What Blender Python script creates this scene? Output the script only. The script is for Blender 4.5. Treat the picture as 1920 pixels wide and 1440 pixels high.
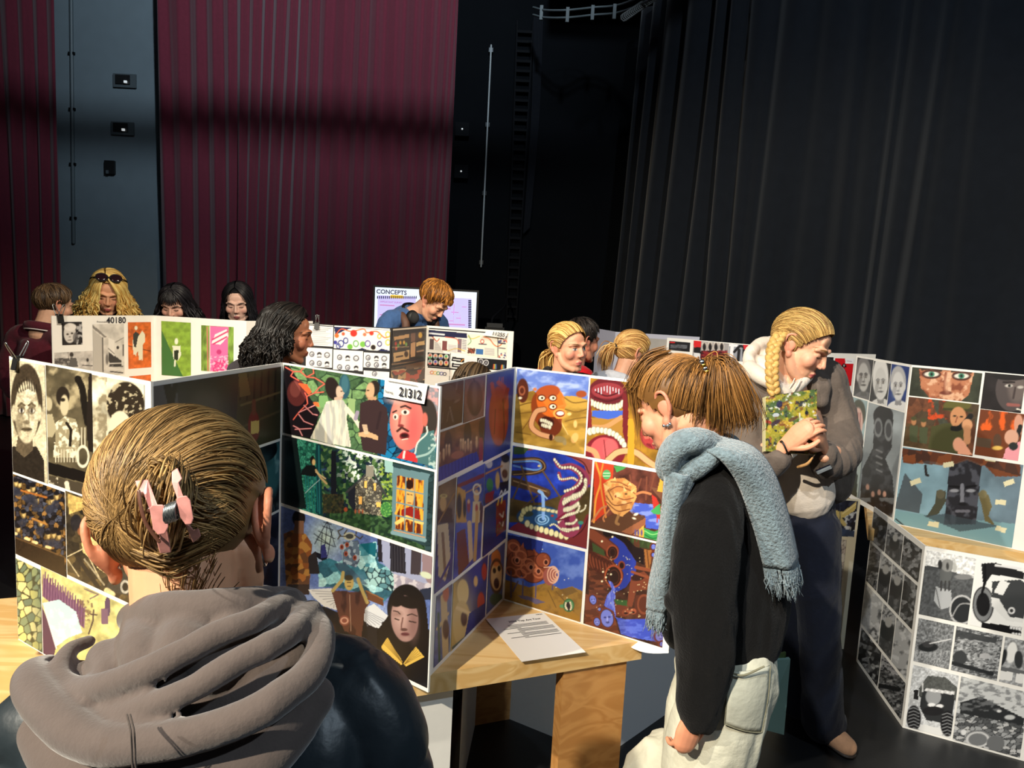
import bpy, bmesh, math, random
import numpy as np
from mathutils import Vector, Matrix

for _o in list(bpy.data.objects):
    bpy.data.objects.remove(_o, do_unlink=True)
SC = bpy.context.scene
COL = SC.collection
R = math.radians

F_PX, PITCH, ROLL, CAM_H = 1349.0, R(6.92), R(3.0), 1.8
_fw = np.array([0, math.cos(PITCH), -math.sin(PITCH)])
_rt = np.array([1.0, 0, 0])
_up = np.cross(_rt, _fw)
C_RT = _rt * math.cos(ROLL) + _up * math.sin(ROLL)
C_UP = -_rt * math.sin(ROLL) + _up * math.cos(ROLL)
C_O = np.array([0, 0, CAM_H])
cam_d = bpy.data.cameras.new('camera')
cam_d.sensor_width = 36.0
cam_d.lens = 36.0 * F_PX / 1920.0
cam_d.clip_start = 0.05
cam = bpy.data.objects.new('camera', cam_d)
COL.objects.link(cam)
cam.matrix_world = Matrix(((C_RT[0], C_UP[0], -_fw[0], 0), (C_RT[1], C_UP[1], -_fw[1], 0),
                           (C_RT[2], C_UP[2], -_fw[2], CAM_H), (0, 0, 0, 1)))
SC.camera = cam

SC.view_settings.view_transform = 'Standard'
SC.view_settings.look = 'None'
SC.view_settings.gamma = 1.0
SC.view_settings.exposure = 0.0
try:
    SC.view_settings.use_curve_mapping = False
except Exception:
    pass
wd = bpy.data.worlds.new('dark_hall_air')
wd.use_nodes = True
wd.node_tree.nodes['Background'].inputs[0].default_value = (0.55, 0.62, 0.75, 1)
wd.node_tree.nodes['Background'].inputs[1].default_value = 0.055
SC.world = wd

def spot(name, loc, aim, power, color, deg, blend=0.4, size=0.06):
    d = bpy.data.lights.new(name, 'SPOT')
    d.energy = power
    d.color = color
    d.spot_size = R(deg)
    d.spot_blend = blend
    d.shadow_soft_size = size
    o = bpy.data.objects.new(name, d)
    COL.objects.link(o)
    o.location = loc
    v = Vector(aim) - Vector(loc)
    o.rotation_euler = v.to_track_quat('-Z', 'Y').to_euler()
    return o

WARM = (1.0, 0.89, 0.71)
spot('stage_spot_key', (-2.5, -2.6, 5.0), (0.3, 2.6, 1.1), 1900, WARM, 62, 0.5, 0.05)
spot('stage_spot_side', (-4.4, -0.9, 4.4), (0.5, 2.5, 1.0), 1150, (1.0, 0.92, 0.78), 62, 0.5, 0.05)
spot('stage_spot_back', (2.4, 0.8, 5.3), (-1.7, 4.9, 1.6), 1350, (1.0, 0.84, 0.62), 37, 0.8, 0.06)
spot('stage_spot_right', (-1.4, -1.4, 5.2), (2.6, 3.6, 0.7), 800, (0.95, 0.96, 0.95), 40, 0.6, 0.06)
spot('stage_spot_cool', (3.4, -1.8, 5.6), (0.0, 1.6, 1.2), 420, (0.70, 0.86, 1.0), 60, 0.7, 0.08)
spot('wall_wash', (0.2, 2.0, 7.6), (-2.2, 8.8, 5.9), 2300, (0.72, 0.87, 1.0), 66, 1.0, 0.2)
spot('added_drape_fill', (2.0, 1.5, 7.2), (3.6, 6.2, 4.2), 700, (0.72, 0.86, 1.0), 80, 1.0, 0.12)  # added lamp with no seen source, brightens the black drape

def ray(px, py):
    return (_fw * F_PX + C_RT * (px - 960.0) - C_UP * (py - 720.0)) / F_PX

def W(px, py, Y):
    d = ray(px, py)
    return C_O + d * (Y / d[1])

def onz(px, py, z):
    d = ray(px, py)
    return C_O + d * ((z - CAM_H) / d[2])

def proj(P):
    v = np.asarray(P, float) - C_O
    z = v @ _fw
    return 960 + F_PX * (v @ C_RT) / z, 720 - F_PX * (v @ C_UP) / z

def mpx(Y):
    return Y / F_PX

def s2l(c):
    c = np.asarray(c, float) / 255.0
    return np.where(c <= 0.04045, c / 12.92, ((c + 0.055) / 1.055) ** 2.4)

MATS = {}

def mat(name, rgb, rough=0.6, metal=0.0, noise=0.0, nscale=20.0, bump=0.0, bscale=60.0, attr=False,
        emit=0.0, spec=0.5, stretch=(1, 1, 1), trans=0.0, sheen=0.0, alpha=1.0):
    if name in MATS:
        return MATS[name]
    m = bpy.data.materials.new(name)
    m.use_nodes = True
    nt = m.node_tree
    b = nt.nodes['Principled BSDF']
    L = nt.links.new
    col = tuple(s2l(rgb)) + (1,)
    b.inputs['Base Color'].default_value = col
    b.inputs['Roughness'].default_value = rough
    b.inputs['Metallic'].default_value = metal
    b.inputs['Specular IOR Level'].default_value = spec
    if trans:
        b.inputs['Transmission Weight'].default_value = trans
    if alpha < 1:
        b.inputs['Alpha'].default_value = alpha
    if sheen:
        b.inputs['Sheen Weight'].default_value = sheen
    tc = nt.nodes.new('ShaderNodeTexCoord')
    mp = nt.nodes.new('ShaderNodeMapping')
    mp.inputs['Scale'].default_value = stretch
    L(tc.outputs['Object'], mp.inputs['Vector'])
    src = None
    if attr:
        a = nt.nodes.new('ShaderNodeAttribute')
        a.attribute_name = 'Col'
        src = a.outputs['Color']
    if noise > 0:
        n = nt.nodes.new('ShaderNodeTexNoise')
        n.inputs['Scale'].default_value = nscale
        n.inputs['Detail'].default_value = 5
        L(mp.outputs[0], n.inputs['Vector'])
        r = nt.nodes.new('ShaderNodeMapRange')
        r.inputs['From Min'].default_value = 0.25
        r.inputs['From Max'].default_value = 0.75
        r.inputs['To Min'].default_value = 1 - noise
        r.inputs['To Max'].default_value = 1 + noise
        L(n.outputs['Fac'], r.inputs['Value'])
        mx = nt.nodes.new('ShaderNodeMix')
        mx.data_type = 'RGBA'
        mx.blend_type = 'MULTIPLY'
        mx.inputs['Factor'].default_value = 1.0
        if src is not None:
            L(src, mx.inputs['A'])
        else:
            mx.inputs['A'].default_value = col
        L(r.outputs[0], mx.inputs['B'])
        src = mx.outputs['Result']
    if src is not None:
        L(src, b.inputs['Base Color'])
    if bump > 0:
        n2 = nt.nodes.new('ShaderNodeTexNoise')
        n2.inputs['Scale'].default_value = bscale
        n2.inputs['Detail'].default_value = 4
        L(mp.outputs[0], n2.inputs['Vector'])
        bp = nt.nodes.new('ShaderNodeBump')
        bp.inputs['Strength'].default_value = bump
        bp.inputs['Distance'].default_value = 0.01
        L(n2.outputs['Fac'], bp.inputs['Height'])
        L(bp.outputs[0], b.inputs['Normal'])
    if emit > 0:
        if src is not None:
            L(src, b.inputs['Emission Color'])
        else:
            b.inputs['Emission Color'].default_value = col
        b.inputs['Emission Strength'].default_value = emit
    MATS[name] = m
    return m

def wood_mat(name, c1, c2, ang=0.0):
    m = bpy.data.materials.new(name)
    m.use_nodes = True
    nt = m.node_tree
    b = nt.nodes['Principled BSDF']
    L = nt.links.new
    b.inputs['Roughness'].default_value = 0.42
    tc = nt.nodes.new('ShaderNodeTexCoord')
    mp = nt.nodes.new('ShaderNodeMapping')
    mp.inputs['Rotation'].default_value = (0, 0, ang)
    mp.inputs['Scale'].default_value = (1.0, 7.0, 7.0)
    L(tc.outputs['Object'], mp.inputs['Vector'])
    n = nt.nodes.new('ShaderNodeTexNoise')
    n.inputs['Scale'].default_value = 1.7
    n.inputs['Detail'].default_value = 2
    n.inputs['Distortion'].default_value = 1.2
    L(mp.outputs[0], n.inputs['Vector'])
    w = nt.nodes.new('ShaderNodeMath')
    w.operation = 'MULTIPLY'
    w.inputs[1].default_value = 26.0
    L(n.outputs['Fac'], w.inputs[0])
    s = nt.nodes.new('ShaderNodeMath')
    s.operation = 'SINE'
    L(w.outputs[0], s.inputs[0])
    r = nt.nodes.new('ShaderNodeValToRGB')
    r.color_ramp.elements[0].position = 0.0
    r.color_ramp.elements[0].color = tuple(s2l(c1)) + (1,)
    r.color_ramp.elements[1].position = 1.0
    r.color_ramp.elements[1].color = tuple(s2l(c2)) + (1,)
    mr = nt.nodes.new('ShaderNodeMapRange')
    mr.inputs['From Min'].default_value = -1
    L(s.outputs[0], mr.inputs['Value'])
    L(mr.outputs[0], r.inputs['Fac'])
    v = nt.nodes.new('ShaderNodeTexVoronoi')
    v.inputs['Scale'].default_value = 4.3
    L(tc.outputs['Object'], v.inputs['Vector'])
    lt = nt.nodes.new('ShaderNodeMapRange')
    lt.inputs['From Min'].default_value = 0.04
    lt.inputs['From Max'].default_value = 0.09
    L(v.outputs['Distance'], lt.inputs['Value'])
    mx = nt.nodes.new('ShaderNodeMix')
    mx.data_type = 'RGBA'
    mx.inputs['A'].default_value = tuple(s2l((96, 52, 24))) + (1,)
    L(lt.outputs[0], mx.inputs['Factor'])
    L(r.outputs['Color'], mx.inputs['B'])
    L(mx.outputs['Result'], b.inputs['Base Color'])
    MATS[name] = m
    return m

def link(o, parent=None):
    COL.objects.link(o)
    if parent is not None:
        o.parent = parent
        loc = parent.location.copy()
        o.matrix_parent_inverse = Matrix.Translation(-loc)
    return o

def thing(name, label, cat, loc=(0, 0, 0), group=None):
    o = bpy.data.objects.new(name, None)
    COL.objects.link(o)
    o.empty_display_size = 0.1
    o.location = Vector([float(t) for t in loc])
    o['label'] = label
    o['category'] = cat
    if group:
        o['group'] = group
    return o

def tag(o, label, cat, group=None):
    o['label'] = label
    o['category'] = cat
    if group:
        o['group'] = group
    return o

def structure(o, label=None):
    o['kind'] = 'structure'
    if label:
        o['label'] = label
    return o

def mesh(name, V, Fs, material, parent=None, smooth=False, colors=None, recenter=False):
    V = np.asarray(V, float)
    off = np.zeros(3)
    if recenter:
        off = np.array([(V[:, 0].min() + V[:, 0].max()) / 2, (V[:, 1].min() + V[:, 1].max()) / 2, V[:, 2].min()])
        V = V - off
    me = bpy.data.meshes.new(name)
    if isinstance(Fs, np.ndarray):
        n, k = Fs.shape
        me.vertices.add(len(V))
        me.vertices.foreach_set('co', V.astype(np.float32).ravel())
        me.loops.add(n * k)
        me.loops.foreach_set('vertex_index', Fs.astype(np.int32).ravel())
        me.polygons.add(n)
        me.polygons.foreach_set('loop_start', np.arange(0, n * k, k, dtype=np.int32))
        me.polygons.foreach_set('loop_total', np.full(n, k, dtype=np.int32))
        me.update(calc_edges=True)
    else:
        me.from_pydata([tuple(v) for v in V], [], [tuple(f) for f in Fs])
    if colors is not None:
        setcol(me, colors)
    if smooth:
        me.polygons.foreach_set('use_smooth', np.ones(len(me.polygons), dtype=bool))
    if material is not None:
        me.materials.append(material)
    me.validate()
    o = bpy.data.objects.new(name, me)
    if recenter:
        o.location = Vector([float(t) for t in off])
        COL.objects.link(o)
    else:
        link(o, parent)
    return o

def setcol(me, rgb_lin):
    a = me.color_attributes.new('Col', 'FLOAT_COLOR', 'POINT')
    c = np.ones((len(me.vertices), 4), dtype=np.float32)
    c[:, :3] = rgb_lin
    a.data.foreach_set('color', c.ravel())

def box_vf(c, s, M=None):
    c = np.asarray(c, float)
    s = np.asarray(s, float) / 2
    V = np.array([[x, y, z] for z in (-1, 1) for y in (-1, 1) for x in (-1, 1)], float) * s
    if M is not None:
        V = V @ np.asarray(M).T
    V = V + c
    Fq = [(0, 2, 3, 1), (4, 5, 7, 6), (0, 1, 5, 4), (2, 6, 7, 3), (0, 4, 6, 2), (1, 3, 7, 5)]
    return V, Fq

def hexa(P):
    """box from 4 bottom + 4 top points"""
    return np.array(P, float), [(3, 2, 1, 0), (4, 5, 6, 7), (0, 1, 5, 4), (1, 2, 6, 5), (2, 3, 7, 6), (3, 0, 4, 7)]

def join(parts):
    Vs, Fs, n = [], [], 0
    for V, Fq in parts:
        Vs.append(np.asarray(V, float))
        for f in Fq:
            Fs.append(tuple(int(i) + n for i in f))
        n += len(V)
    return np.vstack(Vs), Fs

def prism(poly, z0, z1):
    n = len(poly)
    V = [(p[0], p[1], z0) for p in poly] + [(p[0], p[1], z1) for p in poly]
    Fq = [tuple(range(n))[::-1], tuple(range(n, 2 * n))] + [(i, (i + 1) % n, n + (i + 1) % n, n + i) for i in range(n)]
    return np.array(V, float), Fq

def nrm(v):
    v = np.asarray(v, float)
    return v / (np.linalg.norm(v) + 1e-12)

def catmull(P, sub):
    P = np.asarray(P, float)
    if len(P) < 3 or sub <= 1:
        if sub <= 1:
            return P
        t = np.linspace(0, 1, sub + 1)[:, None]
        return P[0] * (1 - t) + P[-1] * t
    Q = np.vstack([2 * P[0] - P[1], P, 2 * P[-1] - P[-2]])
    out = []
    for i in range(1, len(Q) - 2):
        p0, p1, p2, p3 = Q[i - 1], Q[i], Q[i + 1], Q[i + 2]
        for k in range(sub):
            t = k / sub
            out.append(0.5 * ((2 * p1) + (-p0 + p2) * t + (2 * p0 - 5 * p1 + 4 * p2 - p3) * t * t +
                              (-p0 + 3 * p1 - 3 * p2 + p3) * t ** 3))
    out.append(Q[-2])
    return np.array(out)

def tube(pts, rad, seg=12, sub=4, flat=None, round_caps=True):
    """closed lofted tube; flat=(direction, factor) squeezes every ring along a direction"""
    P = np.asarray(pts, float)
    r = np.full(len(P), rad, float) if np.isscalar(rad) else np.asarray(rad, float)
    D = catmull(np.column_stack([P, r]), sub)
    P, r = D[:, :3], np.maximum(D[:, 3], 1e-5)
    T = np.gradient(P, axis=0)
    T /= np.linalg.norm(T, axis=1)[:, None] + 1e-12
    if round_caps:
        a, b = P[0], P[-1]
        ps, rs = [], []
        for k in (0.95, 0.7, 0.35):
            ps.append(a - T[0] * r[0] * k)
            rs.append(r[0] * math.sqrt(1 - k * k))
        pe, re = [], []
        for k in (0.35, 0.7, 0.95):
            pe.append(b + T[-1] * r[-1] * k)
            re.append(r[-1] * math.sqrt(1 - k * k))
        P = np.vstack([ps, P, pe])
        r = np.concatenate([rs, r, re])
        T = np.vstack([[T[0]] * 3, T, [T[-1]] * 3])
    ref = np.array([0, 0, 1.0]) if abs(T[0][2]) < 0.9 else np.array([1.0, 0, 0])
    a = nrm(np.cross(T[0], ref))
    V = []
    ang = np.linspace(0, 2 * math.pi, seg, endpoint=False)
    for i in range(len(P)):
        a = nrm(a - T[i] * (a @ T[i]))
        b = np.cross(T[i], a)
        off = (np.cos(ang)[:, None] * a + np.sin(ang)[:, None] * b) * r[i]
        if flat is not None:
            d, k = nrm(flat[0]), flat[1]
            off = off + np.outer(off @ d, d) * (k - 1)
        V.append(P[i] + off)
    n = len(P)
    V = np.vstack(V + [P[:1], P[-1:]])
    Fq = []
    for i in range(n - 1):
        for j in range(seg):
            k = (j + 1) % seg
            Fq.append((i * seg + j, i * seg + k, (i + 1) * seg + k, (i + 1) * seg + j))
    for j in range(seg):
        k = (j + 1) % seg
        Fq.append((n * seg, k, j))
        Fq.append((n * seg + 1, (n - 1) * seg + j, (n - 1) * seg + k))
    return V, Fq

def ell(c, r, M=None, seg=18, rings=11):
    r = np.array([r] * 3, float) if np.isscalar(r) else np.asarray(r, float)
    V = [(0, 0, 1)]
    for i in range(1, rings):
        t = math.pi * i / rings
        for j in range(seg):
            p = 2 * math.pi * j / seg
            V.append((math.sin(t) * math.cos(p), math.sin(t) * math.sin(p), math.cos(t)))
    V.append((0, 0, -1))
    V = np.array(V) * r
    if M is not None:
        V = V @ np.asarray(M, float).T
    V = V + np.asarray(c, float)
    Fq = []
    for j in range(seg):
        k = (j + 1) % seg
        Fq.append((0, 1 + j, 1 + k))
        for i in range(rings - 2):
            Fq.append((1 + i * seg + j, 1 + (i + 1) * seg + j, 1 + (i + 1) * seg + k, 1 + i * seg + k))
        Fq.append((len(V) - 1, 1 + (rings - 2) * seg + k, 1 + (rings - 2) * seg + j))
    return V, Fq

def xf(vf, M):
    M = np.asarray(M, float)
    V, Fq = vf
    return V @ M[:3, :3].T + M[:3, 3], Fq

def remesh_arrays(parts, voxel, smooth):
    V, Fq = join(parts)
    me = bpy.data.meshes.new('tmp')
    me.from_pydata([tuple(v) for v in V], [], Fq)
    o = bpy.data.objects.new('tmp', me)
    COL.objects.link(o)
    m = o.modifiers.new('r', 'REMESH')
    m.mode = 'VOXEL'
    m.voxel_size = voxel
    if smooth:
        s = o.modifiers.new('s', 'SMOOTH')
        s.factor = 0.5
        s.iterations = smooth
    dg = bpy.context.evaluated_depsgraph_get()
    ev = o.evaluated_get(dg)
    m2 = ev.to_mesh()
    n = len(m2.vertices)
    co = np.empty(n * 3, dtype=np.float32)
    m2.vertices.foreach_get('co', co)
    Vn = co.reshape(-1, 3).astype(float)
    Fn = np.array([tuple(p.vertices) for p in m2.polygons if len(p.vertices) == 4], dtype=np.int32)
    ev.to_mesh_clear()
    bpy.data.objects.remove(o, do_unlink=True)
    bpy.data.meshes.remove(me)
    return Vn, Fn

def vnormals(V, Fn):
    a, b, c, d = (V[Fn[:, i]] for i in range(4))
    fn = np.cross(c - a, d - b)
    N = np.zeros_like(V)
    for i in range(4):
        np.add.at(N, Fn[:, i], fn)
    return N / (np.linalg.norm(N, axis=1)[:, None] + 1e-12)

def blob(name, parts, voxel, smooth, material, parent=None, colfn=None, dispfn=None):
    V, Fn = remesh_arrays(parts, voxel, smooth)
    if dispfn is not None:
        N = vnormals(V, Fn)
        V = V + N * dispfn(V)[:, None]
    cols = colfn(V) if colfn is not None else None
    return mesh(name, V, Fn, material, parent, smooth=True, colors=cols)

def _hash(ix, iy, seed):
    n = (ix.astype(np.int64) * 374761393 + iy.astype(np.int64) * 668265263 + seed * 1442695041) & 0xFFFFFFFF
    n = ((n ^ (n >> 13)) * 1274126177) & 0xFFFFFFFF
    n = n ^ (n >> 16)
    return (n & 0xFFFFFF) / float(0xFFFFFF)

def vnoise(x, y, seed=0):
    ix, iy = np.floor(x), np.floor(y)
    fx, fy = x - ix, y - iy
    fx = fx * fx * (3 - 2 * fx)
    fy = fy * fy * (3 - 2 * fy)
    ix = ix.astype(np.int64)
    iy = iy.astype(np.int64)
    a, b = _hash(ix, iy, seed), _hash(ix + 1, iy, seed)
    c, d = _hash(ix, iy + 1, seed), _hash(ix + 1, iy + 1, seed)
    return (a * (1 - fx) + b * fx) * (1 - fy) + (c * (1 - fx) + d * fx) * fy

def fbm(x, y, seed=0, oct=4):
    s, a, t = 0, 0.5, 0
    for k in range(oct):
        s = s + a * vnoise(x * 2 ** k, y * 2 ** k, seed + k * 17)
        t += a
        a *= 0.5
    return s / t

def text_mesh(parent, s, size, O, xd, yd, material, name='lettering', align='LEFT', bold=0.0, shear=0.0):
    cu = bpy.data.curves.new(name, 'FONT')
    cu.body = s
    cu.size = size
    cu.align_x = align
    cu.offset = bold
    cu.shear = shear
    cu.resolution_u = 3
    o = bpy.data.objects.new(name, cu)
    COL.objects.link(o)
    me = bpy.data.meshes.new_from_object(o.evaluated_get(bpy.context.evaluated_depsgraph_get()))
    bpy.data.objects.remove(o, do_unlink=True)
    bpy.data.curves.remove(cu)
    xd, yd = nrm(xd), nrm(yd)
    n = np.cross(xd, yd)
    M = Matrix(((xd[0], yd[0], n[0], O[0]), (xd[1], yd[1], n[1], O[1]), (xd[2], yd[2], n[2], O[2]), (0, 0, 0, 1)))
    me.transform(M)
    me.materials.clear()
    me.materials.append(material)
    me.name = name
    o = bpy.data.objects.new(name, me)
    return link(o, parent)
M_floor = mat('black_stage_floor', (26, 27, 29), rough=0.42, noise=0.25, nscale=5, bump=0.05, bscale=120)
M_wall = mat('black_wall_paint', (9, 11, 14), rough=0.85, noise=0.12, nscale=3, spec=0.05)
M_greywall = mat('blue_grey_wall_paint', (104, 116, 122), rough=0.8, noise=0.05, nscale=6)
M_red = mat('maroon_velvet', (102, 37, 51), rough=0.9, sheen=0.25, noise=0.08, nscale=30, spec=0.15)
M_blackdrape = mat('black_serge', (23, 26, 31), rough=0.95, sheen=0.15, noise=0.1, nscale=10, spec=0.1)
M_ceil = mat('dark_brown_ceiling', (60, 50, 42), rough=0.9, noise=0.2, nscale=2)
M_metal_dark = mat('dark_steel', (40, 42, 44), rough=0.4, metal=0.8)
M_metal_lt = mat('pale_steel', (150, 156, 158), rough=0.35, metal=0.9)
M_black = mat('matt_black_plastic', (14, 14, 15), rough=0.5)
M_white = mat('white_card', (238, 236, 230), rough=0.55, noise=0.015, nscale=40)
M_whiteplastic = mat('white_plastic', (235, 235, 235), rough=0.4)
M_ink = mat('black_ink', (26, 24, 38), rough=0.6)

V, Fq = box_vf((0, 4, -0.06), (16, 14, 0.12))
structure(mesh('floor', V, Fq, M_floor, recenter=False), 'black stage floor with a dull sheen')
V, Fq = box_vf((0, 9.3, 3.5), (16, 0.2, 7.2))
structure(mesh('wall_back', V, Fq, M_wall), 'dark wall behind the curtains')
V, Fq = box_vf((7.6, 4, 3.5), (0.2, 14, 7.2))
structure(mesh('wall_right', V, Fq, M_wall))
V, Fq = box_vf((-7.6, 4, 3.5), (0.2, 14, 7.2))
structure(mesh('wall_left', V, Fq, M_wall))
gx0, gx1 = W(95, 300, 9.05)[0], W(310, 300, 9.05)[0]
V, Fq = box_vf(((gx0 + gx1) / 2, 9.12, 3.5), (gx1 - gx0 + 1.0, 0.16, 7.2))
structure(mesh('trim_1', V, Fq, M_greywall), 'blue grey wall section between the maroon curtains')

def curtain(name, label, path, ztop, lam, amp, material, seed, nz=26, spread=0.0, sharp=1.0, zbot=0.02):
    """pleated drape along a plan path; pleats deepen and wander with height"""
    P = catmull(np.asarray(path, float), 24)
    d = np.concatenate([[0], np.cumsum(np.linalg.norm(np.diff(P, axis=0), axis=1))])
    n = int(d[-1] / lam * 14)
    s = np.linspace(0, d[-1], n)
    X = np.interp(s, d, P[:, 0])
    Y = np.interp(s, d, P[:, 1])
    tx, ty = np.gradient(X), np.gradient(Y)
    l = np.hypot(tx, ty)
    nx, ny = ty / l, -tx / l
    V = []
    for k in range(nz):
        t = k / (nz - 1)
        z = zbot + (ztop - zbot) * t
        wob = (fbm(s * 1.3, np.full_like(s, t * 0.5 + seed), seed, 2) - 0.5) * lam * 2.0
        ph = 2 * np.pi * (s + wob) / lam + 2.2 * np.sin(s * 2.1 + seed)
        w = np.sin(ph) + 0.22 * np.sin(2.0 * ph + seed) + 0.3 * np.sin(0.41 * ph)
        w = np.sign(w) * np.abs(w) ** sharp
        A = amp * (0.62 + 0.55 * vnoise(s * 2.0, np.full_like(s, t * 2.0), seed + 5)) * (1.15 - 0.35 * t)
        sp = 1 + spread * (1 - t)
        xx = X[0] + (X - X[0]) if spread == 0 else X[-1] + (X - X[-1]) * sp
        V.append(np.column_stack([xx + nx * w * A, Y + ny * w * A, np.full_like(s, z)]))
    V = np.vstack(V)
    idx = np.arange(nz * n).reshape(nz, n)
    Fq = np.stack([idx[:-1, :-1], idx[:-1, 1:], idx[1:, 1:], idx[1:, :-1]], -1).reshape(-1, 4)
    o = mesh(name, V, Fq, material, smooth=True, recenter=True)
    sol = o.modifiers.new('thickness', 'SOLIDIFY')
    sol.thickness = 0.006
    return tag(o, label, 'curtain')

xr0, xr1 = W(297, 560, 8.75)[0], W(836, 560, 8.75)[0]
curtain('stage_curtain', 'wide maroon pleated velvet curtain behind the screen', [(xr0, 8.8), ((xr0 + xr1) / 2, 8.72), (xr1, 8.75)],
        6.6, 0.17, 0.045, M_red, 3)
curtain('stage_curtain', 'narrow maroon curtain at the far left edge beside the grey wall', [(-7.2, 8.8), (-6.4, 8.72), (W(108, 400, 8.75)[0], 8.8)],
        6.6, 0.19, 0.045, M_red, 9)
curtain('black_drape', 'tall black pleated drape curving round the right side',
        [(1.28, 8.75), (1.5, 7.7), (2.1, 6.9), (3.2, 6.3), (4.8, 5.6), (6.9, 5.0)], 5.1, 0.34, 0.075, M_blackdrape, 21, spread=0.03)

yw = 9.03
a, b = W(133, -40, yw), W(138, 455, yw)
cond = thing('conduit_pipe', 'thin vertical conduit pipe on the grey wall', 'pipe', (b[0], yw, b[2]))
V, Fq = tube([a, b], 0.022, seg=10, sub=2)
mesh('pipe', V, Fq, mat('conduit_grey', (78, 88, 92), rough=0.5), cond, smooth=True)
for zz in np.linspace(b[2] + 0.3, a[2] - 0.2, 5):
    t = (zz - b[2]) / (a[2] - b[2])
    c = b + (a - b) * t
    V, Fq = box_vf(c + np.array([0, 0.01, 0]), (0.075, 0.05, 0.03))
    mesh('bracket', V, Fq, M_metal_dark, cond)
M_box = mat('grey_socket_plate', (70, 78, 82), rough=0.6)
for (x0, y0, x1, y1, lab) in [(218, 142, 245, 158, 'upper of two wall sockets with a white light on the grey wall'),
                              (214, 232, 241, 247, 'lower of two wall sockets with a white light on the grey wall')]:
    p, q = W(x0, y1, yw), W(x1, y0, yw)
    c = (p + q) / 2
    t = thing('wall_socket', lab, 'socket', (c[0], yw, p[2]), group='sockets on the grey wall')
    V, Fq = box_vf(c, (q[0] - p[0], 0.05, q[2] - p[2]))
    mesh('back_box', V, Fq, M_black, t)
    V, Fq = box_vf(c + np.array([0.02, -0.005, -0.01]), (q[0] - p[0] + 0.10, 0.02, q[2] - p[2] + 0.05))
    mesh('plate', V, Fq, M_box, t)
    V, Fq = box_vf(c + np.array([0.045, -0.04, -0.03]), (0.032, 0.02, 0.026))
    mesh('indicator_light', V, Fq, mat('white_indicator', (230, 235, 235), emit=0.5), t)
p, q = W(198, 326, yw), W(216, 302, yw)
V, Fq = box_vf((p + q) / 2, (q[0] - p[0], 0.06, q[2] - p[2]))
t = thing('switch_box', 'small black box mounted on the grey wall below the sockets', 'box', ((p + q)[0] / 2, yw, p[2]))
mesh('case', V, Fq, M_black, t)
V, Fq = box_vf((p + q) / 2 + np.array([-0.02, -0.035, -0.06]), (0.03, 0.012, 0.04))
mesh('button', V, Fq, M_box, t)

yb = 9.15
a, b = W(921, 85, yb), W(902, 500, yb)
t = thing('wall_pole', 'slim pale metal pole standing against the black wall', 'pole', (b[0], yb, b[2]))
V, Fq = tube([a, b], 0.011, seg=8, sub=2)
mesh('rod', V, Fq, mat('dull_steel', (150, 154, 154), rough=0.6, metal=0.2), t, smooth=True)
for k in (0.02, 0.35, 0.66, 0.98):
    V, Fq = box_vf(a + (b - a) * k + np.array([0, 0.02, 0]), (0.05, 0.05, 0.05))
    mesh('clamp', V, Fq, M_metal_dark, t)
lad = thing('cable_ladder', 'black cable ladder with loose cables running up the black wall', 'ladder', (W(955, 600, yb)[0], yb, 1.2))
M_lad = mat('black_cable_tray', (12, 13, 16), rough=0.8, spec=0.1)
for (tx, bx) in ((970, 950), (1000, 968)):
    V, Fq = tube([W(tx, 40, yb), W(bx, 600, yb)], 0.014, seg=6, sub=2)
    mesh('rail', V, Fq, M_lad, lad, smooth=True)
rung0 = None
for i in range(30):
    y = 60 + i * 18.4
    k = (y - 40) / 560.0
    pA, pB = W(970 - 20 * k, y, yb), W(1000 - 32 * k, y, yb)
    V, Fq = box_vf((pA + pB) / 2, (np.linalg.norm(pB - pA), 0.03, 0.03))
    mesh('rung', V, Fq, M_lad, lad)
for i in range(6):
    V, Fq = tube([W(1002 + i * 3, 30, yb - 0.03), W(998 + i * 2.6, 200, yb - 0.04), W(990 + i * 2.2, 330, yb - 0.03), W(982 + i * 2, 437 - i * 2, yb - 0.03)],
                 0.011, seg=6, sub=5)
    mesh('cable', V, Fq, mat('black_cable', (18, 20, 25), rough=0.8, spec=0.1), lad, smooth=True)
for (x, y, lab) in [(867, 243, 'upper small black box with a white dot on the black wall'), (865, 322, 'lower small black box with a white dot on the black wall')]:
    c = W(x, y, yb)
    t = thing('wall_box', lab, 'box', (c[0], yb, c[2]), group='boxes on the black wall')
    V, Fq = box_vf(c, (0.17, 0.06, 0.16))
    mesh('case', V, Fq, mat('black_box_case', (12, 13, 16), rough=0.8, spec=0.1), t)
    V, Fq = ell(c + np.array([0, -0.035, 0.0]), 0.011, seg=8, rings=6)
    mesh('indicator_light', V, Fq, mat('white_indicator', (230, 235, 235), emit=0.5), t)

t = thing('curtain_rail', 'curved double metal rail with hanging brackets under the ceiling', 'rail', tuple(W(1065, 40, 8.2)))
for dy in (0, 14):
    P = [W(x, y + dy, Y) for x, y, Y in [(1000, 14, 8.6), (1022, 19, 8.3), (1064, 19, 8.1), (1112, 14, 8.2), (1165, 8, 8.0), (1240, -24, 7.2)]]
    V, Fq = tube(P, 0.012, seg=8, sub=6)
    mesh('rail', V, Fq, mat('dim_rail', (84, 92, 94), rough=.6), t, smooth=True)
for (x, y, Y) in [(1015, 24, 8.35), (1064, 28, 8.08), (1111, 24, 8.18), (1152, 22, 8.05)]:
    V, Fq = box_vf(W(x, y, Y), (0.035, 0.03, 0.15))
    mesh('bracket', V, Fq, mat('dim_rail', (84, 92, 94), rough=.6), t)
V, Fq = box_vf((2.2, 9.0, 5.62), (4.0, 3.0, 0.08))
structure(mesh('ceiling', V, Fq, M_ceil), 'brown strip of ceiling above the curved rail')
pts = []
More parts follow.
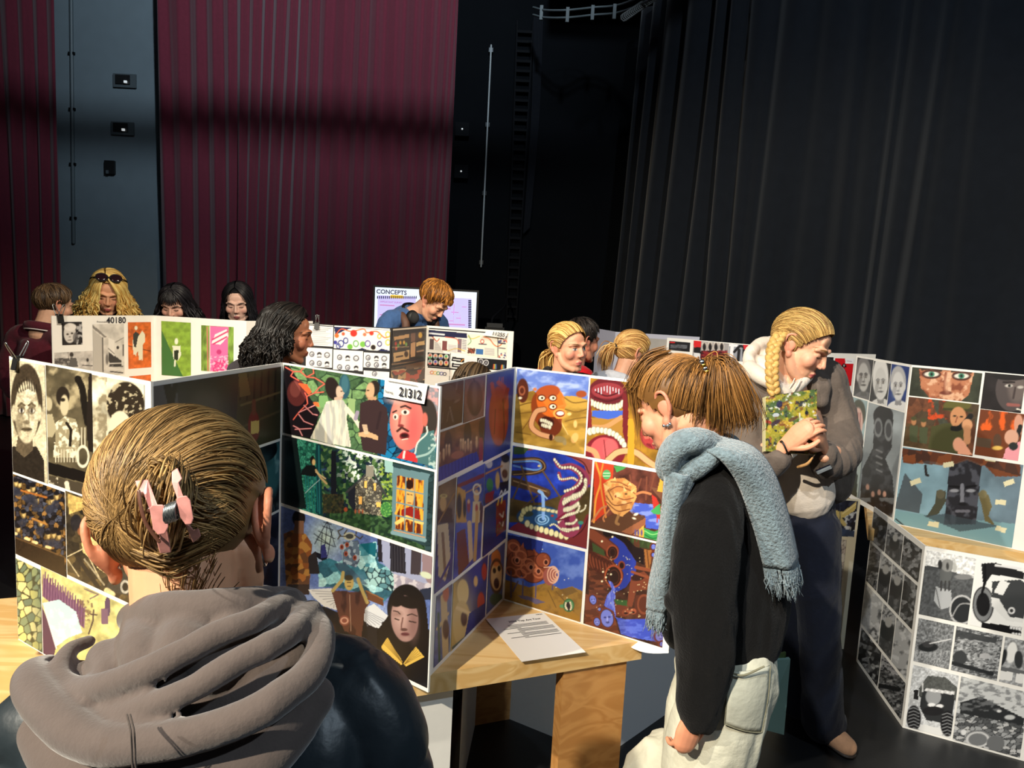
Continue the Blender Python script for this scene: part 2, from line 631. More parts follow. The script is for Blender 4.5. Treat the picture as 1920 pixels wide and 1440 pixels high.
for i in range(150):
    k = i / 149
    c = W(1168 + 66 * k, 34 - 44 * k, 7.6)
    pts.append(c + np.array([0.03 * math.cos(i * 0.9), 0.02 * math.sin(i * 0.9), 0.045 * math.sin(i * 0.9)]))
V, Fq = tube(pts, 0.007, seg=5, sub=1)
tag(mesh('coiled_cable', V, Fq, mat('coil_grey', (104, 106, 104), rough=0.5), recenter=True, smooth=True), 'pale coiled cable hanging at the top of the black drape', 'cable')
V, Fq = tube([(-6, 5.0, 5.86), (3, 5.0, 5.86)], 0.085, seg=10, sub=2)
tag(mesh('lighting_bar', V, Fq, M_metal_dark, recenter=True, smooth=True), 'steel lighting bar overhead whose shadow crosses the curtains', 'bar')

YS = 8.0
ptl, ptr = W(700, 533, YS), W(898, 546, YS)
sw = np.linalg.norm(ptr - ptl)
sh = sw * 0.575
ctr = (ptl + ptr) / 2
zt = ctr[2]
tv = thing('flat_screen', 'large flat screen showing a CONCEPTS slide in front of the maroon curtain', 'screen', (ctr[0], YS, 0))
V, Fq = box_vf((ctr[0], YS + 0.03, zt - sh / 2), (sw, 0.06, sh))
mesh('bezel', V, Fq, M_black, tv)
bz = 0.022
sx0, sx1, sz1, sz0 = ctr[0] - sw / 2 + bz, ctr[0] + sw / 2 - bz, zt - bz, zt - sh + bz
V = np.array([(sx0, YS - 0.003, sz0), (sx1, YS - 0.003, sz0), (sx1, YS - 0.003, sz1), (sx0, YS - 0.003, sz1)])
scr = mesh('display', V, [(0, 1, 2, 3)], mat('slide_white', (222, 232, 250), emit=0.95, rough=0.3), tv)

def sq(x0, y0, x1, y1, m, nm, d):
    a, b = W(x0, y1, YS - d), W(x1, y0, YS - d)
    V = np.array([(a[0], YS - d, a[2]), (b[0], YS - d, a[2]), (b[0], YS - d, b[2]), (a[0], YS - d, b[2])])
    return mesh(nm, V, [(0, 1, 2, 3)], m, scr)

M_lav = mat('slide_lavender', (196, 190, 246), emit=0.9)
M_navy = mat('slide_navy', (24, 30, 70), emit=0.3)
M_pinkl = mat('slide_pink_line', (210, 150, 205), emit=0.7)
sq(706, 557, 780, 640, M_lav, 'sketch_page', 0.005)
sq(806, 560, 884, 640, M_lav, 'sketch_page', 0.005)
sq(732, 554, 756, 558.5, mat('slide_yellow', (250, 205, 60), emit=0.8), 'highlight_bar', 0.007)
for i in range(20):
    sq(707 + i * 3.8, 555, 709 + i * 3.8, 560, M_navy, 'binding_hole', 0.008)
for i in range(17):
    sq(878, 563 + i * 3.3, 884, 565 + i * 3.3, M_navy, 'binding_hole', 0.008)
for (x0, y0, x1, y1) in [(712, 572, 740, 573), (712, 590, 738, 591), (820, 578, 845, 579), (850, 570, 852, 590), (846, 585, 860, 586),
                         (842, 601, 850, 602), (850, 592, 851, 606), (855, 596, 864, 597), (862, 590, 863, 604), (866, 575, 875, 576), (838, 608, 872, 609)]:
    sq(x0, y0, x1, y1, M_pinkl, 'sketch_line', 0.008)
o0 = W(705.5, 550, YS - 0.009)
text_mesh(scr, 'CONCEPTS', 0.066, o0, (1, 0, -0.0), (0, 0, 1), M_navy, bold=0.0012)
o0 = W(713, 567, YS - 0.009)
text_mesh(scr, 'IMPORTANT SURVEY', 0.026, o0, (1, 0, 0), (0, 0, 1), mat('slide_pink_ink', (190, 80, 150), emit=0.5))
V, Fq = box_vf((ctr[0], YS + 0.05, (zt - sh) / 2 + 0.02), (0.09, 0.05, zt - sh))
mesh('stand_post', V, Fq, M_metal_dark, tv)
V, Fq = box_vf((ctr[0], YS + 0.03, 0.02), (0.8, 0.5, 0.04))
mesh('stand_base', V, Fq, M_metal_dark, tv)
c = W(928, 613, 8.3)
t = thing('cable_box', 'small black junction box with a curved cable right of the screen', 'box', (c[0], 8.3, 0))
V, Fq = box_vf((c[0], 8.3, c[2] / 2), (0.22, 0.16, c[2]))
mesh('pedestal', V, Fq, mat('dark_pedestal', (22, 23, 25), rough=0.6), t)
V, Fq = box_vf((c[0], 8.28, c[2] + 0.02), (0.18, 0.14, 0.05))
mesh('case', V, Fq, mat('grey_black_plastic', (58, 60, 62), rough=0.4), t)
V, Fq = tube([W(922, 606, 8.3), W(924, 596, 8.3), W(934, 586, 8.4), W(946, 574, 8.6), W(950, 560, 9.0)], 0.014, seg=7, sub=6)
mesh('cable', V, Fq, mat('black_cable', (18, 20, 25), rough=0.8, spec=0.1), t, smooth=True)
BT, BH, BW = 0.729, 0.833, 0.588      # table height, panel height, panel width
M_art = mat('printed_artwork', (255, 255, 255), rough=0.36, attr=True, spec=0.4)

class Art:
    """paints colour per vertex of a flat print; coordinates are set with at()"""

    def __init__(s, px, py, seed):
        s.X0, s.Y0 = px, py
        s.c = np.full((len(px), 3), 235.0)
        s.seed = seed
        s.at(0, 0, 1)

    def at(s, x0, y0, k):
        s.k = k
        s.x = (s.X0 - x0) * k
        s.y = (s.Y0 - y0) * k
        return s

    def mix(s, m, col):
        m = np.clip(m, 0, 1)[:, None]
        s.c = s.c * (1 - m) + np.asarray(col, float) * m
        return s

    def bg(s, col):
        s.c[:] = col
        return s

    def grad(s, x0, y0, c0, x1, y1, c1):
        t = ((s.x - x0) * (x1 - x0) + (s.y - y0) * (y1 - y0)) / float((x1 - x0) ** 2 + (y1 - y0) ** 2)
        t = np.clip(t, 0, 1)[:, None]
        s.c = np.asarray(c0, float) * (1 - t) + np.asarray(c1, float) * t
        return s

    def noise(s, sc, amt, sx=1, sy=1, seed=0):
        n = fbm(s.x / sc * sx, s.y / sc * sy, s.seed + seed) - 0.5
        s.c = np.clip(s.c * (1 + 2 * amt * n)[:, None], 0, 255)
        return s

    def cloud(s, sc, col, lo=0.5, hi=0.7, a=1, sx=1, sy=1, seed=0, where=None):
        n = fbm(s.x / sc * sx, s.y / sc * sy, s.seed + 31 + seed)
        m = np.clip((n - lo) / (hi - lo), 0, 1) * a
        if where is not None:
            m = m * where
        return s.mix(m, col)

    def e(s, cx, cy, rx, ry, col, rot=0, a=1, soft=1.5):
        ca, sa = math.cos(R(rot)), math.sin(R(rot))
        dx, dy = s.x - cx, s.y - cy
        u, v = (dx * ca + dy * sa) / rx, (-dx * sa + dy * ca) / ry
        d = (1 - np.sqrt(u * u + v * v)) * min(rx, ry) / (soft * s.k) + 0.5
        return s.mix(np.clip(d, 0, 1) * a, col)

    def ring(s, cx, cy, rx, ry, w, col, rot=0):
        ca, sa = math.cos(R(rot)), math.sin(R(rot))
        dx, dy = s.x - cx, s.y - cy
        u, v = (dx * ca + dy * sa) / rx, (-dx * sa + dy * ca) / ry
        d = np.abs(1 - np.sqrt(u * u + v * v)) * min(rx, ry)
        return s.mix(np.clip((w - d) / s.k + 0.5, 0, 1), col)

    def inside(s, pts):
        ins = np.zeros(len(s.x), bool)
        n = len(pts)
        for i in range(n):
            x1, y1 = pts[i]
            x2, y2 = pts[(i + 1) % n]
            if y1 == y2:
                continue
            c = ((y1 > s.y) != (y2 > s.y)) & (s.x < (x2 - x1) * (s.y - y1) / (y2 - y1) + x1)
            ins ^= c
        return ins

    def p(s, pts, col, a=1):
        return s.mix(s.inside(pts) * a, col)

    def l(s, pts, w, col, a=1, smooth=0, w2=None):
        if smooth:
            pts = [tuple(q) for q in catmull(np.array(pts, float), smooth)]
        best = np.zeros(len(s.x))
        n = len(pts) - 1
        for i in range(n):
            (x1, y1), (x2, y2) = pts[i], pts[i + 1]
            dx, dy = x2 - x1, y2 - y1
            L2 = dx * dx + dy * dy + 1e-9
            t = np.clip(((s.x - x1) * dx + (s.y - y1) * dy) / L2, 0, 1)
            d = np.hypot(s.x - x1 - t * dx, s.y - y1 - t * dy)
            ww = w if w2 is None else w + (w2 - w) * (i + t) / n
            best = np.maximum(best, np.clip((ww / 2 - d) / s.k + 0.5, 0, 1))
        return s.mix(best * a, col)

    def teeth(s, pts, n, rx, ry, col=(236, 228, 196), gum=None, jit=0.15):
        P = catmull(np.array(pts, float), 8)
        d = np.concatenate([[0], np.cumsum(np.linalg.norm(np.diff(P, axis=0), axis=1))])
        rg = random.Random(n * 7 + int(pts[0][0]))
        for i in range(n):
            q = d[-1] * (i + 0.5) / n
            x, y = np.interp(q, d, P[:, 0]), np.interp(q, d, P[:, 1])
            k = 1 + rg.uniform(-jit, jit)
            s.e(x, y, rx * k * 1.18, ry * k * 1.14, tuple(t * 0.45 for t in col))
            s.e(x, y, rx * k, ry * k, col)
        return s

    def cells(s, size, pal, seed=0, where=None, edge=0.0, ecol=(20, 20, 20), a=1, sx=1.0, sy=1.0):
        """irregular patches with optional dark joints"""
        gx, gy = s.x / size * sx, s.y / size * sy
        ix, iy = np.floor(gx).astype(int), np.floor(gy).astype(int)
        b1 = np.full(len(gx), 9.0)
        b2 = np.full(len(gx), 9.0)
        idx = np.zeros(len(gx))
        for ox in (-1, 0, 1):
            for oy in (-1, 0, 1):
                jx, jy = ix + ox, iy + oy
                h1, h2 = _hash(jx, jy, s.seed + seed), _hash(jx, jy, s.seed + seed + 77)
                d = np.hypot(jx + h1 - gx, jy + h2 - gy)
                h3 = _hash(jx, jy, s.seed + seed + 191)
                nb = d < b1
                b2 = np.where(nb, b1, np.minimum(b2, d))
                idx = np.where(nb, h3, idx)
                b1 = np.where(nb, d, b1)
        pal = np.asarray(pal, float)
        colr = pal[np.minimum((idx * len(pal)).astype(int), len(pal) - 1)]
        m = np.full(len(gx), float(a)) if where is None else where * float(a)
        s.c = s.c * (1 - m[:, None]) + colr * m[:, None]
        if edge > 0:
            e_ = np.clip((edge - (b2 - b1)) / edge * 2, 0, 1) * m
            s.mix(e_, ecol)
        return s

    def face(s, cx, cy, w, h, skin, dark, hair, eye=(30, 26, 26), tilt=0, hairy=0.55, mouth=None, lit=None):
        s.e(cx, cy - h * 0.12, w * 0.62, h * hairy, hair, tilt)
        s.e(cx - w * .5, cy + h * .05, w * .09, h * .13, skin)
        s.e(cx + w * .5, cy + h * .05, w * .09, h * .13, skin)
        s.e(cx, cy + h * .04, w * .47, h * .5, skin, tilt)
        if lit is not None:
            s.e(cx + w * .12, cy + h * .0, w * .26, h * .42, lit, tilt, a=.6, soft=w * .12 / s.k)
        s.e(cx - w * .3, cy + h * .2, w * .15, h * .25, dark, 12, a=.5, soft=w * .08 / s.k)
        for sg in (-1, 1):
            s.e(cx + sg * w * .2, cy + h * .0, w * .15, h * .075, dark, a=.75, soft=w * .04 / s.k)
            s.e(cx + sg * w * .2, cy + h * .015, w * .1, h * .035, (225, 220, 210))
            s.e(cx + sg * w * .2, cy + h * .012, w * .045, h * .042, eye)
            s.l([(cx + sg * w * .08, cy - h * .07), (cx + sg * w * .2, cy - h * .105), (cx + sg * w * .33, cy - h * .06)], h * .035, dark)
        s.l([(cx + w * .05, cy), (cx + w * .09, cy + h * .16)], w * .06, dark, a=.55)
        s.e(cx, cy + h * .2, w * .13, h * .035, dark, a=.8)
        s.e(cx, cy + h * .315, w * .2, h * .035, mouth or dark)
        s.l([(cx - w * .2, cy + h * .315), (cx + w * .2, cy + h * .315)], h * .014, tuple(t * .4 for t in (mouth or dark)))
        return s

class Panel:
    """one flat leaf of a folding board: O bottom-left, U along the width, up, N to the viewer"""

    def __init__(s, p, q, z0, h, parent, thick=0.006, lean=0.0, material=None, name='panel'):
        s.O = np.array([p[0], p[1], z0])
        s.U = nrm([q[0] - p[0], q[1] - p[1], 0])
        s.w = float(np.hypot(q[0] - p[0], q[1] - p[1]))
        s.V = np.array([0, 0, 1.0])
        s.N = np.cross(s.U, s.V)
        if s.N @ (C_O - s.O) < 0:
            s.N = -s.N
        s.h = h
        b = -s.N * thick
        P = [s.O, s.O + s.U * s.w, s.O + s.U * s.w + b, s.O + b]
        V, Fq = hexa(P + [x + s.V * h for x in P])
        bm = bmesh.new()
        vs = [bm.verts.new(v) for v in V]
        for f in Fq:
            bm.faces.new([vs[i] for i in f])
        bmesh.ops.recalc_face_normals(bm, faces=bm.faces)
        me = bpy.data.meshes.new(name)
        bm.to_mesh(me)
        bm.free()
        me.materials.append(material or M_white)
        s.o = link(bpy.data.objects.new(name, me), parent)

    def uv(s, px, py):
        d = ray(px, py)
        t = ((s.O - C_O) @ s.N) / (d @ s.N)
        r = C_O + d * t - s.O
        return r @ s.U, r @ s.V

    def pt(s, u, v, d=0.0):
        return s.O + s.U * u + s.V * v + s.N * d

    def print_(s, quad, fn, seed=1, name='artwork', d=0.0015, cell=1.55, label=None, clip=True, uvrect=None):
        if uvrect is None:
            A = [s.uv(*q) for q in quad]
            u0, u1 = (A[0][0] + A[3][0]) / 2, (A[1][0] + A[2][0]) / 2
            v1, v0 = (A[0][1] + A[1][1]) / 2, (A[2][1] + A[3][1]) / 2
        else:
            u0, u1, v0, v1 = uvrect
        if clip:
            u0, u1 = max(u0, 0.004), min(u1, s.w - 0.004)
            v0, v1 = max(v0, 0.005), min(v1, s.h - 0.005)
        c = [proj(s.pt(u, v)) for u, v in ((u0, v0), (u1, v0), (u1, v1), (u0, v1))]
        wp = (np.hypot(c[1][0] - c[0][0], c[1][1] - c[0][1]) + np.hypot(c[2][0] - c[3][0], c[2][1] - c[3][1])) / 2
        hp = (np.hypot(c[3][0] - c[0][0], c[3][1] - c[0][1]) + np.hypot(c[2][0] - c[1][0], c[2][1] - c[1][1])) / 2
        nu = int(np.clip(max(wp / cell, (u1 - u0) / 0.007), 4, 260))
        nv = int(np.clip(max(hp / cell, (v1 - v0) / 0.007), 4, 260))
        uu, vv = np.meshgrid(np.linspace(u0, u1, nu + 1), np.linspace(v0, v1, nv + 1))
        uu, vv = uu.ravel(), vv.ravel()
        P = s.O + uu[:, None] * s.U + vv[:, None] * s.V + s.N * d
        v = P - C_O
        z = v @ _fw
        a = Art(960 + F_PX * (v @ C_RT) / z, 720 - F_PX * (v @ C_UP) / z, seed)
        fn(a)
        idx = np.arange((nu + 1) * (nv + 1)).reshape(nv + 1, nu + 1)
        Fq = np.stack([idx[:-1, :-1], idx[:-1, 1:], idx[1:, 1:], idx[1:, :-1]], -1).reshape(-1, 4)
        if np.cross(s.U, s.V) @ s.N < 0:
            Fq = Fq[:, ::-1]
        o = mesh(name, P, Fq, M_art, s.o, colors=s2l(np.clip(a.c, 0, 255)))
        if label:
            o['label'] = label
        return o

def nextpt(prev, px, py, z, w):
    """point below pixel column at distance w from prev, nearest to the top-edge estimate"""
    g = onz(px, py, z)[:2]
    d = nrm(ray(px, py)[:2])
    b = prev @ d
    c = prev @ prev - w * w
    disc = b * b - c
    if disc < 0:
        return d * b
    r = [b - math.sqrt(disc), b + math.sqrt(disc)]
    t = min(r, key=lambda t: abs(t - np.linalg.norm(g)))
    return d * t

TOP = BT + BH
P1, P2, P3, P4 = (onz(x, y, TOP)[:2] for x, y in ((17, 668), (283, 716), (530, 680), (826, 725)))
P6 = onz(944, 1125, BT)[:2]
P7 = onz(1263, 1224, BT)[:2]
P5 = onz(816, 1258, BT)[:2]
P7 = P6 + nrm(P7 - P6) * 0.61
P5 = P6 + nrm(P5 - P6) * 0.60

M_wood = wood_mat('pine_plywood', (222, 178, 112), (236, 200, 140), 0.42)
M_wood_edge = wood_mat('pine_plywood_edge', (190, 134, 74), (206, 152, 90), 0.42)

def table(name, label, front0, front1, depth, legs=(0.04, 0.96), leg_w=0.24, thick=0.062, top_z=BT, legname='leg'):
    """heavy plywood trestle: top slab and plank legs under its front edge"""
    a, b = np.asarray(front0, float), np.asarray(front1, float)
    u = nrm(b - a)
    n = np.array([-u[1], u[0]])
    L = np.linalg.norm(b - a)
    t = thing(name, label, 'table', tuple((a + b) / 2 + n * depth / 2) + (0,))
    V, Fq = prism([a, b, b + n * depth, a + n * depth], top_z - thick, top_z - 0.001)
    mesh('table_top', V, Fq, M_wood, t)
    for k in legs:
        for dd in (0.0, depth - 0.07):
            c = a + u * (L * k)
            s0, s1 = c - u * leg_w / 2, c + u * leg_w / 2
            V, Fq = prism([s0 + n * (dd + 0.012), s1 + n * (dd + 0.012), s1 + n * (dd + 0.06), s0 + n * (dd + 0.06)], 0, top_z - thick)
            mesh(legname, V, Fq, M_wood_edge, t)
    return t

f0, f1 = onz(815, 1262, BT)[:2], onz(1195, 1203, BT)[:2]
ud = nrm(f1 - f0)
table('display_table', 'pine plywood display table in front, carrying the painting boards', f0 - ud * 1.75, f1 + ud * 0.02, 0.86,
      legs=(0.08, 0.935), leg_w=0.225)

b1 = thing('folding_board', 'folding painting board numbered 21312 with monochrome portraits on its left leaf', 'art board', (P2[0], P2[1], BT), group='folding portfolio boards')
A_ = Panel(P1, P2, BT, BH, b1)
B_ = Panel(P2, P3, BT, BH, b1)
C_ = Panel(P3, P4, BT, BH, b1)

INK, PAP, MID = (40, 34, 26), (226, 218, 192), (128, 116, 92)

def artA1(a):
    a.bg((206, 196, 166)).noise(30, .35).at(0, 660, 4.8)
    a.p([(40, 920), (120, 850), (330, 850), (400, 980), (400, 1200), (40, 1100)], (42, 36, 30))
    a.p([(160, 760), (290, 770), (300, 880), (220, 950), (140, 880)], (96, 84, 66))
    a.face(240, 520, 230, 560, (206, 196, 166), (96, 84, 64), (62, 52, 40), hairy=.62, lit=(232, 224, 198))
    a.cloud(36, (110, 98, 76), .52, .7, .45, where=((a.x - 240) / 108.) ** 2 + ((a.y - 540) / 280.) ** 2 < 1)
    for i in range(9):
        a.l([(150 + i * 22, 230 + abs(i - 4) * 16), (170 + i * 20, 330 + abs(i - 4) * 10)], 9, (40, 34, 26))
    a.noise(14, .25)

def artA2(a):
    a.bg((84, 76, 58)).noise(30, .6).at(0, 660, 4.8)
    a.cloud(120, (190, 176, 140), .52, .68, .8, where=(a.y < 520))
    a.l([(700, 240), (740, 330), (760, 480), (790, 640)], 60, (28, 24, 20), smooth=5)
    for q in ((680, 260), (690, 235), (725, 230)):
        a.l([(735, 320), q], 16, (28, 24, 20))
    a.p([(800, 190), (860, 200), (850, 900), (790, 900), (780, 600)], (36, 30, 26))
    a.e(565, 400, 60, 90, (40, 34, 28)).e(580, 480, 38, 95, (196, 184, 152)).e(565, 430, 22, 16, INK)
    a.p([(500, 640), (580, 580), (680, 600), (720, 760), (700, 950), (480, 950), (500, 780)], (150, 140, 112))
    a.cloud(34, (232, 224, 196), .5, .6, 1, where=a.inside([(500, 640), (580, 580), (680, 600), (720, 760), (700, 950), (480, 950)]))
    a.p([(420, 560), (470, 560), (510, 700), (470, 770), (415, 760)], (170, 160, 130))
    a.e(440, 470, 30, 60, (180, 170, 140))
    a.l([(600, 640), (640, 700), (630, 840)], 26, (34, 28, 24))
    for i in range(9):
        a.l([(500 + i * 26, 880), (500 + i * 26, 990)], 7, PAP)
    a.ring(745, 940, 52, 90, 8, PAP).l([(735, 680), (735, 840)], 8, PAP).l([(765, 680), (765, 840)], 8, PAP)
    a.p([(400, 980), (820, 1090), (815, 1190), (400, 1090)], (24, 20, 18))
    a.p([(400, 1100), (820, 1200), (815, 1320), (400, 1220)], (70, 62, 50)).cloud(40, PAP, .55, .65, .8, where=(a.y > 1130) & (a.x < 520))
    a.l([(600, 1180), (610, 1240)], 40, PAP)

def artA3(a):
    a.bg((214, 206, 178)).noise(24, .5).at(0, 660, 4.8)
    a.cloud(60, (120, 108, 84), .45, .65, .8, where=(a.x < 960))
    a.e(1130, 470, 170, 200, (46, 38, 30)).cloud(30, (190, 178, 146), .6, .66, .9, where=(((a.x - 1130) / 170.) ** 2 + ((a.y - 470) / 200.) ** 2 < 1.1))
    a.e(1080, 720, 110, 190, (216, 208, 180)).e(1000, 750, 26, 40, INK).e(1085, 765, 30, 22, INK).e(1085, 765, 10, 10, PAP)
    a.l([(1050, 735), (1120, 740)], 12, INK).l([(1020, 860), (1070, 880)], 10, MID)
    a.p([(850, 940), (1250, 930), (1300, 1400), (820, 1400)], (206, 198, 172)).cloud(70, MID, .5, .7, .7, where=(a.y > 930))

def artA4(a):
    a.bg((44, 42, 44)).at(0, 880, 3.79)
    a.cells(30, [(34, 34, 42), (58, 56, 66), (96, 72, 40), (30, 26, 26), (70, 74, 90), (140, 104, 58)], edge=.12, ecol=(18, 16, 16))
    rg = random.Random(4)
    for i in range(16):
        x, y = rg.uniform(40, 450), rg.uniform(90, 480)
        y += (x - 40) * .35 - 60
        a.e(x, y, 20, 32, (110, 92, 56)).e(x + 4, y + 3, 11, 20, (206, 176, 116)).e(x, y - 20, 20, 16, (26, 24, 28))
        a.e(x - 6, y + 60, 30, 30, (50, 52, 66), a=.8)
    for x, y in ((90, 450), (180, 490), (235, 515), (330, 550), (30, 380)):
        a.l([(x, y), (x + 26, y + 8)], 20, (224, 196, 140))
    a.l([(150, 150), (330, 200)], 14, (170, 104, 46)).l([(230, 350), (330, 390)], 14, (170, 120, 60))
    a.p([(0, 430), (460, 620), (460, 760), (0, 590)], (48, 36, 26)).l([(0, 440), (460, 625)], 10, (98, 74, 46)).noise(12, .25)

def artA5(a):
    a.bg((52, 46, 36)).at(0, 880, 3.79).noise(40, .6)
    a.cells(52, [(60, 52, 40), (120, 100, 62), (40, 36, 32), (86, 74, 52)], a=.6)
    a.p([(480, 170), (610, 220), (600, 280), (490, 320)], (196, 168, 100)).l([(630, 200), (630, 360)], 10, (90, 76, 50))
    a.p([(580, 520), (650, 480), (720, 530), (660, 650), (590, 590)], (228, 204, 138)).l([(620, 550), (670, 560)], 8, (90, 74, 44))
    a.p([(700, 600), (860, 650), (830, 790), (690, 700)], (224, 202, 142)).l([(760, 620), (750, 740)], 7, (130, 110, 70))
    a.e(760, 430, 70, 110, (96, 58, 30), 20).l([(720, 420), (780, 390)], 26, (206, 170, 92)).e(540, 380, 40, 60, (38, 36, 40)).e(600, 440, 50, 40, (140, 90, 60))
    a.l([(480, 620), (600, 560), (720, 800)], 8, (206, 190, 150)).l([(480, 640), (560, 760)], 8, (190, 176, 140))
    a.l([(560, 640), (700, 840)], 30, (34, 32, 32)).l([(600, 640), (740, 820)], 12, (150, 140, 116))
    a.p([(820, 720), (960, 760), (930, 900), (740, 860)], (54, 54, 52)).ring(890, 835, 28, 38, 8, (176, 172, 160)).e(890, 835, 20, 30, (28, 28, 28))
    a.l([(760, 860), (800, 890)], 40, (214, 196, 146)).l([(960, 800), (990, 840)], 26, (190, 166, 100)).noise(14, .3)

def artA6(a):
    a.at(0, 880, 3.79).bg((60, 70, 52))
    a.cells(46, [(206, 200, 130), (188, 186, 112), (150, 160, 110), (214, 206, 146), (120, 138, 108), (96, 116, 98)], edge=.14, ecol=(50, 54, 34), sy=.8)
    a.e(30, 920, 60, 110, (84, 74, 66)).e(100, 955, 28, 48, (38, 32, 26)).e(20, 920, 34, 70, (56, 50, 48))
    m = np.clip((a.x - 190) / 120, 0, 1) * .55
    a.mix(m, (58, 84, 84))
    m = np.clip((690 - a.y) / 120, 0, 1) * .5
    a.mix(m, (60, 90, 80))

def artA7(a):
    a.at(0, 880, 3.79).bg((196, 192, 128)).noise(50, .35)
    for i in range(46):
        x = 310 + i * 6.5
        y = 840 + i * 5.0
        a.l([(x, y - 90 + 30 * math.sin(i * 2.3)), (x - 6, y + 60)], 8, (84, 44, 92) if i % 3 else (120, 84, 124))
    a.p([(300, 950), (420, 925), (540, 1010), (585, 1160), (480, 1200), (400, 1260), (340, 1060)], (176, 208, 220))
    a.cloud(40, (230, 240, 240), .5, .62, .8, where=a.inside([(300, 950), (420, 925), (540, 1010), (585, 1160), (480, 1200), (400, 1260), (340, 1060)]))
    a.p([(295, 960), (340, 1080), (400, 1260), (380, 1340), (290, 1340)], (70, 38, 74)).l([(320, 1000), (400, 1270)], 10, (220, 226, 226))
    a.l([(665, 1000), (660, 1080), (630, 1170)], 10, (50, 34, 50)).l([(645, 1030), (690, 1035)], 9, (50, 34, 50))
    a.p([(745, 940), (765, 890), (785, 940), (780, 1040), (740, 1050)], (76, 58, 92)).p([(720, 990), (770, 990), (770, 1100), (720, 1100)], (110, 84, 110))
    a.l([(600, 850), (650, 870), (700, 890), (640, 920)], 7, (84, 56, 88)).cloud(16, (90, 66, 60), .55, .65, .7, where=(a.x > 560) & (a.x < 660) & (a.y > 930) & (a.y < 1100))

A_.print_(((21, 676), (94, 684), (81, 901), (10, 881)), artA1, 1, label='monochrome portrait of a man in dark clothes')
A_.print_(((96, 684), (178, 703), (171, 931), (83, 903)), artA2, 2, label='monochrome painting of a figure at a laboratory bench')
A_.print_(((180, 703), (276, 722), (269, 964), (171, 932)), artA3, 3, label='monochrome portrait with piled curly hair')
A_.print_(((8, 884), (126, 922), (121, 1077), (2, 1028)), artA4, 4, label='painting of a crowded lecture theatre')
A_.print_(((128, 924), (270, 968), (264, 1136), (123, 1079)), artA5, 5, label='golden brown painting of scattered papers')
A_.print_(((0, 1034), (81, 1068), (76, 1257), (-8, 1222)), artA6, 6, label='painting of yellow green stone blocks')
A_.print_(((83, 1069), (266, 1143), (259, 1330), (78, 1256)), artA7, 7, label='painting of purple reeds, ice and a graveyard')

def artB1(a):
    a.bg((40, 38, 42)).noise(60, .5)
    a.p([(283, 724), (330, 716), (345, 850), (283, 920)], (78, 78, 84))
    a.l([(312, 716), (322, 760), (300, 790)], 14, (20, 19, 22)).l([(330, 712), (322, 760)], 9, (20, 19, 22))
    a.l([(345, 790), (352, 775), (362, 790)], 5, (22, 21, 24))
    a.e(385, 770, 30, 40, (58, 48, 46), a=.6, soft=14)
    a.p([(448, 700), (528, 688), (528, 830), (440, 850)], (58, 56, 40))
    for i in range(6):
        a.l([(452 + i * 13, 704 - i * 2), (450 + i * 13, 750)], 3, (34, 34, 28))
    a.l([(452, 760), (526, 735)], 4, (96, 88, 58)).l([(455, 800), (526, 770)], 4, (80, 72, 50))
    a.p([(447, 700), (462, 698), (470, 740), (450, 745)], (96, 82, 52))
    a.e(476, 800, 11, 30, (104, 44, 40)).l([(476, 752), (476, 775)], 7, (96, 60, 46)).p([(470, 790), (486, 788), (485, 812), (470, 814)], (186, 166, 96))

def artB2(a):
    a.bg((18, 30, 36)).noise(30, .6)
    a.e(505, 880, 26, 60, (64, 120, 128), 10, a=.8, soft=8).cloud(8, (140, 180, 184), .55, .7, .7, sx=1, sy=.3, where=(a.x > 485) & (a.y > 850))
    a.e(480, 840, 40, 30, (10, 14, 20)).cloud(40, (40, 66, 74), .5, .7, .8)

def artB3(a):
    a.bg((20, 24, 40)).noise(40, .7).cells(24, [(26, 30, 48), (16, 18, 28), (44, 50, 72)], a=.6).cloud(24, (70, 76, 92), .58, .7, .6)

B_.print_(((286, 722), (527, 689), (524, 828), (280, 895)), artB1, 8, label='dark painting of a bare tree and a room with a bottle')
B_.print_(((280, 902), (524, 833), (522, 963), (276, 1070)), artB2, 9, label='dark blue green painting')
B_.print_(((276, 1076), (522, 968), (520, 1120), (272, 1250)), artB3, 10, label='dark blue painting')

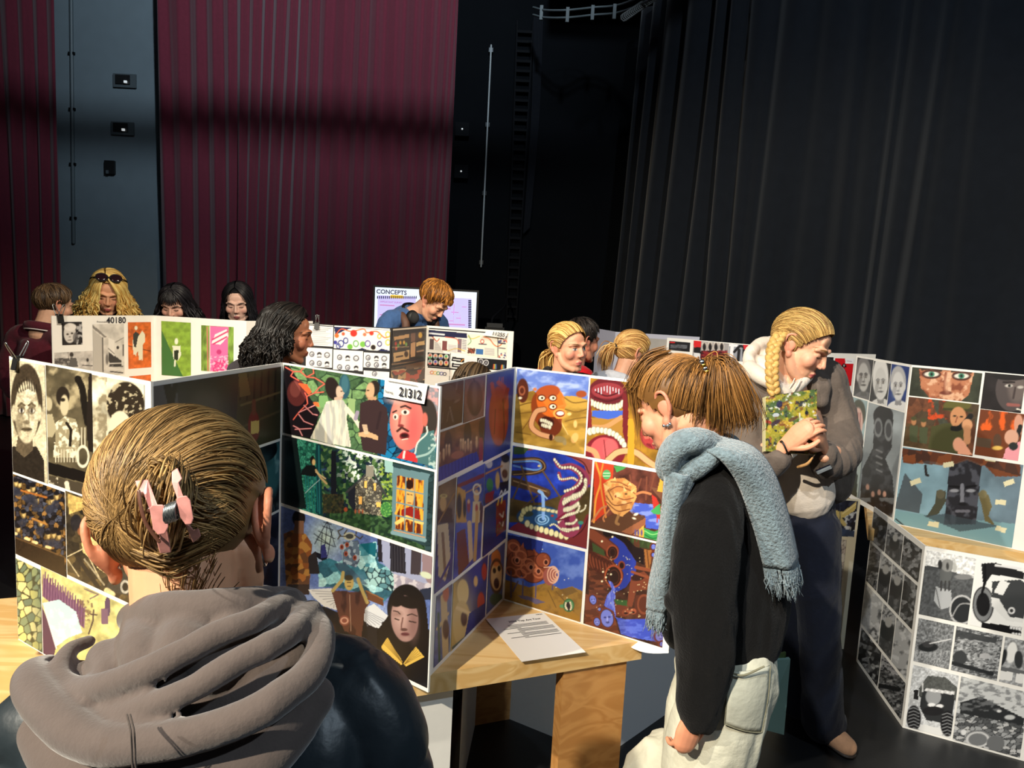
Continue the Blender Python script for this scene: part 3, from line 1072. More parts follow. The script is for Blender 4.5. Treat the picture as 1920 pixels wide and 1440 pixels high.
def artC1(a):
    a.at(520, 670, 6)
    a.bg((84, 118, 78)).cells(120, [(98, 134, 86), (74, 106, 72), (114, 150, 98), (64, 92, 62)], edge=.1, ecol=(44, 66, 48), sx=.8).noise(20, .25)
    right = a.x > 1130
    a.cells(90, [(30, 120, 170), (24, 84, 130), (40, 96, 120), (22, 60, 90)], edge=.12, ecol=(14, 34, 56), where=right * 1.0, sy=1.2)
    a.p([(60, 90), (130, 90), (330, 400), (480, 620), (380, 920), (60, 850)], (26, 20, 26))
    a.e(220, 400, 110, 150, (96, 44, 44)).e(200, 360, 60, 90, (128, 66, 62)).p([(230, 290), (330, 300), (390, 390), (350, 420)], (236, 98, 56))
    RL = (255, 120, 92)
    for L_ in ([(90, 110), (180, 160), (260, 160), (320, 80)], [(180, 160), (150, 210), (240, 260)], [(260, 160), (330, 220), (420, 230), (520, 290)],
               [(400, 110), (410, 180), (330, 220)], [(310, 400), (330, 440), (420, 400), (520, 390)], [(420, 400), (470, 340), (530, 300)],
               [(330, 440), (340, 520), (240, 620), (180, 700)], [(240, 620), (420, 540)], [(240, 640), (300, 720), (400, 760)], [(180, 770), (240, 800), (280, 880)],
               [(200, 810), (380, 800)], [(300, 540), (400, 640), (450, 650)]):
        a.l(L_, 20, (150, 50, 56), a=.6).l(L_, 9, RL if L_[0][1] < 500 else (240, 170, 170))
    a.e(450, 530, 50, 22, (240, 110, 60), 25)
    a.e(755, 330, 62, 140, (46, 84, 100)).e(760, 300, 40, 100, (70, 116, 128), a=.7)
    a.p([(470, 430), (560, 430), (600, 560), (470, 560)], (120, 164, 104)).p([(790, 460), (880, 470), (870, 660), (810, 680)], (142, 172, 116))
    a.e(620, 350, 78, 130, (40, 32, 30), -15).e(700, 400, 40, 80, (206, 178, 156), -8).p([(640, 450), (730, 440), (720, 540), (650, 540)], (196, 168, 146))
    a.l([(735, 390), (752, 405), (738, 420)], 10, (206, 178, 156)).e(722, 382, 10, 6, INK).l([(722, 448), (742, 448)], 7, (150, 70, 70))
    dress = [(550, 500), (640, 480), (740, 480), (790, 560), (780, 700), (830, 1010), (740, 1000), (540, 960), (370, 910), (470, 700)]
    a.p(dress, (226, 220, 198)).cloud(60, (168, 170, 166), .5, .66, .8, sx=1.6, sy=.25, where=a.inside(dress))
    a.l([(560, 540), (570, 720), (590, 960)], 50, (190, 190, 186)).l([(780, 580), (860, 670), (930, 790)], 56, (222, 216, 196), w2=38)
    a.e(960, 790, 36, 30, (204, 176, 150), 40)
    a.e(1085, 350, 66, 90, (44, 36, 32), 10).e(1045, 380, 48, 98, (202, 164, 128), 4).e(1020, 372, 12, 7, INK).l([(1000, 390), (992, 415), (1006, 424)], 10, (190, 148, 112)).l([(1005, 450), (1030, 452)], 7, (140, 76, 60))
    a.p([(1020, 450), (1110, 440), (1120, 500), (1060, 530), (1020, 500)], (190, 150, 116))
    a.p([(930, 520), (1020, 480), (1130, 480), (1230, 570), (1250, 700), (1220, 1100), (960, 1050), (920, 800)], (58, 42, 44))
    a.l([(900, 620), (880, 690)], 44, (150, 140, 160)).l([(1160, 620), (1120, 800)], 30, (44, 32, 36), a=.6)
    a.p([(910, 850), (1010, 830), (1130, 880), (1130, 930), (1010, 900), (920, 890)], (204, 166, 126))
    for i in range(4):
        a.l([(960 + i * 14, 760), (985 + i * 12, 860)], 12, (214, 184, 152))
    hd = [(1240, 520), (1320, 440), (1680, 480), (1820, 560), (1800, 1000), (1560, 1100), (1420, 1090), (1330, 920), (1260, 720)]
    a.e(1750, 640, 110, 330, (196, 150, 150)).cloud(40, (120, 130, 140), .5, .62, .8, where=(a.x > 1640) * 1.0)
    a.e(1690, 700, 110, 230, (56, 50, 46)).e(1455, 720, 190, 330, (206, 112, 104)).e(1390, 680, 90, 230, (228, 160, 142), a=.7, soft=14).e(1530, 800, 70, 200, (214, 92, 92), a=.8, soft=14)
    a.e(1660, 700, 32, 80, (196, 104, 92)).e(1350, 480, 120, 40, (212, 170, 164), a=.8, soft=8)
    a.e(1440, 618, 46, 30, (240, 226, 212)).e(1330, 668, 28, 34, (240, 226, 212)).e(1438, 618, 18, 20, (40, 34, 34)).e(1326, 672, 12, 18, (40, 34, 34))
    a.l([(1390, 560), (1440, 545), (1500, 575)], 22, (70, 46, 44)).l([(1300, 620), (1340, 600)], 18, (70, 46, 44))
    a.l([(1385, 660), (1370, 760)], 26, (176, 84, 80)).e(1390, 770, 34, 18, (128, 54, 54)).l([(1350, 830), (1400, 790), (1470, 830)], 26, (76, 44, 40))
    a.e(1430, 885, 56, 40, (120, 40, 44)).e(1430, 880, 40, 22, (52, 22, 24)).l([(1405, 925), (1465, 915)], 12, (226, 206, 190))
    a.p([(1420, 1040), (1540, 1080), (1620, 1200), (1340, 1130)], (196, 52, 56)).l([(1430, 1060), (1420, 1130)], 24, (236, 220, 214))
    a.p([(1620, 860), (1760, 820), (1800, 1230), (1580, 1190), (1560, 1040)], (70, 110, 112)).l([(1680, 780), (1680, 860), (1580, 960), (1550, 1080)], 18, (206, 214, 206), smooth=4)
    a.l([(1570, 1120), (1700, 1080), (1790, 980)], 26, (150, 180, 176), smooth=4).cloud(30, (196, 214, 206), .55, .65, .8, where=(a.x > 1700) & (a.y > 850))

def artC2(a):
    a.at(520, 800, 5.5375)
    a.bg((20, 36, 30)).noise(60, .5)
    wood = (a.x > 440) & (a.x < 1230)
    a.cells(34, [(28, 58, 40), (20, 40, 34), (52, 84, 48), (86, 116, 70), (24, 36, 52), (36, 66, 52)], where=wood * 1.0)
    a.cloud(30, (236, 244, 236), .54, .6, .95, where=((a.x > 620) & (a.x < 1200) & (a.y < 500 + .1 * a.x)) * np.clip(1.2 - np.abs(a.x - 880) / 300., 0, 1))
    a.cloud(26, (150, 176, 70), .55, .62, .9, where=(a.x > 1060) & (a.x < 1210) & (a.y > 400) & (a.y < 760))
    a.cells(30, [(30, 92, 76), (44, 120, 98), (22, 70, 62), (60, 140, 116)], where=((a.x > 200) & (a.x < 420)) * 1.0, edge=.1, ecol=(14, 46, 42))
    a.p([(400, 180), (450, 190), (470, 920), (400, 900)], (14, 52, 58)).l([(430, 200), (440, 900)], 12, (36, 104, 108))
    a.p([(30, 90), (200, 120), (300, 860), (30, 800)], (14, 24, 24))
    for i in range(5):
        a.l([(290 + i * 28, 500), (310 + i * 28, 880)], 10, (24, 100, 104))
    a.l([(440, 550), (360, 620), (290, 690)], 8, (150, 170, 170))
    a.e(365, 350, 26, 46, (24, 20, 18)).e(378, 370, 18, 34, (196, 164, 110)).p([(250, 460), (300, 400), (390, 400), (420, 480), (400, 520), (250, 500)], (16, 20, 20))
    a.l([(400, 450), (450, 530), (510, 590)], 22, (176, 148, 104)).l([(400, 470), (500, 540)], 14, (196, 170, 124))
    a.p([(560, 250), (610, 260), (615, 700), (555, 700)], (22, 24, 32)).cloud(50, (52, 84, 130), .5, .65, .8, where=(a.x > 450) & (a.x < 560) & (a.y > 430) & (a.y < 700))
    a.cells(30, [(40, 66, 40), (60, 92, 56), (30, 50, 36)], where=(a.y > 830 + (a.x - 600) * .25) * (a.x > 560) * 1.0, a=.9)
    a.cells(20, [(66, 54, 34), (44, 40, 30), (30, 30, 26)], where=((a.x > 470) & (a.x < 690) & (a.y > 700) & (a.y < 900)) * 1.0, a=.8)
    hs = [(810, 620), (940, 480), (1090, 650), (1080, 830), (1090, 930), (810, 890)]
    a.p([(730, 640), (820, 600), (810, 900), (740, 800)], (34, 36, 46)).p(hs, (130, 126, 112)).cells(24, [(150, 146, 130), (96, 92, 84), (70, 68, 62), (176, 168, 140)], where=a.inside(hs) * .85, edge=.2, ecol=(48, 44, 40))
    a.l([(720, 680), (940, 480), (1000, 490), (1130, 720)], 22, (58, 58, 62)).p([(920, 400), (1000, 410), (1000, 520), (920, 520)], (136, 132, 120))
    for x, y, w_, h_ in ((915, 600, 26, 70), (1012, 625, 24, 76), (862, 765, 36, 80), (1050, 810, 44, 50)):
        a.p([(x - w_ / 2, y - h_ / 2), (x + w_ / 2, y - h_ / 2), (x + w_ / 2, y + h_ / 2), (x - w_ / 2, y + h_ / 2)], (250, 190, 100))
    a.e(1130, 860, 60, 80, (60, 122, 62)).cloud(14, (130, 186, 90), .5, .6, .8, where=(((a.x - 1130) / 60.) ** 2 + ((a.y - 860) / 80.) ** 2 < 1))
    for x in (810, 850, 885):
        a.e(x, 880, 9, 24, (170, 92, 60))
    a.e(710, 860, 20, 24, (150, 70, 44))
    a.p([(1200, 380), (1650, 460), (1620, 1270), (1190, 1110)], (40, 62, 66)).cells(60, [(46, 70, 74), (36, 56, 60)], where=((a.x > 1530) & (a.y > 500)) * 1.0, edge=.08, ecol=(22, 36, 40), sx=.6)
    a.p([(1195, 420), (1590, 490), (1570, 540), (1540, 1190), (1190, 1110)], (98, 130, 138)).p([(1110, 340), (1200, 350), (1200, 480), (1120, 470)], (150, 190, 186))
    wn = [(1245, 505), (1520, 560), (1510, 1120), (1222, 1060)]
    a.p(wn, (96, 40, 22)).cloud(40, (246, 160, 50), .46, .58, 1, sx=2, sy=.3, where=a.inside(wn) * 1.0)
    a.e(1375, 720, 44, 110, (220, 170, 96)).e(1372, 600, 40, 50, (44, 22, 16)).p([(1290, 860), (1380, 830), (1480, 880), (1480, 960), (1290, 930)], (140, 34, 28))
    a.l([(1350, 700), (1370, 705)], 8, INK).l([(1385, 705), (1400, 710)], 8, INK).l([(1355, 790), (1390, 795)], 8, (120, 50, 30))
    a.l([(1240, 1000), (1340, 940), (1500, 1000)], 40, (246, 196, 110)).l([(1230, 900), (1290, 780)], 24, (250, 170, 60)).l([(1500, 960), (1470, 760)], 24, (250, 170, 60))
    for (q, r_) in (((1335, 520), (1320, 1090)), ((1428, 540), (1412, 1110))):
        a.l([q, r_], 12, (104, 140, 150))
    for (q, r_) in (((1240, 640), (1520, 700)), ((1232, 785), (1515, 850)), ((1228, 920), (1512, 985))):
        a.l([q, r_], 15, (104, 140, 150))
    a.l([(1195, 1100), (1530, 1180)], 40, (120, 152, 160)).l([(1210, 1075), (1530, 1150)], 8, (226, 150, 90))

def artC3(a):
    a.at(500, 940, 4.115)
    a.bg((84, 104, 160)).cloud(140, (140, 160, 206), .45, .7, .8)
    a.e(450, 290, 110, 130, (190, 206, 170), a=.7, soft=50)
    SH = (22, 24, 34)
    a.p([(385, 390), (470, 430), (450, 470), (380, 430)], SH)
    for (q, r_) in (((470, 150), (440, 430)), ((430, 240), (415, 400)), ((505, 220), (470, 420)), ((400, 230), (530, 290)), ((380, 290), (520, 350)), ((430, 190), (510, 220)),
                    ((365, 250), (480, 330)), ((470, 150), (530, 350)), ((470, 150), (370, 330)), ((440, 160), (500, 180))):
        a.l([q, r_], 5, SH)
    a.p([(420, 340), (450, 330), (470, 430), (420, 440)], (44, 46, 100))
    ice = [(400, 470), (480, 440), (560, 470), (720, 330), (850, 310), (860, 470), (990, 540), (980, 700), (900, 780), (700, 700), (520, 660), (400, 660)]
    a.p(ice, (96, 156, 170)).cells(60, [(60, 124, 140), (140, 190, 196), (40, 92, 112), (176, 214, 214), (28, 66, 84)], where=a.inside(ice) * .8).noise(14, .2)
    a.p([(720, 330), (845, 320), (840, 430), (780, 400)], (20, 92, 108)).cells(46, [(150, 190, 190), (84, 130, 140)], where=a.inside([(740, 500), (990, 540), (980, 700), (800, 640)]) * 1.0, edge=.18, ecol=(20, 40, 50))
    a.p([(590, 310), (710, 300), (720, 450), (690, 510), (590, 480), (575, 400)], (120, 140, 158)).cells(22, [(150, 166, 180), (80, 96, 116), (60, 70, 90)], where=a.inside([(590, 310), (710, 300), (720, 450), (690, 510), (590, 480)]) * .8)
    for x, y in ((612, 405), (620, 335), (680, 435), (580, 352)):
        a.e(x, y, 15, 20, (150, 70, 50)).e(x, y, 7, 10, (60, 30, 26))
    a.e(640, 270, 44, 30, (60, 62, 62)).ring(640, 270, 40, 26, 6, (170, 170, 150))
    for L_ in ([(610, 270), (570, 270), (550, 230), (590, 210)], [(570, 260), (550, 290)], [(680, 260), (720, 290), (740, 270)], [(690, 250), (690, 215)], [(600, 250), (620, 220)]):
        a.l(L_, 9, (70, 62, 50))
    a.p([(520, 480), (600, 470), (780, 640), (700, 640), (560, 540)], (50, 64, 84), a=.7)
    a.e(720, 600, 50, 50, (120, 170, 200), a=.4, soft=10)
    a.p([(850, 250), (1260, 370), (1290, 660), (980, 560), (900, 480)], (150, 156, 186)).p([(855, 255), (885, 265), (895, 470), (860, 465)], (36, 32, 40)).p([(950, 300), (1065, 330), (1075, 560), (955, 540)], (34, 32, 40))
    a.p([(1115, 360), (1195, 385), (1185, 570), (1110, 560)], (60, 52, 58)).p([(1200, 380), (1300, 400), (1290, 700), (1200, 560)], (140, 118, 124)).l([(900, 285), (1195, 380)], 30, (110, 96, 104))
    for i in range(5):
        a.l([(965 + i * 22, 320), (968 + i * 22, 540)], 6, (60, 58, 66))
    a.p([(980, 560), (1250, 640), (1290, 760), (980, 700)], (150, 144, 160)).cloud(30, (206, 200, 206), .5, .6, .8, where=a.inside([(980, 560), (1290, 640), (1290, 740), (980, 700)]))
    a.e(1230, 570, 50, 24, (196, 206, 180), 20).p([(1180, 680), (1290, 660), (1290, 760), (1190, 760)], (34, 42, 62))
    a.p([(130, 250), (200, 220), (300, 250), (350, 330), (330, 660), (150, 660)], (134, 84, 44)).cells(40, [(150, 94, 46), (110, 62, 34), (70, 48, 36), (160, 120, 60)], where=a.inside([(130, 250), (200, 220), (300, 250), (350, 330), (330, 660), (150, 660)]) * .7)
    a.e(248, 130, 50, 62, (24, 20, 20)).p([(215, 150), (290, 150), (285, 250), (210, 250)], (110, 78, 60)).p([(320, 430), (380, 380), (410, 560), (330, 560)], (40, 36, 38)).p([(160, 640), (330, 640), (330, 720), (160, 720)], (50, 36, 28))
    a.p([(410, 800), (560, 860), (900, 920), (1290, 1000), (1290, 1500), (300, 1500), (330, 900)], (26, 24, 28))
    wl = [(320, 680), (500, 670), (560, 800), (540, 840), (440, 810), (360, 740)]
    a.p(wl, (206, 206, 206))
    wr = [(740, 830), (830, 790), (990, 930), (960, 950), (890, 930), (880, 985), (800, 960), (750, 920)]
    a.p(wr, (200, 204, 210))
    for i in range(7):
        a.l([(520, 700 + i * 16), (350 + i * 28, 690 + i * 22)], 4, (120, 120, 128)).l([(760, 840 + i * 12), (960 - i * 30, 940 + i * 4)], 4, (120, 124, 136))
    a.p([(560, 690), (640, 700), (730, 700), (800, 780), (760, 830), (730, 1050), (600, 1000), (560, 900), (500, 690)], (92, 58, 48)).cloud(50, (56, 34, 32), .5, .65, .8, sy=.4, where=(a.x > 500) & (a.x < 800) & (a.y > 690) & (a.y < 1060))
    a.l([(640, 720), (650, 1000)], 5, (170, 140, 120)).e(600, 920, 40, 40, (130, 76, 64)).ring(600, 920, 26, 22, 5, (196, 150, 130))
    a.e(636, 630, 36, 56, (186, 160, 96)).e(632, 590, 34, 22, (60, 54, 40)).l([(620, 625), (650, 625)], 5, INK).l([(625, 655), (648, 655)], 5, INK)
    a.l([(510, 690), (580, 610), (590, 550)], 26, (170, 150, 92)).l([(775, 780), (730, 670), (705, 600)], 26, (176, 154, 94))
    a.p([(760, 680), (900, 750), (900, 810), (780, 760)], (96, 60, 40)).l([(765, 690), (900, 755)], 8, (140, 96, 60))
    a.e(1080, 830, 150, 190, (18, 15, 17)).p([(1000, 800), (1230, 800), (1290, 1400), (860, 1400), (850, 1000)], (18, 15, 17))
    a.p([(990, 960), (1060, 1050), (1010, 1030)], (120, 88, 78))
    a.e(1065, 905, 105, 180, (142, 110, 106), -4).e(1035, 880, 60, 110, (190, 158, 150), a=.75, soft=16).e(1135, 960, 36, 110, (120, 88, 86), a=.7, soft=12).e(1010, 870, 30, 20, (120, 90, 84), a=.6, soft=8)
    a.e(1100, 780, 90, 46, (20, 16, 18), 12).e(1010, 760, 60, 50, (20, 16, 18), -40)
    a.l([(980, 845), (1010, 850), (1030, 870)], 8, (50, 36, 36)).l([(1085, 880), (1120, 868), (1160, 885)], 8, (50, 36, 36))
    a.l([(990, 905), (1020, 915)], 9, (46, 32, 32)).l([(1100, 925), (1150, 935)], 9, (46, 32, 32)).l([(1050, 900), (1040, 980), (1075, 995)], 12, (110, 78, 74), smooth=4).e(1060, 990, 26, 12, (84, 56, 54))
    a.e(1068, 1025, 32, 14, (98, 52, 58)).l([(1040, 1022), (1098, 1030)], 4, (50, 26, 30)).e(1075, 1060, 30, 12, (170, 136, 130), a=.6, soft=6)
    BK = (206, 170, 78)
    a.p([(885, 1120), (930, 1050), (1050, 1240), (1040, 1265), (890, 1140)], BK).p([(1055, 1250), (1150, 1120), (1215, 1200), (1075, 1275)], BK)
    for i in range(5):
        a.l([(905 + i * 8, 1095 - i * 10), (1045, 1245)], 3, (110, 84, 34)).l([(1150 + i * 10, 1130 + i * 14), (1062, 1258)], 3, (110, 84, 34))

C_.print_(((535, 683), (824, 728), (816, 877), (529, 813)), artC1, 11, cell=1.2, label='painting of a pale dressed woman, a man and a ruddy portrait')
C_.print_(((529, 818), (815, 881), (809, 1027), (526, 949)), artC2, 12, cell=1.2, label='painting of a stone cottage in woods and a lit sash window')
C_.print_(((526, 956), (811, 1034), (809, 1277), (522, 1170)), artC3, 13, cell=1.25, label='painting of a ship, icebergs, a winged figure and a reader with a book')

card = Panel(C_.pt(*C_.uv(725, 710))[:2] + C_.N[:2] * .006, C_.pt(*C_.uv(806, 722))[:2] + C_.N[:2] * .012, 0, 0.01, b1, name='placeholder')
bpy.data.objects.remove(card.o, do_unlink=True)

def card_quad(pl, q, d, name, thick=0.0012, parent=None):
    """stiff card at four pixels lying parallel in front of a panel"""
    pts = [pl.pt(*pl.uv(*p)) + pl.N * dd for p, dd in zip(q, d)]
    tl, tr, br, bl = pts
    V, Fq = hexa([bl, br, br - pl.N * thick, bl - pl.N * thick, tl, tr, tr - pl.N * thick, tl - pl.N * thick])
    o = mesh(name, V, Fq, M_white, parent or pl.o)
    return o, (tl, tr, br, bl)

o, (tl, tr, br, bl) = card_quad(C_, ((726, 707), (806, 720), (801, 757), (724, 743)), (.008, .008, .012, .010), 'number_card', parent=b1)
o['label'] = 'white card reading 21312 Painting'
xd, yd = nrm(br - bl), nrm(tl - bl)
ww, hh = np.linalg.norm(br - bl), np.linalg.norm(tl - bl)
nn = C_.N * 0.004
text_mesh(o, '21312', hh * 0.62, bl + xd * ww * 0.40 + yd * hh * 0.21 + nn, xd, yd, M_ink, bold=0.0008)
text_mesh(o, 'Painting', hh * 0.19, bl + xd * ww * 0.045 + yd * hh * 0.24 + nn, xd, yd, M_ink)
V = np.array([bl + xd * ww * u_ + yd * hh * v_ + nn for u_, v_ in ((.1, .84), (.82, .84), (.82, .875), (.1, .875))])
mesh('small_print', V, [(0, 1, 2, 3)], mat('pale_grey_ink', (150, 148, 150)), o)

b2 = thing('folding_board', 'folding painting board of blue and ochre surreal scenes beside the scarf wearer', 'art board', (P6[0], P6[1], BT), group='folding portfolio boards')
D_ = Panel(P5, P6, BT, BH, b2)
E_ = Panel(P6, P7, BT, BH, b2)

def D1(a):
    a.bg((34, 28, 30)).at(810, 680, 4.8).e(150, 270, 70, 70, (64, 60, 62)).e(225, 310, 36, 36, (62, 58, 60)).l([(220, 240), (228, 160)], 16, (84, 80, 82)).l([(160, 400), (190, 530)], 14, (90, 86, 88)).l([(150, 440), (135, 530)], 10, (76, 72, 74)).l([(100, 450), (90, 540)], 10, (70, 66, 68)).e(225, 345, 30, 10, (90, 86, 86), -30)

def D2(a):
    a.bg((112, 84, 80)).noise(14, .4).at(810, 680, 4.8).e(385, 320, 68, 160, (44, 42, 46)).e(385, 290, 26, 120, (110, 106, 108), a=.7, soft=5).l([(370, 130), (385, 170)], 12, (40, 36, 38)).e(430, 300, 20, 90, (70, 68, 72), a=.8, soft=5)

def D3(a):
    a.bg((52, 66, 150)).noise(40, .3).at(810, 680, 4.8)
    a.e(600, 480, 88, 270, (150, 52, 44)).l([(540, 190), (560, 330)], 34, (160, 60, 50)).l([(600, 180), (660, 240), (670, 400)], 40, (168, 66, 54), smooth=4).l([(680, 240), (620, 420)], 34, (140, 44, 40)).e(570, 560, 30, 160, (176, 72, 60), a=.6, soft=5).l([(640, 330), (650, 600), (640, 720)], 9, (84, 26, 26), smooth=4).l([(570, 420), (560, 640)], 8, (96, 30, 28))
    for x in (605, 625, 640):
        a.l([(x, 130), (x + 2, 190)], 7, (190, 90, 70))

def D4(a):
    a.bg((112, 70, 46)).at(810, 680, 4.8).noise(60, .3)
    for x, y in ((145, 720), (320, 640), (455, 600)):
        a.e(x, y, 34, 110, (46, 28, 26))
    for i, (x, y) in enumerate(((70, 860), (105, 830), (130, 790), (155, 790), (260, 740), (280, 740), (300, 760), (325, 740), (350, 760), (402, 720), (440, 760))):
        a.e(x, y, 11, 50, (206, 168, 120) if i % 2 else (180, 140, 100)).e(x, y - 44, 8, 14, (226, 190, 146))
    a.e(230, 830, 60, 34, (170, 108, 72), -15).e(225, 740, 14, 18, (90, 50, 36))
    a.p([(50, 950), (400, 800), (435, 890), (50, 1080)], (52, 64, 160))
    for i in range(12):
        a.l([(60 + i * 30, 950 - i * 13), (62 + i * 30, 1060 - i * 14)], 6, (34, 42, 116))
    a.l([(440, 690), (440, 880)], 34, (150, 50, 40))

def D5(a):
    a.bg((86, 96, 158)).grad(0, 920, (120, 96, 70), 0, 1090, (56, 66, 140)).noise(20, .4).at(810, 680, 4.8)
    a.p([(50, 1330), (90, 1300), (180, 1310), (190, 1440), (50, 1440)], (66, 44, 42)).e(100, 1270, 30, 70, (198, 160, 110)).ring(105, 1200, 26, 14, 4, (206, 190, 120)).l([(60, 1440), (200, 1180)], 12, (150, 110, 60))
    a.at(0, 0, 1).p([(820, 985), (840, 980), (845, 1050), (835, 1090), (822, 1080)], (206, 186, 150)).l([(830, 1000), (835, 1080)], 5, (140, 110, 80)).l([(820, 1100), (850, 1040)], 4, (70, 60, 130))

def D6(a):
    a.bg((66, 80, 160)).noise(20, .3).at(810, 680, 4.8)
    a.l([(240, 1110), (470, 1010)], 34, (124, 52, 44)).l([(290, 1180), (440, 1100)], 12, (190, 140, 80)).p([(220, 1110), (300, 1150), (310, 1440), (215, 1440)], (190, 146, 74)).e(245, 1290, 22, 110, (40, 30, 40)).e(293, 1310, 14, 80, (40, 30, 40))
    a.e(400, 1200, 26, 60, (206, 172, 124)).ring(405, 1140, 34, 44, 7, (220, 214, 190)).p([(370, 1250), (440, 1250), (450, 1440), (360, 1440)], (206, 190, 150)).p([(430, 1240), (460, 1300), (460, 1440), (430, 1440)], (84, 40, 54)).e(402, 1310, 12, 36, (170, 60, 50)).e(330, 1290, 16, 60, (150, 56, 64)).e(330, 1250, 12, 20, (206, 170, 130))
    a.at(0, 0, 1).p([(856, 1000), (872, 990), (880, 1060), (860, 1090)], (110, 60, 44)).l([(880, 980), (884, 1060)], 8, (206, 180, 140)).l([(860, 1085), (904, 1030)], 6, (64, 70, 150)).l([(895, 960), (890, 1050)], 6, (190, 150, 90))

def D7(a):
    a.bg((58, 74, 150)).at(810, 680, 4.8).noise(30, .3)
    a.e(660, 960, 44, 120, (206, 184, 150)).e(660, 860, 36, 40, (36, 28, 26)).e(655, 1000, 26, 40, (110, 72, 46)).p([(610, 1080), (690, 1060), (685, 1200), (610, 1200)], (40, 32, 34)).e(590, 1060, 20, 80, (206, 170, 100)).e(520, 1100, 30, 60, (60, 130, 70)).p([(480, 1180), (560, 1150), (550, 1240), (480, 1270)], (150, 44, 44)).e(515, 910, 30, 40, (190, 190, 196)).l([(480, 1000), (630, 930)], 16, (180, 126, 66)).l([(610, 1190), (625, 1150), (640, 1190), (660, 1140), (670, 1180)], 9, (230, 226, 214))

def D8(a):
    a.bg((44, 56, 128)).noise(20, .3).at(500, 940, 3)
    a.p([(1290, 10), (1345, -10), (1345, 160), (1290, 200)], (150, 54, 36)).l([(1300, 20), (1310, -40)], 8, (230, 200, 90)).l([(1320, 10), (1330, -50)], 8, (230, 200, 90)).l([(1310, 70), (1328, 90), (1332, 60)], 7, (236, 226, 210)).l([(1310, 120), (1328, 140), (1332, 110)], 7, (236, 226, 210)).e(1378, 0, 8, 40, (226, 214, 180), 20)

def D9(a):
    a.bg((96, 104, 150)).noise(16, .4).at(0, 0, 1).l([(832, 1120), (836, 1240)], 12, (206, 176, 130)).e(836, 1112, 6, 16, (190, 100, 80)).l([(820, 1180), (840, 1150)], 5, (206, 176, 130)).e(836, 1180, 6, 18, (84, 44, 40)).l([(822, 1150), (824, 1240)], 4, (60, 90, 70))

def D10(a):
    a.bg((58, 62, 130)).noise(20, .3).at(0, 0, 1).grad(850, 1100, (190, 160, 96), 890, 1090, (52, 62, 140))
    a.e(868, 1110, 11, 24, (220, 196, 140)).e(866, 1170, 17, 44, (206, 178, 120)).e(870, 1160, 6, 14, (90, 60, 50)).l([(858, 1140), (880, 1150)], 7, (226, 200, 150)).e(902, 1130, 7, 20, (190, 60, 44)).e(908, 1072, 5, 16, (190, 70, 50)).e(892, 1090, 4, 10, (220, 180, 120)).p([(880, 1150), (910, 1130), (908, 1160), (870, 1200)], (44, 50, 120)).l([(850, 1215), (880, 1190)], 6, (84, 96, 90))

def D11(a):
    a.bg((74, 92, 150)).at(0, 0, 1).e(930, 1076, 11, 36, (206, 176, 120)).e(930, 1046, 9, 16, (196, 120, 60)).e(927, 1070, 3, 5, INK).e(936, 1066, 3, 5, INK).e(931, 1094, 5, 10, (60, 30, 30)).e(931, 1124, 13, 12, (70, 90, 66)).ring(931, 1080, 12, 30, 1.2, (90, 60, 40))

D_.print_(((822, 716), (868, 704), (867, 792), (822, 806)), D1, 14)
D_.print_(((870, 703), (908, 696), (908, 781), (869, 791)), D2, 15)
D_.print_(((911, 696), (963, 686), (957, 843), (908, 862)), D3, 16, label='painting of a red anatomical heart on blue')
D_.print_(((821, 809), (907, 784), (906, 862), (820, 903)), D4, 17, label='painting of a banquet behind a blue cloth')
D_.print_(((819, 912), (853, 896), (849, 1086), (816, 1111)), D5, 18)
D_.print_(((855, 895), (906, 871), (903, 1043), (851, 1085)), D6, 19)
D_.print_(((909, 869), (956, 848), (952, 922), (907, 946)), D7, 20)
D8o = D_.print_(((908, 950), (952, 927), (947, 1013), (905, 1040)), D8, 21)
D_.print_(((816, 1120), (847, 1094), (843, 1222), (814, 1250)), D9, 22)
D_.print_(((849, 1092), (913, 1043), (910, 1156), (845, 1219)), D10, 23)
D_.print_(((916, 1042), (945, 1018), (942, 1120), (912, 1152)), D11, 24)
text_mesh(D8o, 'EAT', 0.05, D_.pt(*D_.uv(929, 1003)) + D_.N * .003, D_.U, D_.V, mat('ochre_ink', (150, 120, 60)))

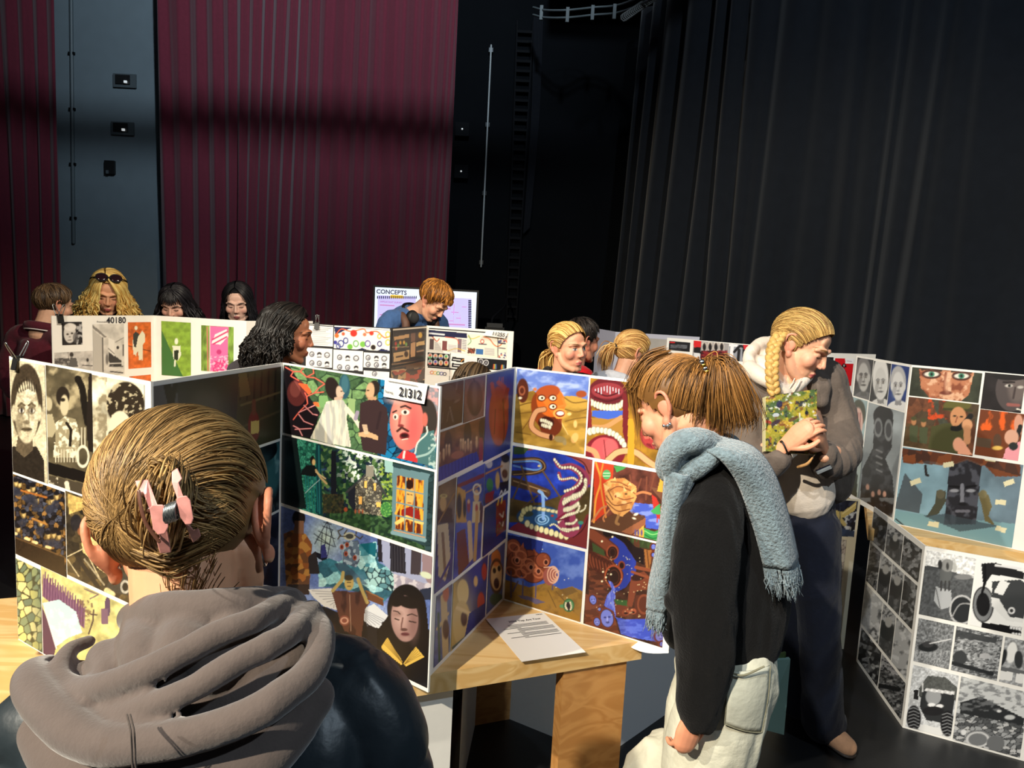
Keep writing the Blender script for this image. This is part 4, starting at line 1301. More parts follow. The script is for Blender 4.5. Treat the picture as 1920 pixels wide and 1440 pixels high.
def E1(a):
    a.at(960, 560, 4).bg((96, 120, 190)).cloud(120, (176, 190, 222), .45, .65, .8, sy=2.2).cloud(60, (70, 92, 170), .5, .7, .6)
    dune = [(0, 720), (160, 690), (200, 720), (390, 730), (470, 730), (570, 760), (560, 1200), (0, 1150)]
    a.p(dune, (186, 146, 62)).cloud(160, (140, 106, 40), .45, .65, .9, sy=2.2, where=a.inside(dune))
    for L_ in ([(60, 800), (140, 780), (200, 800)], [(390, 740), (460, 780), (560, 770)], [(400, 830), (480, 850), (560, 830)], [(60, 860), (150, 850)], [(400, 920), (480, 900), (560, 890)], [(30, 1000), (140, 1020)]):
        a.l(L_, 9, (120, 88, 34), smooth=4)
    a.e(80, 690, 44, 90, (90, 42, 26)).ring(75, 690, 20, 30, 5, (160, 90, 60)).e(60, 745, 16, 10, (230, 220, 190)).e(520, 715, 40, 26, (150, 70, 34)).e(172, 680, 14, 12, (196, 110, 60))
    a.l([(150, 880), (80, 980)], 6, (110, 70, 30)).l([(360, 910), (420, 1020)], 6, (222, 190, 120))
    a.e(260, 840, 110, 160, (140, 62, 26), -20).e(290, 950, 84, 84, (110, 46, 22)).e(290, 770, 104, 120, (222, 108, 36), -20).e(270, 700, 90, 50, (160, 70, 28), -10)
    a.p([(300, 800), (400, 800), (380, 900), (330, 900)], (226, 112, 40)).l([(380, 750), (400, 800), (350, 810)], 16, (226, 120, 50))
    for cx, cy in ((222, 745), (306, 745), (306, 810)):
        a.e(cx, cy, 32, 26, (90, 34, 14)).e(cx, cy, 24, 17, (236, 226, 196)).e(cx + 4, cy, 9, 9, (40, 22, 16))
    a.e(360, 862, 40, 28, (110, 34, 20)).e(362, 860, 28, 16, (240, 226, 206)).ring(360, 862, 44, 32, 6, (246, 150, 70))
    a.e(255, 930, 60, 44, (60, 24, 16))
    a.teeth([(212, 910), (250, 918), (300, 945)], 6, 10, 14).teeth([(220, 945), (255, 955), (290, 965)], 5, 9, 14)
    a.l([(240, 830), (180, 850), (145, 950), (200, 1010), (300, 1040)], 44, (120, 70, 44), smooth=6).l([(240, 830), (180, 850), (145, 950), (200, 1010), (300, 1040)], 34, (214, 156, 110), smooth=6).e(292, 1040, 14, 24, (60, 30, 20))
    a.e(360, 1055, 46, 24, (150, 130, 84), 10).e(395, 1080, 14, 20, (160, 140, 96)).e(470, 1045, 26, 40, (222, 170, 100), 20).e(475, 940, 14, 28, (226, 180, 110)).e(430, 865, 16, 12, (226, 190, 120))

def E2(a):
    a.at(960, 560, 4).bg((150, 108, 34)).noise(60, .35)
    a.p([(1100, 600), (1250, 640), (1250, 1330), (1100, 1300)], (140, 100, 40))
    a.e(715, 720, 150, 130, (96, 26, 34)).e(715, 690, 120, 60, (140, 50, 56))
    a.l([(630, 700), (715, 730), (810, 700)], 10, (70, 16, 24), smooth=4).l([(620, 740), (715, 770), (820, 740)], 10, (70, 16, 24), smooth=4)
    for i in range(9):
        a.l([(625 + i * 22, 655 + abs(i - 4) * 6), (626 + i * 22, 690 + (i % 3) * 12)], 6, (220, 232, 240))
    a.teeth([(570, 760), (620, 790), (700, 815), (780, 815), (840, 780)], 12, 15, 24)
    a.p([(600, 840), (830, 840), (830, 900), (720, 920), (600, 880)], (64, 96, 190)).p([(590, 890), (720, 905), (840, 880), (840, 1010), (580, 1000)], (166, 120, 50))
    a.l([(590, 960), (700, 960), (820, 890)], 34, (196, 140, 90), smooth=5)
    a.p([(555, 700), (590, 720), (600, 1000), (560, 1000)], (120, 36, 40)).p([(830, 700), (870, 720), (880, 1200), (830, 1000)], (110, 30, 36))
    a.e(700, 1150, 150, 130, (118, 30, 40)).e(690, 1130, 100, 90, (196, 84, 88)).e(740, 1130, 60, 80, (206, 96, 98), a=.8).l([(690, 1060), (705, 1200)], 8, (130, 44, 50))
    a.teeth([(570, 1000), (640, 985), (730, 1000), (800, 1040), (850, 1110)], 11, 18, 24)
    a.l([(550, 1120), (620, 1150), (650, 1220)], 40, (206, 150, 104), smooth=5).l([(720, 1210), (800, 1150), (920, 1150), (1020, 1220), (1110, 1280)], 52, (120, 70, 44), smooth=6).l([(720, 1210), (800, 1150), (920, 1150), (1020, 1220), (1110, 1280)], 42, (222, 166, 118), smooth=6)
    a.p([(870, 900), (920, 900), (915, 1250), (865, 1240)], (206, 150, 44)).e(1070, 1010, 110, 120, (150, 50, 54), 20).cells(30, [(176, 60, 60), (120, 34, 40), (206, 110, 90)], where=(((a.x - 1070) / 100.) ** 2 + ((a.y - 1010) / 110.) ** 2 < 1) * .9, sx=.6)
    a.e(1100, 800, 100, 90, (120, 60, 50)).l([(980, 960), (1160, 1100)], 9, (226, 160, 90))

def E3(a):
    a.at(940, 820, 5.6475).bg((36, 58, 158)).noise(120, .35).cloud(90, (26, 38, 120), .5, .7, .6)
    a.p([(680, 180), (970, 240), (940, 520), (880, 300), (800, 250)], (150, 72, 66)).l([(690, 190), (860, 260), (930, 380)], 14, (90, 34, 36), smooth=5)
    hill = [(80, 640), (300, 690), (420, 690), (620, 620), (860, 540), (960, 520), (930, 900), (80, 900)]
    a.p(hill, (84, 68, 36)).cloud(100, (60, 48, 28), .5, .7, .8, where=a.inside(hill))
    a.e(260, 110, 110, 30, (120, 56, 54)).p([(130, 100), (300, 110), (240, 180), (130, 180)], (50, 70, 40))
    a.l([(130, 250), (380, 240), (450, 320), (350, 370), (130, 380)], 56, (60, 44, 34), smooth=6).l([(130, 260), (370, 255), (420, 320), (340, 345), (130, 300)], 20, (90, 130, 190), smooth=6).l([(130, 245), (390, 235), (460, 320), (350, 375), (130, 395)], 9, (150, 116, 76), smooth=6)
    a.l([(120, 470), (300, 520), (480, 590)], 90, (76, 54, 40)).l([(130, 460), (480, 575)], 14, (150, 120, 84)).e(400, 303, 16, 12, (206, 186, 130))
    for q, r_ in (((440, 360), (640, 660)), ((210, 300), (360, 730)), ((240, 380), (110, 680)), ((380, 620), (230, 740)), ((480, 560), (500, 590))):
        a.l([q, r_], 18, (96, 74, 50))
    a.e(400, 840, 240, 120, (36, 62, 96)).e(400, 840, 220, 105, (44, 84, 130)).ring(430, 870, 70, 50, 6, (130, 176, 220)).ring(430, 870, 40, 28, 6, (150, 190, 226)).e(280, 810, 60, 30, (60, 70, 60)).e(540, 830, 16, 12, (170, 50, 50))
    a.l([(400, 570), (440, 620), (445, 860)], 34, (130, 170, 226), smooth=5).l([(440, 600), (485, 650)], 14, (150, 186, 230))
    a.p([(180, 900), (420, 1000), (720, 1080), (700, 1120), (400, 1090), (80, 990), (90, 960)], (116, 44, 56))
    a.p([(900, 820), (960, 800), (930, 1190), (640, 1110), (760, 1040), (840, 960)], (112, 42, 44)).l([(930, 830), (860, 980), (760, 1060)], 12, (70, 24, 28), smooth=5)
    a.teeth([(205, 880), (215, 830), (250, 770), (330, 745)], 5, 22, 30, (206, 198, 140)).teeth([(330, 745), (480, 770), (620, 795)], 6, 28, 17, (214, 206, 160))
    a.teeth([(255, 895), (310, 940), (400, 970), (520, 1005), (650, 1045), (715, 1055)], 9, 25, 34, (232, 222, 170))
    TN = (140, 56, 84)
    big = [(560, 230), (620, 310), (740, 310), (850, 380), (870, 480), (780, 600), (700, 700), (690, 860), (720, 950)]
    a.l(big, 26, TN, smooth=6, w2=220).l(big, 10, (90, 28, 52), smooth=6, w2=60)
    a.l([(610, 380), (640, 450), (740, 430), (810, 460)], 34, TN, smooth=6)
    a.teeth([(555, 225), (590, 270), (640, 320), (740, 318), (820, 370), (850, 430), (820, 500), (760, 540), (660, 575)], 22, 12, 15)
    a.teeth([(600, 390), (620, 440), (690, 440), (760, 430), (810, 460)], 12, 9, 11).teeth([(890, 450), (890, 520), (850, 590), (760, 640), (660, 670)], 13, 16, 28)
    a.teeth([(650, 700), (740, 640), (840, 600)], 9, 15, 28).teeth([(660, 770), (740, 750), (820, 700)], 10, 14, 24).teeth([(600, 900), (680, 830), (800, 790), (830, 720)], 15, 11, 16)
    a.teeth([(640, 970), (720, 980), (820, 960)], 11, 12, 16).teeth([(680, 915), (760, 910), (800, 870)], 9, 10, 13).teeth([(510, 940), (560, 920), (640, 980), (720, 1000)], 12, 9, 10).teeth([(830, 790), (880, 760), (895, 715)], 7, 8, 10)
    a.l([(580, 870), (680, 800)], 18, (120, 30, 54)).l([(600, 880), (720, 850)], 14, (96, 24, 44)).e(840, 905, 30, 20, (60, 130, 110))

def E4(a):
    a.at(940, 820, 5.6475).bg((92, 50, 40)).noise(70, .5)
    a.p([(980, 260), (1190, 290), (1180, 500), (1100, 800), (980, 900)], (196, 62, 36)).l([(1000, 260), (1050, 460), (1000, 660), (980, 900)], 20, (222, 150, 60), smooth=5).l([(1080, 260), (1050, 480), (1110, 860)], 18, (206, 130, 54), smooth=5)
    a.p([(1190, 300), (1330, 310), (1290, 340), (1220, 370)], (70, 150, 80)).e(1115, 395, 44, 52, (80, 160, 96)).l([(1080, 380), (1150, 380)], 7, (220, 240, 200)).l([(1080, 410), (1150, 410)], 7, (220, 240, 200))
    for q, r_ in (((1360, 400), (1400, 640)), ((1480, 440), (1440, 560)), ((1540, 420), (1530, 660)), ((1620, 400), (1580, 560))):
        a.l([q, r_], 16, (124, 70, 52))
    a.p([(1380, 690), (1600, 710), (1740, 760), (1700, 980), (1530, 960), (1520, 830), (1360, 780)], (70, 90, 190)).cloud(40, (150, 166, 226), .5, .62, .7, sx=.5, where=a.inside([(1380, 690), (1600, 710), (1740, 760), (1700, 980), (1530, 960), (1360, 780)]))
    a.p([(950, 940), (1150, 830), (1300, 790), (1530, 840), (1290, 1010), (950, 950)], (92, 60, 42)).p([(1270, 1000), (1530, 850), (1525, 930), (1370, 1030)], (150, 92, 62))
    a.p([(1400, 1030), (1510, 930), (1510, 1060)], (226, 170, 66))
    for x in (1420, 1450, 1485):
        a.e(x, 1010, 11, 34, (90, 80, 130))
    a.p([(1510, 960), (1620, 1000), (1720, 960), (1700, 1110), (1510, 1060)], (60, 150, 80)).l([(1520, 990), (1600, 1030), (1700, 1000)], 9, (150, 220, 130), smooth=4).l([(1520, 1030), (1600, 1070), (1700, 1050)], 9, (30, 96, 50), smooth=4)
    a.p([(1570, 520), (1800, 580), (1790, 700), (1730, 710)], (120, 76, 56)).p([(1690, 400), (1800, 390), (1800, 600), (1750, 590), (1745, 460), (1720, 440), (1710, 580), (1650, 570)], (226, 166, 66))
    a.p([(1590, 600), (1640, 640), (1700, 760), (1720, 900), (1650, 850), (1610, 760)], (190, 54, 44)).p([(1580, 780), (1680, 700), (1690, 820), (1610, 810)], (70, 160, 90)).l([(1650, 840), (1650, 900)], 10, (190, 40, 40))
    body = [(1080, 490), (1160, 440), (1300, 430), (1430, 520), (1430, 640), (1380, 760), (1280, 840), (1180, 800), (1110, 690)]
    a.p(body, (222, 160, 92)).cloud(50, (176, 112, 60), .5, .62, .7, where=a.inside(body))
    for L_ in ([(1110, 620), (1200, 720), (1380, 690)], [(1110, 680), (1230, 780), (1360, 760)], [(1150, 560), (1240, 520), (1360, 560), (1420, 600)], [(1160, 470), (1260, 480), (1340, 520)], [(1130, 560), (1180, 660)], [(1200, 620), (1300, 660), (1400, 640)]):
        a.l(L_, 10, (120, 66, 40), smooth=5)
    for T_ in ([(1080, 490), (1110, 570), (1150, 530)], [(1290, 510), (1330, 570), (1300, 570)], [(1420, 540), (1370, 570), (1380, 600)], [(1200, 420), (1220, 450), (1180, 450)], [(1360, 470), (1380, 510), (1340, 510)]):
        a.p(T_, (236, 186, 120))
    a.e(1230, 610, 36, 24, (236, 180, 120)).e(1210, 625, 8, 14, (110, 50, 36)).e(1320, 600, 12, 7, INK).e(1300, 690, 30, 16, (236, 180, 120))
    a.l([(1430, 600), (1500, 580), (1580, 600)], 26, (196, 126, 80), smooth=4).l([(1110, 730), (1050, 760), (960, 890)], 20, (186, 120, 76), smooth=4).l([(1140, 770), (1080, 850), (1090, 890)], 16, (186, 120, 76), smooth=4).l([(1240, 830), (1215, 900), (1240, 920)], 30, (150, 110, 70), smooth=4)
    a.e(1425, 815, 26, 14, (240, 234, 206), -20).e(1405, 858, 22, 10, (240, 234, 206), 20)

def E5(a):
    a.at(930, 970, 5.334).bg((58, 84, 170)).cloud(110, (110, 136, 206), .45, .7, .8).p([(110, 170), (360, 215), (470, 250), (440, 420), (110, 420)], (26, 36, 92))
    a.p([(355, 215), (470, 240), (440, 400), (360, 380)], (36, 52, 128))
    dn = [(90, 620), (330, 700), (520, 650), (650, 720), (760, 690), (870, 740), (840, 1070), (70, 830)]
    a.p(dn, (142, 108, 50)).p([(180, 720), (330, 780), (520, 730), (610, 760), (780, 960), (840, 1000), (840, 1070), (70, 830)], (150, 112, 46)).p([(640, 720), (760, 695), (820, 740), (700, 790)], (112, 86, 46)).l([(520, 730), (600, 900)], 6, (84, 60, 30)).l([(600, 740), (780, 940)], 8, (96, 70, 34)).cloud(60, (110, 80, 36), .5, .7, .6, where=a.inside(dn))
    BR_ = (130, 66, 44)
    for x, y, rx, ry in ((170, 330, 80, 110), (200, 470, 90, 130), (330, 420, 110, 90), (380, 520, 130, 130), (470, 430, 70, 70), (240, 380, 70, 90)):
        a.e(x, y, rx + 8, ry + 8, (74, 34, 26)).e(x, y, rx, ry, BR_)
    for x, y in ((180, 300), (250, 380), (330, 460), (210, 440), (360, 500), (300, 520), (420, 560), (150, 540), (250, 560)):
        a.ring(x, y, 54, 40, 7, (176, 104, 72), 30)
    for x, y in ((210, 430), (350, 500), (425, 540), (500, 450)):
        a.e(x, y, 22, 28, (60, 30, 26)).ring(x, y, 22, 28, 5, (190, 120, 90))
    for T_ in ([(250, 290), (275, 250), (280, 310)], [(370, 340), (380, 305), (400, 350)], [(470, 390), (500, 370), (500, 410)], [(270, 400), (280, 350), (310, 400)]):
        a.p(T_, (150, 80, 54))
    a.e(540, 590, 70, 90, (150, 84, 76)).l([(480, 500), (560, 500), (630, 540)], 10, (220, 170, 140), smooth=4)
    for r_ in (20, 36, 52, 68):
        a.ring(570 + (68 - r_) * .8, 575, r_ * .8, r_ * 1.2, 5, (222, 176, 150))
    for x0, y0, x1, y1 in ((150, 540, 150, 800), (270, 640, 265, 780), (400, 660, 395, 800), (220, 640, 170, 740), (565, 680, 565, 720)):
        a.l([(x0, y0), (x1, y1)], 14, (84, 76, 110))
    a.p([(220, 780), (330, 790), (420, 820), (490, 850), (400, 870), (330, 830), (250, 810)], (96, 88, 116))
    a.e(725, 885, 52, 60, (84, 140, 90)).e(660, 888, 24, 18, (84, 140, 90)).e(725, 890, 28, 44, (40, 30, 30)).teeth([(700, 850), (695, 890), (715, 930)], 5, 8, 10).teeth([(740, 845), (752, 890), (745, 930)], 5, 8, 10).ring(728, 880, 50, 60, 5, (50, 96, 60))
    for x, y in ((465, 320), (685, 625), (725, 612), (600, 700), (665, 775), (710, 805)):
        a.e(x, y, 5, 5, (236, 232, 206))

def E6(a):
    a.at(930, 970, 5.334).bg((66, 40, 30)).noise(60, .5)
    a.p([(1110, 230), (1190, 190), (1280, 260), (1340, 350), (1400, 440), (1400, 540), (1300, 700), (1180, 760), (1180, 400)], (44, 58, 150))
    a.p([(1060, 110), (1300, 180), (1480, 330), (1480, 480), (1400, 440), (1290, 260), (1180, 190), (1080, 200)], (32, 22, 22))
    a.cells(40, [(60, 80, 44), (50, 64, 36), (84, 50, 34)], where=a.inside([(1290, 190), (1640, 260), (1600, 320), (1400, 300)]) * .9, sx=2, sy=.6)
    a.p([(1480, 320), (1560, 330), (1540, 520), (1500, 520)], (150, 96, 50)).l([(1510, 330), (1530, 500)], 8, (70, 40, 26))
    PI = (120, 62, 42)
    a.l([(960, 170), (1060, 240), (1170, 330)], 120, (84, 44, 32)).l([(960, 170), (1060, 240), (1170, 330)], 96, PI)
    a.e(1165, 350, 62, 76, (150, 74, 48)).e(1165, 352, 48, 60, (44, 26, 22)).ring(1165, 352, 30, 42, 4, (80, 44, 34))
    a.l([(920, 440), (1050, 470), (1170, 580)], 210, (78, 42, 30)).l([(920, 440), (1050, 470), (1170, 570)], 180, PI)
    for i in range(7):
        a.ring(960 + i * 32, 440 + i * 16, 30, 96, 5, (70, 34, 26), -15)
    a.e(1175, 590, 92, 116, (164, 78, 48)).e(1175, 590, 74, 96, (46, 28, 24)).ring(1180, 595, 50, 70, 4, (84, 46, 36)).e(1255, 480, 36, 44, (140, 66, 44)).e(1258, 482, 22, 30, (40, 22, 20))
    a.p([(960, 250), (1080, 330), (1090, 390), (970, 340)], (60, 84, 46), a=.8)
    a.p([(920, 480), (1080, 600), (1130, 700), (1080, 880), (930, 780)], (84, 46, 34)).cells(40, [(96, 52, 36), (70, 38, 28), (120, 66, 44)], where=a.inside([(920, 480), (1080, 600), (1130, 700), (1080, 880), (930, 780)]) * .8, sx=.6, sy=1.6)
    fall = [(1120, 630), (1160, 650), (1195, 720), (1190, 860), (1200, 1000), (1260, 1080), (1160, 960), (1080, 880), (1110, 780), (1160, 720)]
    a.p(fall, (84, 96, 200)).cloud(20, (130, 146, 230), .5, .6, .8, sx=3, sy=.3, where=a.inside(fall))
    pool = [(1200, 1000), (1300, 1020), (1720, 1010), (1700, 1260), (1400, 1210), (1250, 1170), (1220, 1060)]
    a.p(pool, (60, 76, 178)).cloud(60, (90, 110, 206), .5, .65, .8, sy=2.5, where=a.inside(pool))
    a.p([(1180, 830), (1300, 840), (1330, 900), (1300, 1000), (1200, 980)], (110, 56, 40)).p([(1180, 820), (1310, 830), (1320, 890), (1200, 870)], (56, 90, 48))
    a.p([(1350, 590), (1480, 540), (1560, 620), (1520, 720), (1400, 740), (1360, 900), (1310, 880)], (112, 58, 40)).e(1420, 600, 70, 34, (50, 28, 24), -10).l([(1400, 500), (1540, 530)], 34, (132, 70, 46)).l([(1360, 545), (1520, 600)], 26, (132, 70, 46))
    a.p([(1400, 780), (1560, 760), (1640, 1010), (1400, 1010), (1380, 920)], (84, 44, 32)).ring(1480, 870, 60, 90, 8, (120, 64, 44))
    a.e(1300, 950, 40, 30, (140, 72, 50)).e(1370, 940, 34, 30, (150, 78, 54)).e(1300, 960, 20, 10, (40, 22, 20)).e(1370, 950, 18, 10, (40, 22, 20))
    low = [(890, 760), (1000, 800), (1080, 890), (1180, 940), (1210, 1100), (1240, 1170), (890, 1060)]
    a.p(low, (100, 54, 38)).cells(40, [(120, 66, 46), (84, 44, 32)], where=a.inside(low) * .7, sx=.5, sy=1.8)
    for x, y, rx, ry, ro in ((970, 825, 32, 46, -15), (1110, 1010, 62, 88, -10), (1010, 1045, 30, 40, -10), (1035, 920, 14, 16, 0), (1640, 1190, 46, 50, 10), (1662, 1268, 24, 24, 0), (1575, 295, 22, 26, 0), (1575, 375, 18, 20, 0)):
        a.e(x, y, rx + 16, ry + 16, (120, 56, 40), ro).e(x, y, rx + 6, ry + 6, (40, 22, 24), ro).e(x, y, rx, ry, (112, 124, 214), ro)
        a.e(x - rx * .3, y - ry * .1, rx * .22, ry * .1, (50, 56, 130)).e(x + rx * .35, y - ry * .15, rx * .22, ry * .1, (50, 56, 130)).e(x + rx * .1, y + ry * .45, rx * .25, ry * .12, (44, 46, 110)).e(x + rx * .05, y + ry * .1, rx * .12, ry * .3, (160, 170, 240))
    a.p([(1540, 1180), (1590, 1130), (1720, 1120), (1710, 1310), (1570, 1280)], (90, 46, 36), a=.25)
    rg = random.Random(3)
    for i in range(60):
        x, y = rg.uniform(1000, 1500), rg.uniform(380, 1000)
        a.e(x, y, 4, 4, (240, 226, 170))
    for x, y in ((1150, 570), (1100, 600), (1060, 240), (1165, 195), (1060, 640), (1070, 545)):
        a.e(x, y, 10, 10, (250, 240, 200))

E_.print_(((970, 691), (1104, 706), (1096, 851), (963, 829)), E1, 31, cell=1.2, label='painting of an orange mask face in ochre dunes')
E_.print_(((1107, 707), (1256, 727), (1247, 884), (1099, 853)), E2, 32, cell=1.2, label='painting of an open mouth with rows of teeth')
E_.print_(((962, 835), (1110, 862), (1101, 1029), (954, 993)), E3, 33, cell=1.1, label='painting of a toothed tentacle rising from a pool')
E_.print_(((1115, 863), (1250, 891), (1245, 1018), (1107, 986)), E4, 34, cell=1.1, label='painting of a flower like creature on a table')
E_.print_(((953, 998), (1098, 1035), (1088, 1167), (945, 1121)), E5, 35, cell=1.1, label='painting of a brown shelled creature under a blue sky')
E_.print_(((1106, 991), (1249, 1022), (1250, 1216), (1094, 1169)), E6, 36, cell=1.1, label='painting of a waterfall from pipes with blue faces')
cu = []
for i in range(9):
    k = i / 8
    base = E_.pt(E_.w * (0.72 + 0.28 * k), 0.0)
    cu.append((base - E_.N * 0.004, base + np.array([0, 0, -0.012 * math.sin(math.pi * k) - 0.006]) + E_.N * (0.022 * math.sin(math.pi * k))))
V = np.array([p for a_, b_ in cu for p in (a_, b_)])
Fq = [(2 * i, 2 * i + 1, 2 * i + 3, 2 * i + 2) for i in range(8)]
o = mesh('curled_sheet', V, Fq, M_white, b2, smooth=True)
o['label'] = 'white backing sheet curling away at the bottom corner'

q = [onz(x, y, BT)[:2] for x, y in ((911, 1162), (1019, 1150), (1098, 1224), (978, 1242))]
V, Fq = prism(q[::-1], BT + 0.0015, BT + 0.0030)
sh = mesh('paper_sheet', V, Fq, mat('white_paper', (244, 242, 238), rough=0.7), recenter=True)
tag(sh, 'white printed sheet headed 2026 Top Art Tour lying on the table', 'paper')
tl, tr, br, bl = (np.array([p[0], p[1], BT + 0.0036]) for p in q)

def onsheet(u, v):
    return (tl * (1 - u) + tr * u) * (1 - v) + (bl * (1 - u) + br * u) * v

xd = nrm(tr - tl)
text_mesh(sh, '2026 Top Art Tour', 0.0145, onsheet(.30, .155), xd, np.cross([0, 0, 1.0], xd), M_ink, bold=0.0004)
text_mesh(sh, 'NZQA', 0.008, onsheet(.84, .045), xd, np.cross([0, 0, 1.0], xd), M_ink, bold=0.0003)
LN = []
for i in range(13):
    v = 0.22 + i * 0.026
    u0, u1 = (0.24, 0.9) if i < 3 else ((0.13, 0.42) if i % 4 == 3 else (0.34, 0.94))
    LN.append((np.array([onsheet(u0, v), onsheet(u1, v), onsheet(u1, v + .011), onsheet(u0, v + .011)]), [(3, 2, 1, 0)]))
V, Fq = join(LN)
o = mesh('text_lines', V, Fq, mat('grey_ink', (90, 88, 90)), sh)
G0, G1 = onz(1606, 667, TOP)[:2], onz(1674, 982, BT)[:2]
G0 = nextpt(G1, 1606, 667, TOP, BW)
G2 = G1 + nrm(onz(1906, 1031, BT)[:2] - G1) * 0.62
gt = nrm(G2 - G1)
b3 = thing('folding_board', 'folding board of war paintings with a gas mask and staring eyes on the right', 'art board', (G1[0], G1[1], BT), group='folding portfolio boards')
GL, GR = Panel(G0, G1, BT, BH, b3), Panel(G1, G2, BT, BH, b3)
e0 = onz(1648, 992, BT)[:2]
e1 = onz(1903, 1033, BT)[:2]
table('display_table', 'pine plywood display table at the right behind the farm drawings', e0 - gt * 0.06 - np.array([0, .03]), e0 - gt * .06 - np.array([0, .03]) + nrm(e1 - e0) * 1.0, 0.8, legs=(0.42, 0.9))

def portrait(bgc, skin, dark, hair, cx, cy, w, h, body, **kw):
    def f(a):
        a.bg(bgc).noise(20, .25)
        a.e(cx, cy + h * .95, w * 1.0, h * .42, body)
        a.p([(cx - w * .22, cy + h * .3), (cx + w * .22, cy + h * .3), (cx + w * .26, cy + h * .7), (cx - w * .26, cy + h * .7)], dark)
        a.face(cx, cy, w, h, skin, dark, hair, **kw)
    return f

GL.print_(((1608, 670), (1636, 675), (1632, 752), (1601, 741)), portrait((60, 62, 64), (176, 176, 174), (84, 84, 84), (120, 120, 120), 1619, 705, 22, 54, (100, 100, 102)), 41, label='grey drawing of a lined face in a hat')
GL.print_(((1637, 676), (1670, 682), (1664, 762), (1633, 752)), portrait((40, 42, 44), (206, 206, 204), (130, 130, 130), (222, 222, 220), 1651, 716, 24, 58, (214, 214, 212), hairy=.7), 42, label='pale drawing of a hooded woman')
GL.print_(((1671, 682), (1705, 688), (1697, 771), (1665, 763)), portrait((24, 52, 116), (214, 214, 214), (140, 140, 144), (180, 180, 182), 1684, 722, 24, 54, (222, 222, 222)), 43, label='pale drawing of a boy on blue')

def hand_face(a):
    a.bg((150, 172, 176)).noise(20, .15).e(1610, 775, 13, 26, (74, 76, 66)).e(1609, 790, 9, 26, (206, 170, 160))
    for i in range(3):
        a.l([(1605 + i * 4, 774), (1604 + i * 4, 806)], 2, (150, 100, 96))
    a.p([(1603, 800), (1612, 805), (1606, 834), (1597, 830)], (210, 180, 168))

def gasmask(a):
    a.bg((142, 150, 154)).noise(40, .25)
    a.at(1280, 540, 3)
    a.p([(1080, 690), (1160, 660), (1185, 740), (1175, 900), (1140, 960), (1180, 1060), (1200, 1300), (990, 1290), (1010, 1020), (1070, 900)], (34, 35, 38)).cloud(40, (70, 72, 76), .5, .66, .8, where=a.inside([(1080, 690), (1160, 660), (1185, 740), (1175, 900), (1140, 960), (1180, 1060), (1200, 1300), (990, 1290), (1010, 1020), (1070, 900)]))
    a.e(1128, 720, 56, 60, (32, 33, 36)).e(1100, 785, 18, 44, (62, 64, 68)).ring(1100, 785, 20, 46, 4, (120, 124, 126)).e(1158, 800, 18, 50, (58, 60, 64)).ring(1158, 800, 20, 52, 4, (120, 124, 126))
    for y in (910, 945, 980, 1020):
        a.l([(1090, y), (1120, y + 14)], 10, (110, 112, 114))
    for x, y in ((1040, 1120), (1070, 1160), (1105, 1150), (1135, 1160)):
        a.e(x, y, 10, 18, (196, 150, 130)).e(x, y + 40, 16, 24, (26, 24, 26))
    a.cloud(36, (150, 156, 158), .55, .66, .7, where=(a.y > 1180) * 1.0)

def officer(a):
    a.bg((170, 184, 180)).noise(30, .1).e(1601, 868, 4, 12, (206, 160, 140)).e(1601, 860, 4.5, 7, (46, 50, 44)).p([(1591, 885), (1600, 878), (1608, 890), (1606, 940), (1597, 938), (1590, 912)], (48, 56, 48)).l([(1601, 880), (1601, 892)], 2, (226, 226, 220))

GL.print_(((1599, 743), (1625, 753), (1620, 836), (1591, 824)), hand_face, 44)
GL.print_(((1626, 754), (1696, 773), (1674, 968), (1612, 938)), gasmask, 45, label='painting of a dark figure in a gas mask')
GL.print_(((1592, 826), (1618, 838), (1611, 936), (1585, 918)), officer, 46, d=.004)

def R1(a):
    a.at(1280, 540, 3).bg((52, 56, 44)).noise(60, .4)
    fc = [(1330, 455), (1640, 470), (1610, 600), (1560, 640), (1400, 630), (1340, 560)]
    a.p(fc, (186, 120, 86)).cloud(40, (128, 66, 44), .48, .6, .9, where=a.inside(fc)).cloud(30, (226, 180, 146), .55, .66, .9, seed=5, where=a.inside(fc))
    for x, y in ((1400, 485), (1568, 495)):
        a.e(x, y, 54, 26, (70, 34, 26)).e(x, y, 42, 15, (224, 220, 206)).e(x, y, 17, 15, (60, 130, 104)).e(x, y, 7, 8, (20, 20, 20)).l([(x - 54, y - 26), (x, y - 34), (x + 54, y - 20)], 12, (60, 40, 28))
    a.l([(1480, 480), (1470, 570), (1500, 590)], 14, (140, 76, 54)).e(1480, 590, 34, 12, (110, 54, 40)).e(1490, 540, 18, 50, (230, 186, 154), a=.6, soft=5)

def R2(a):
    a.at(1280, 540, 3).bg((34, 30, 32)).noise(50, .3).e(1850, 575, 90, 120, (78, 70, 70)).e(1880, 560, 50, 90, (116, 104, 100), a=.7, soft=8).e(1835, 550, 22, 9, (200, 194, 186)).e(1838, 550, 8, 8, (20, 20, 20)).l([(1805, 530), (1865, 530)], 10, (34, 28, 28)).e(1900, 558, 18, 8, (190, 184, 176)).l([(1870, 560), (1860, 620)], 10, (60, 50, 50)).l([(1830, 655), (1890, 660)], 18, (150, 90, 84)).l([(1880, 680), (1915, 690)], 8, (226, 220, 206)).e(1850, 490, 110, 30, (24, 22, 24))

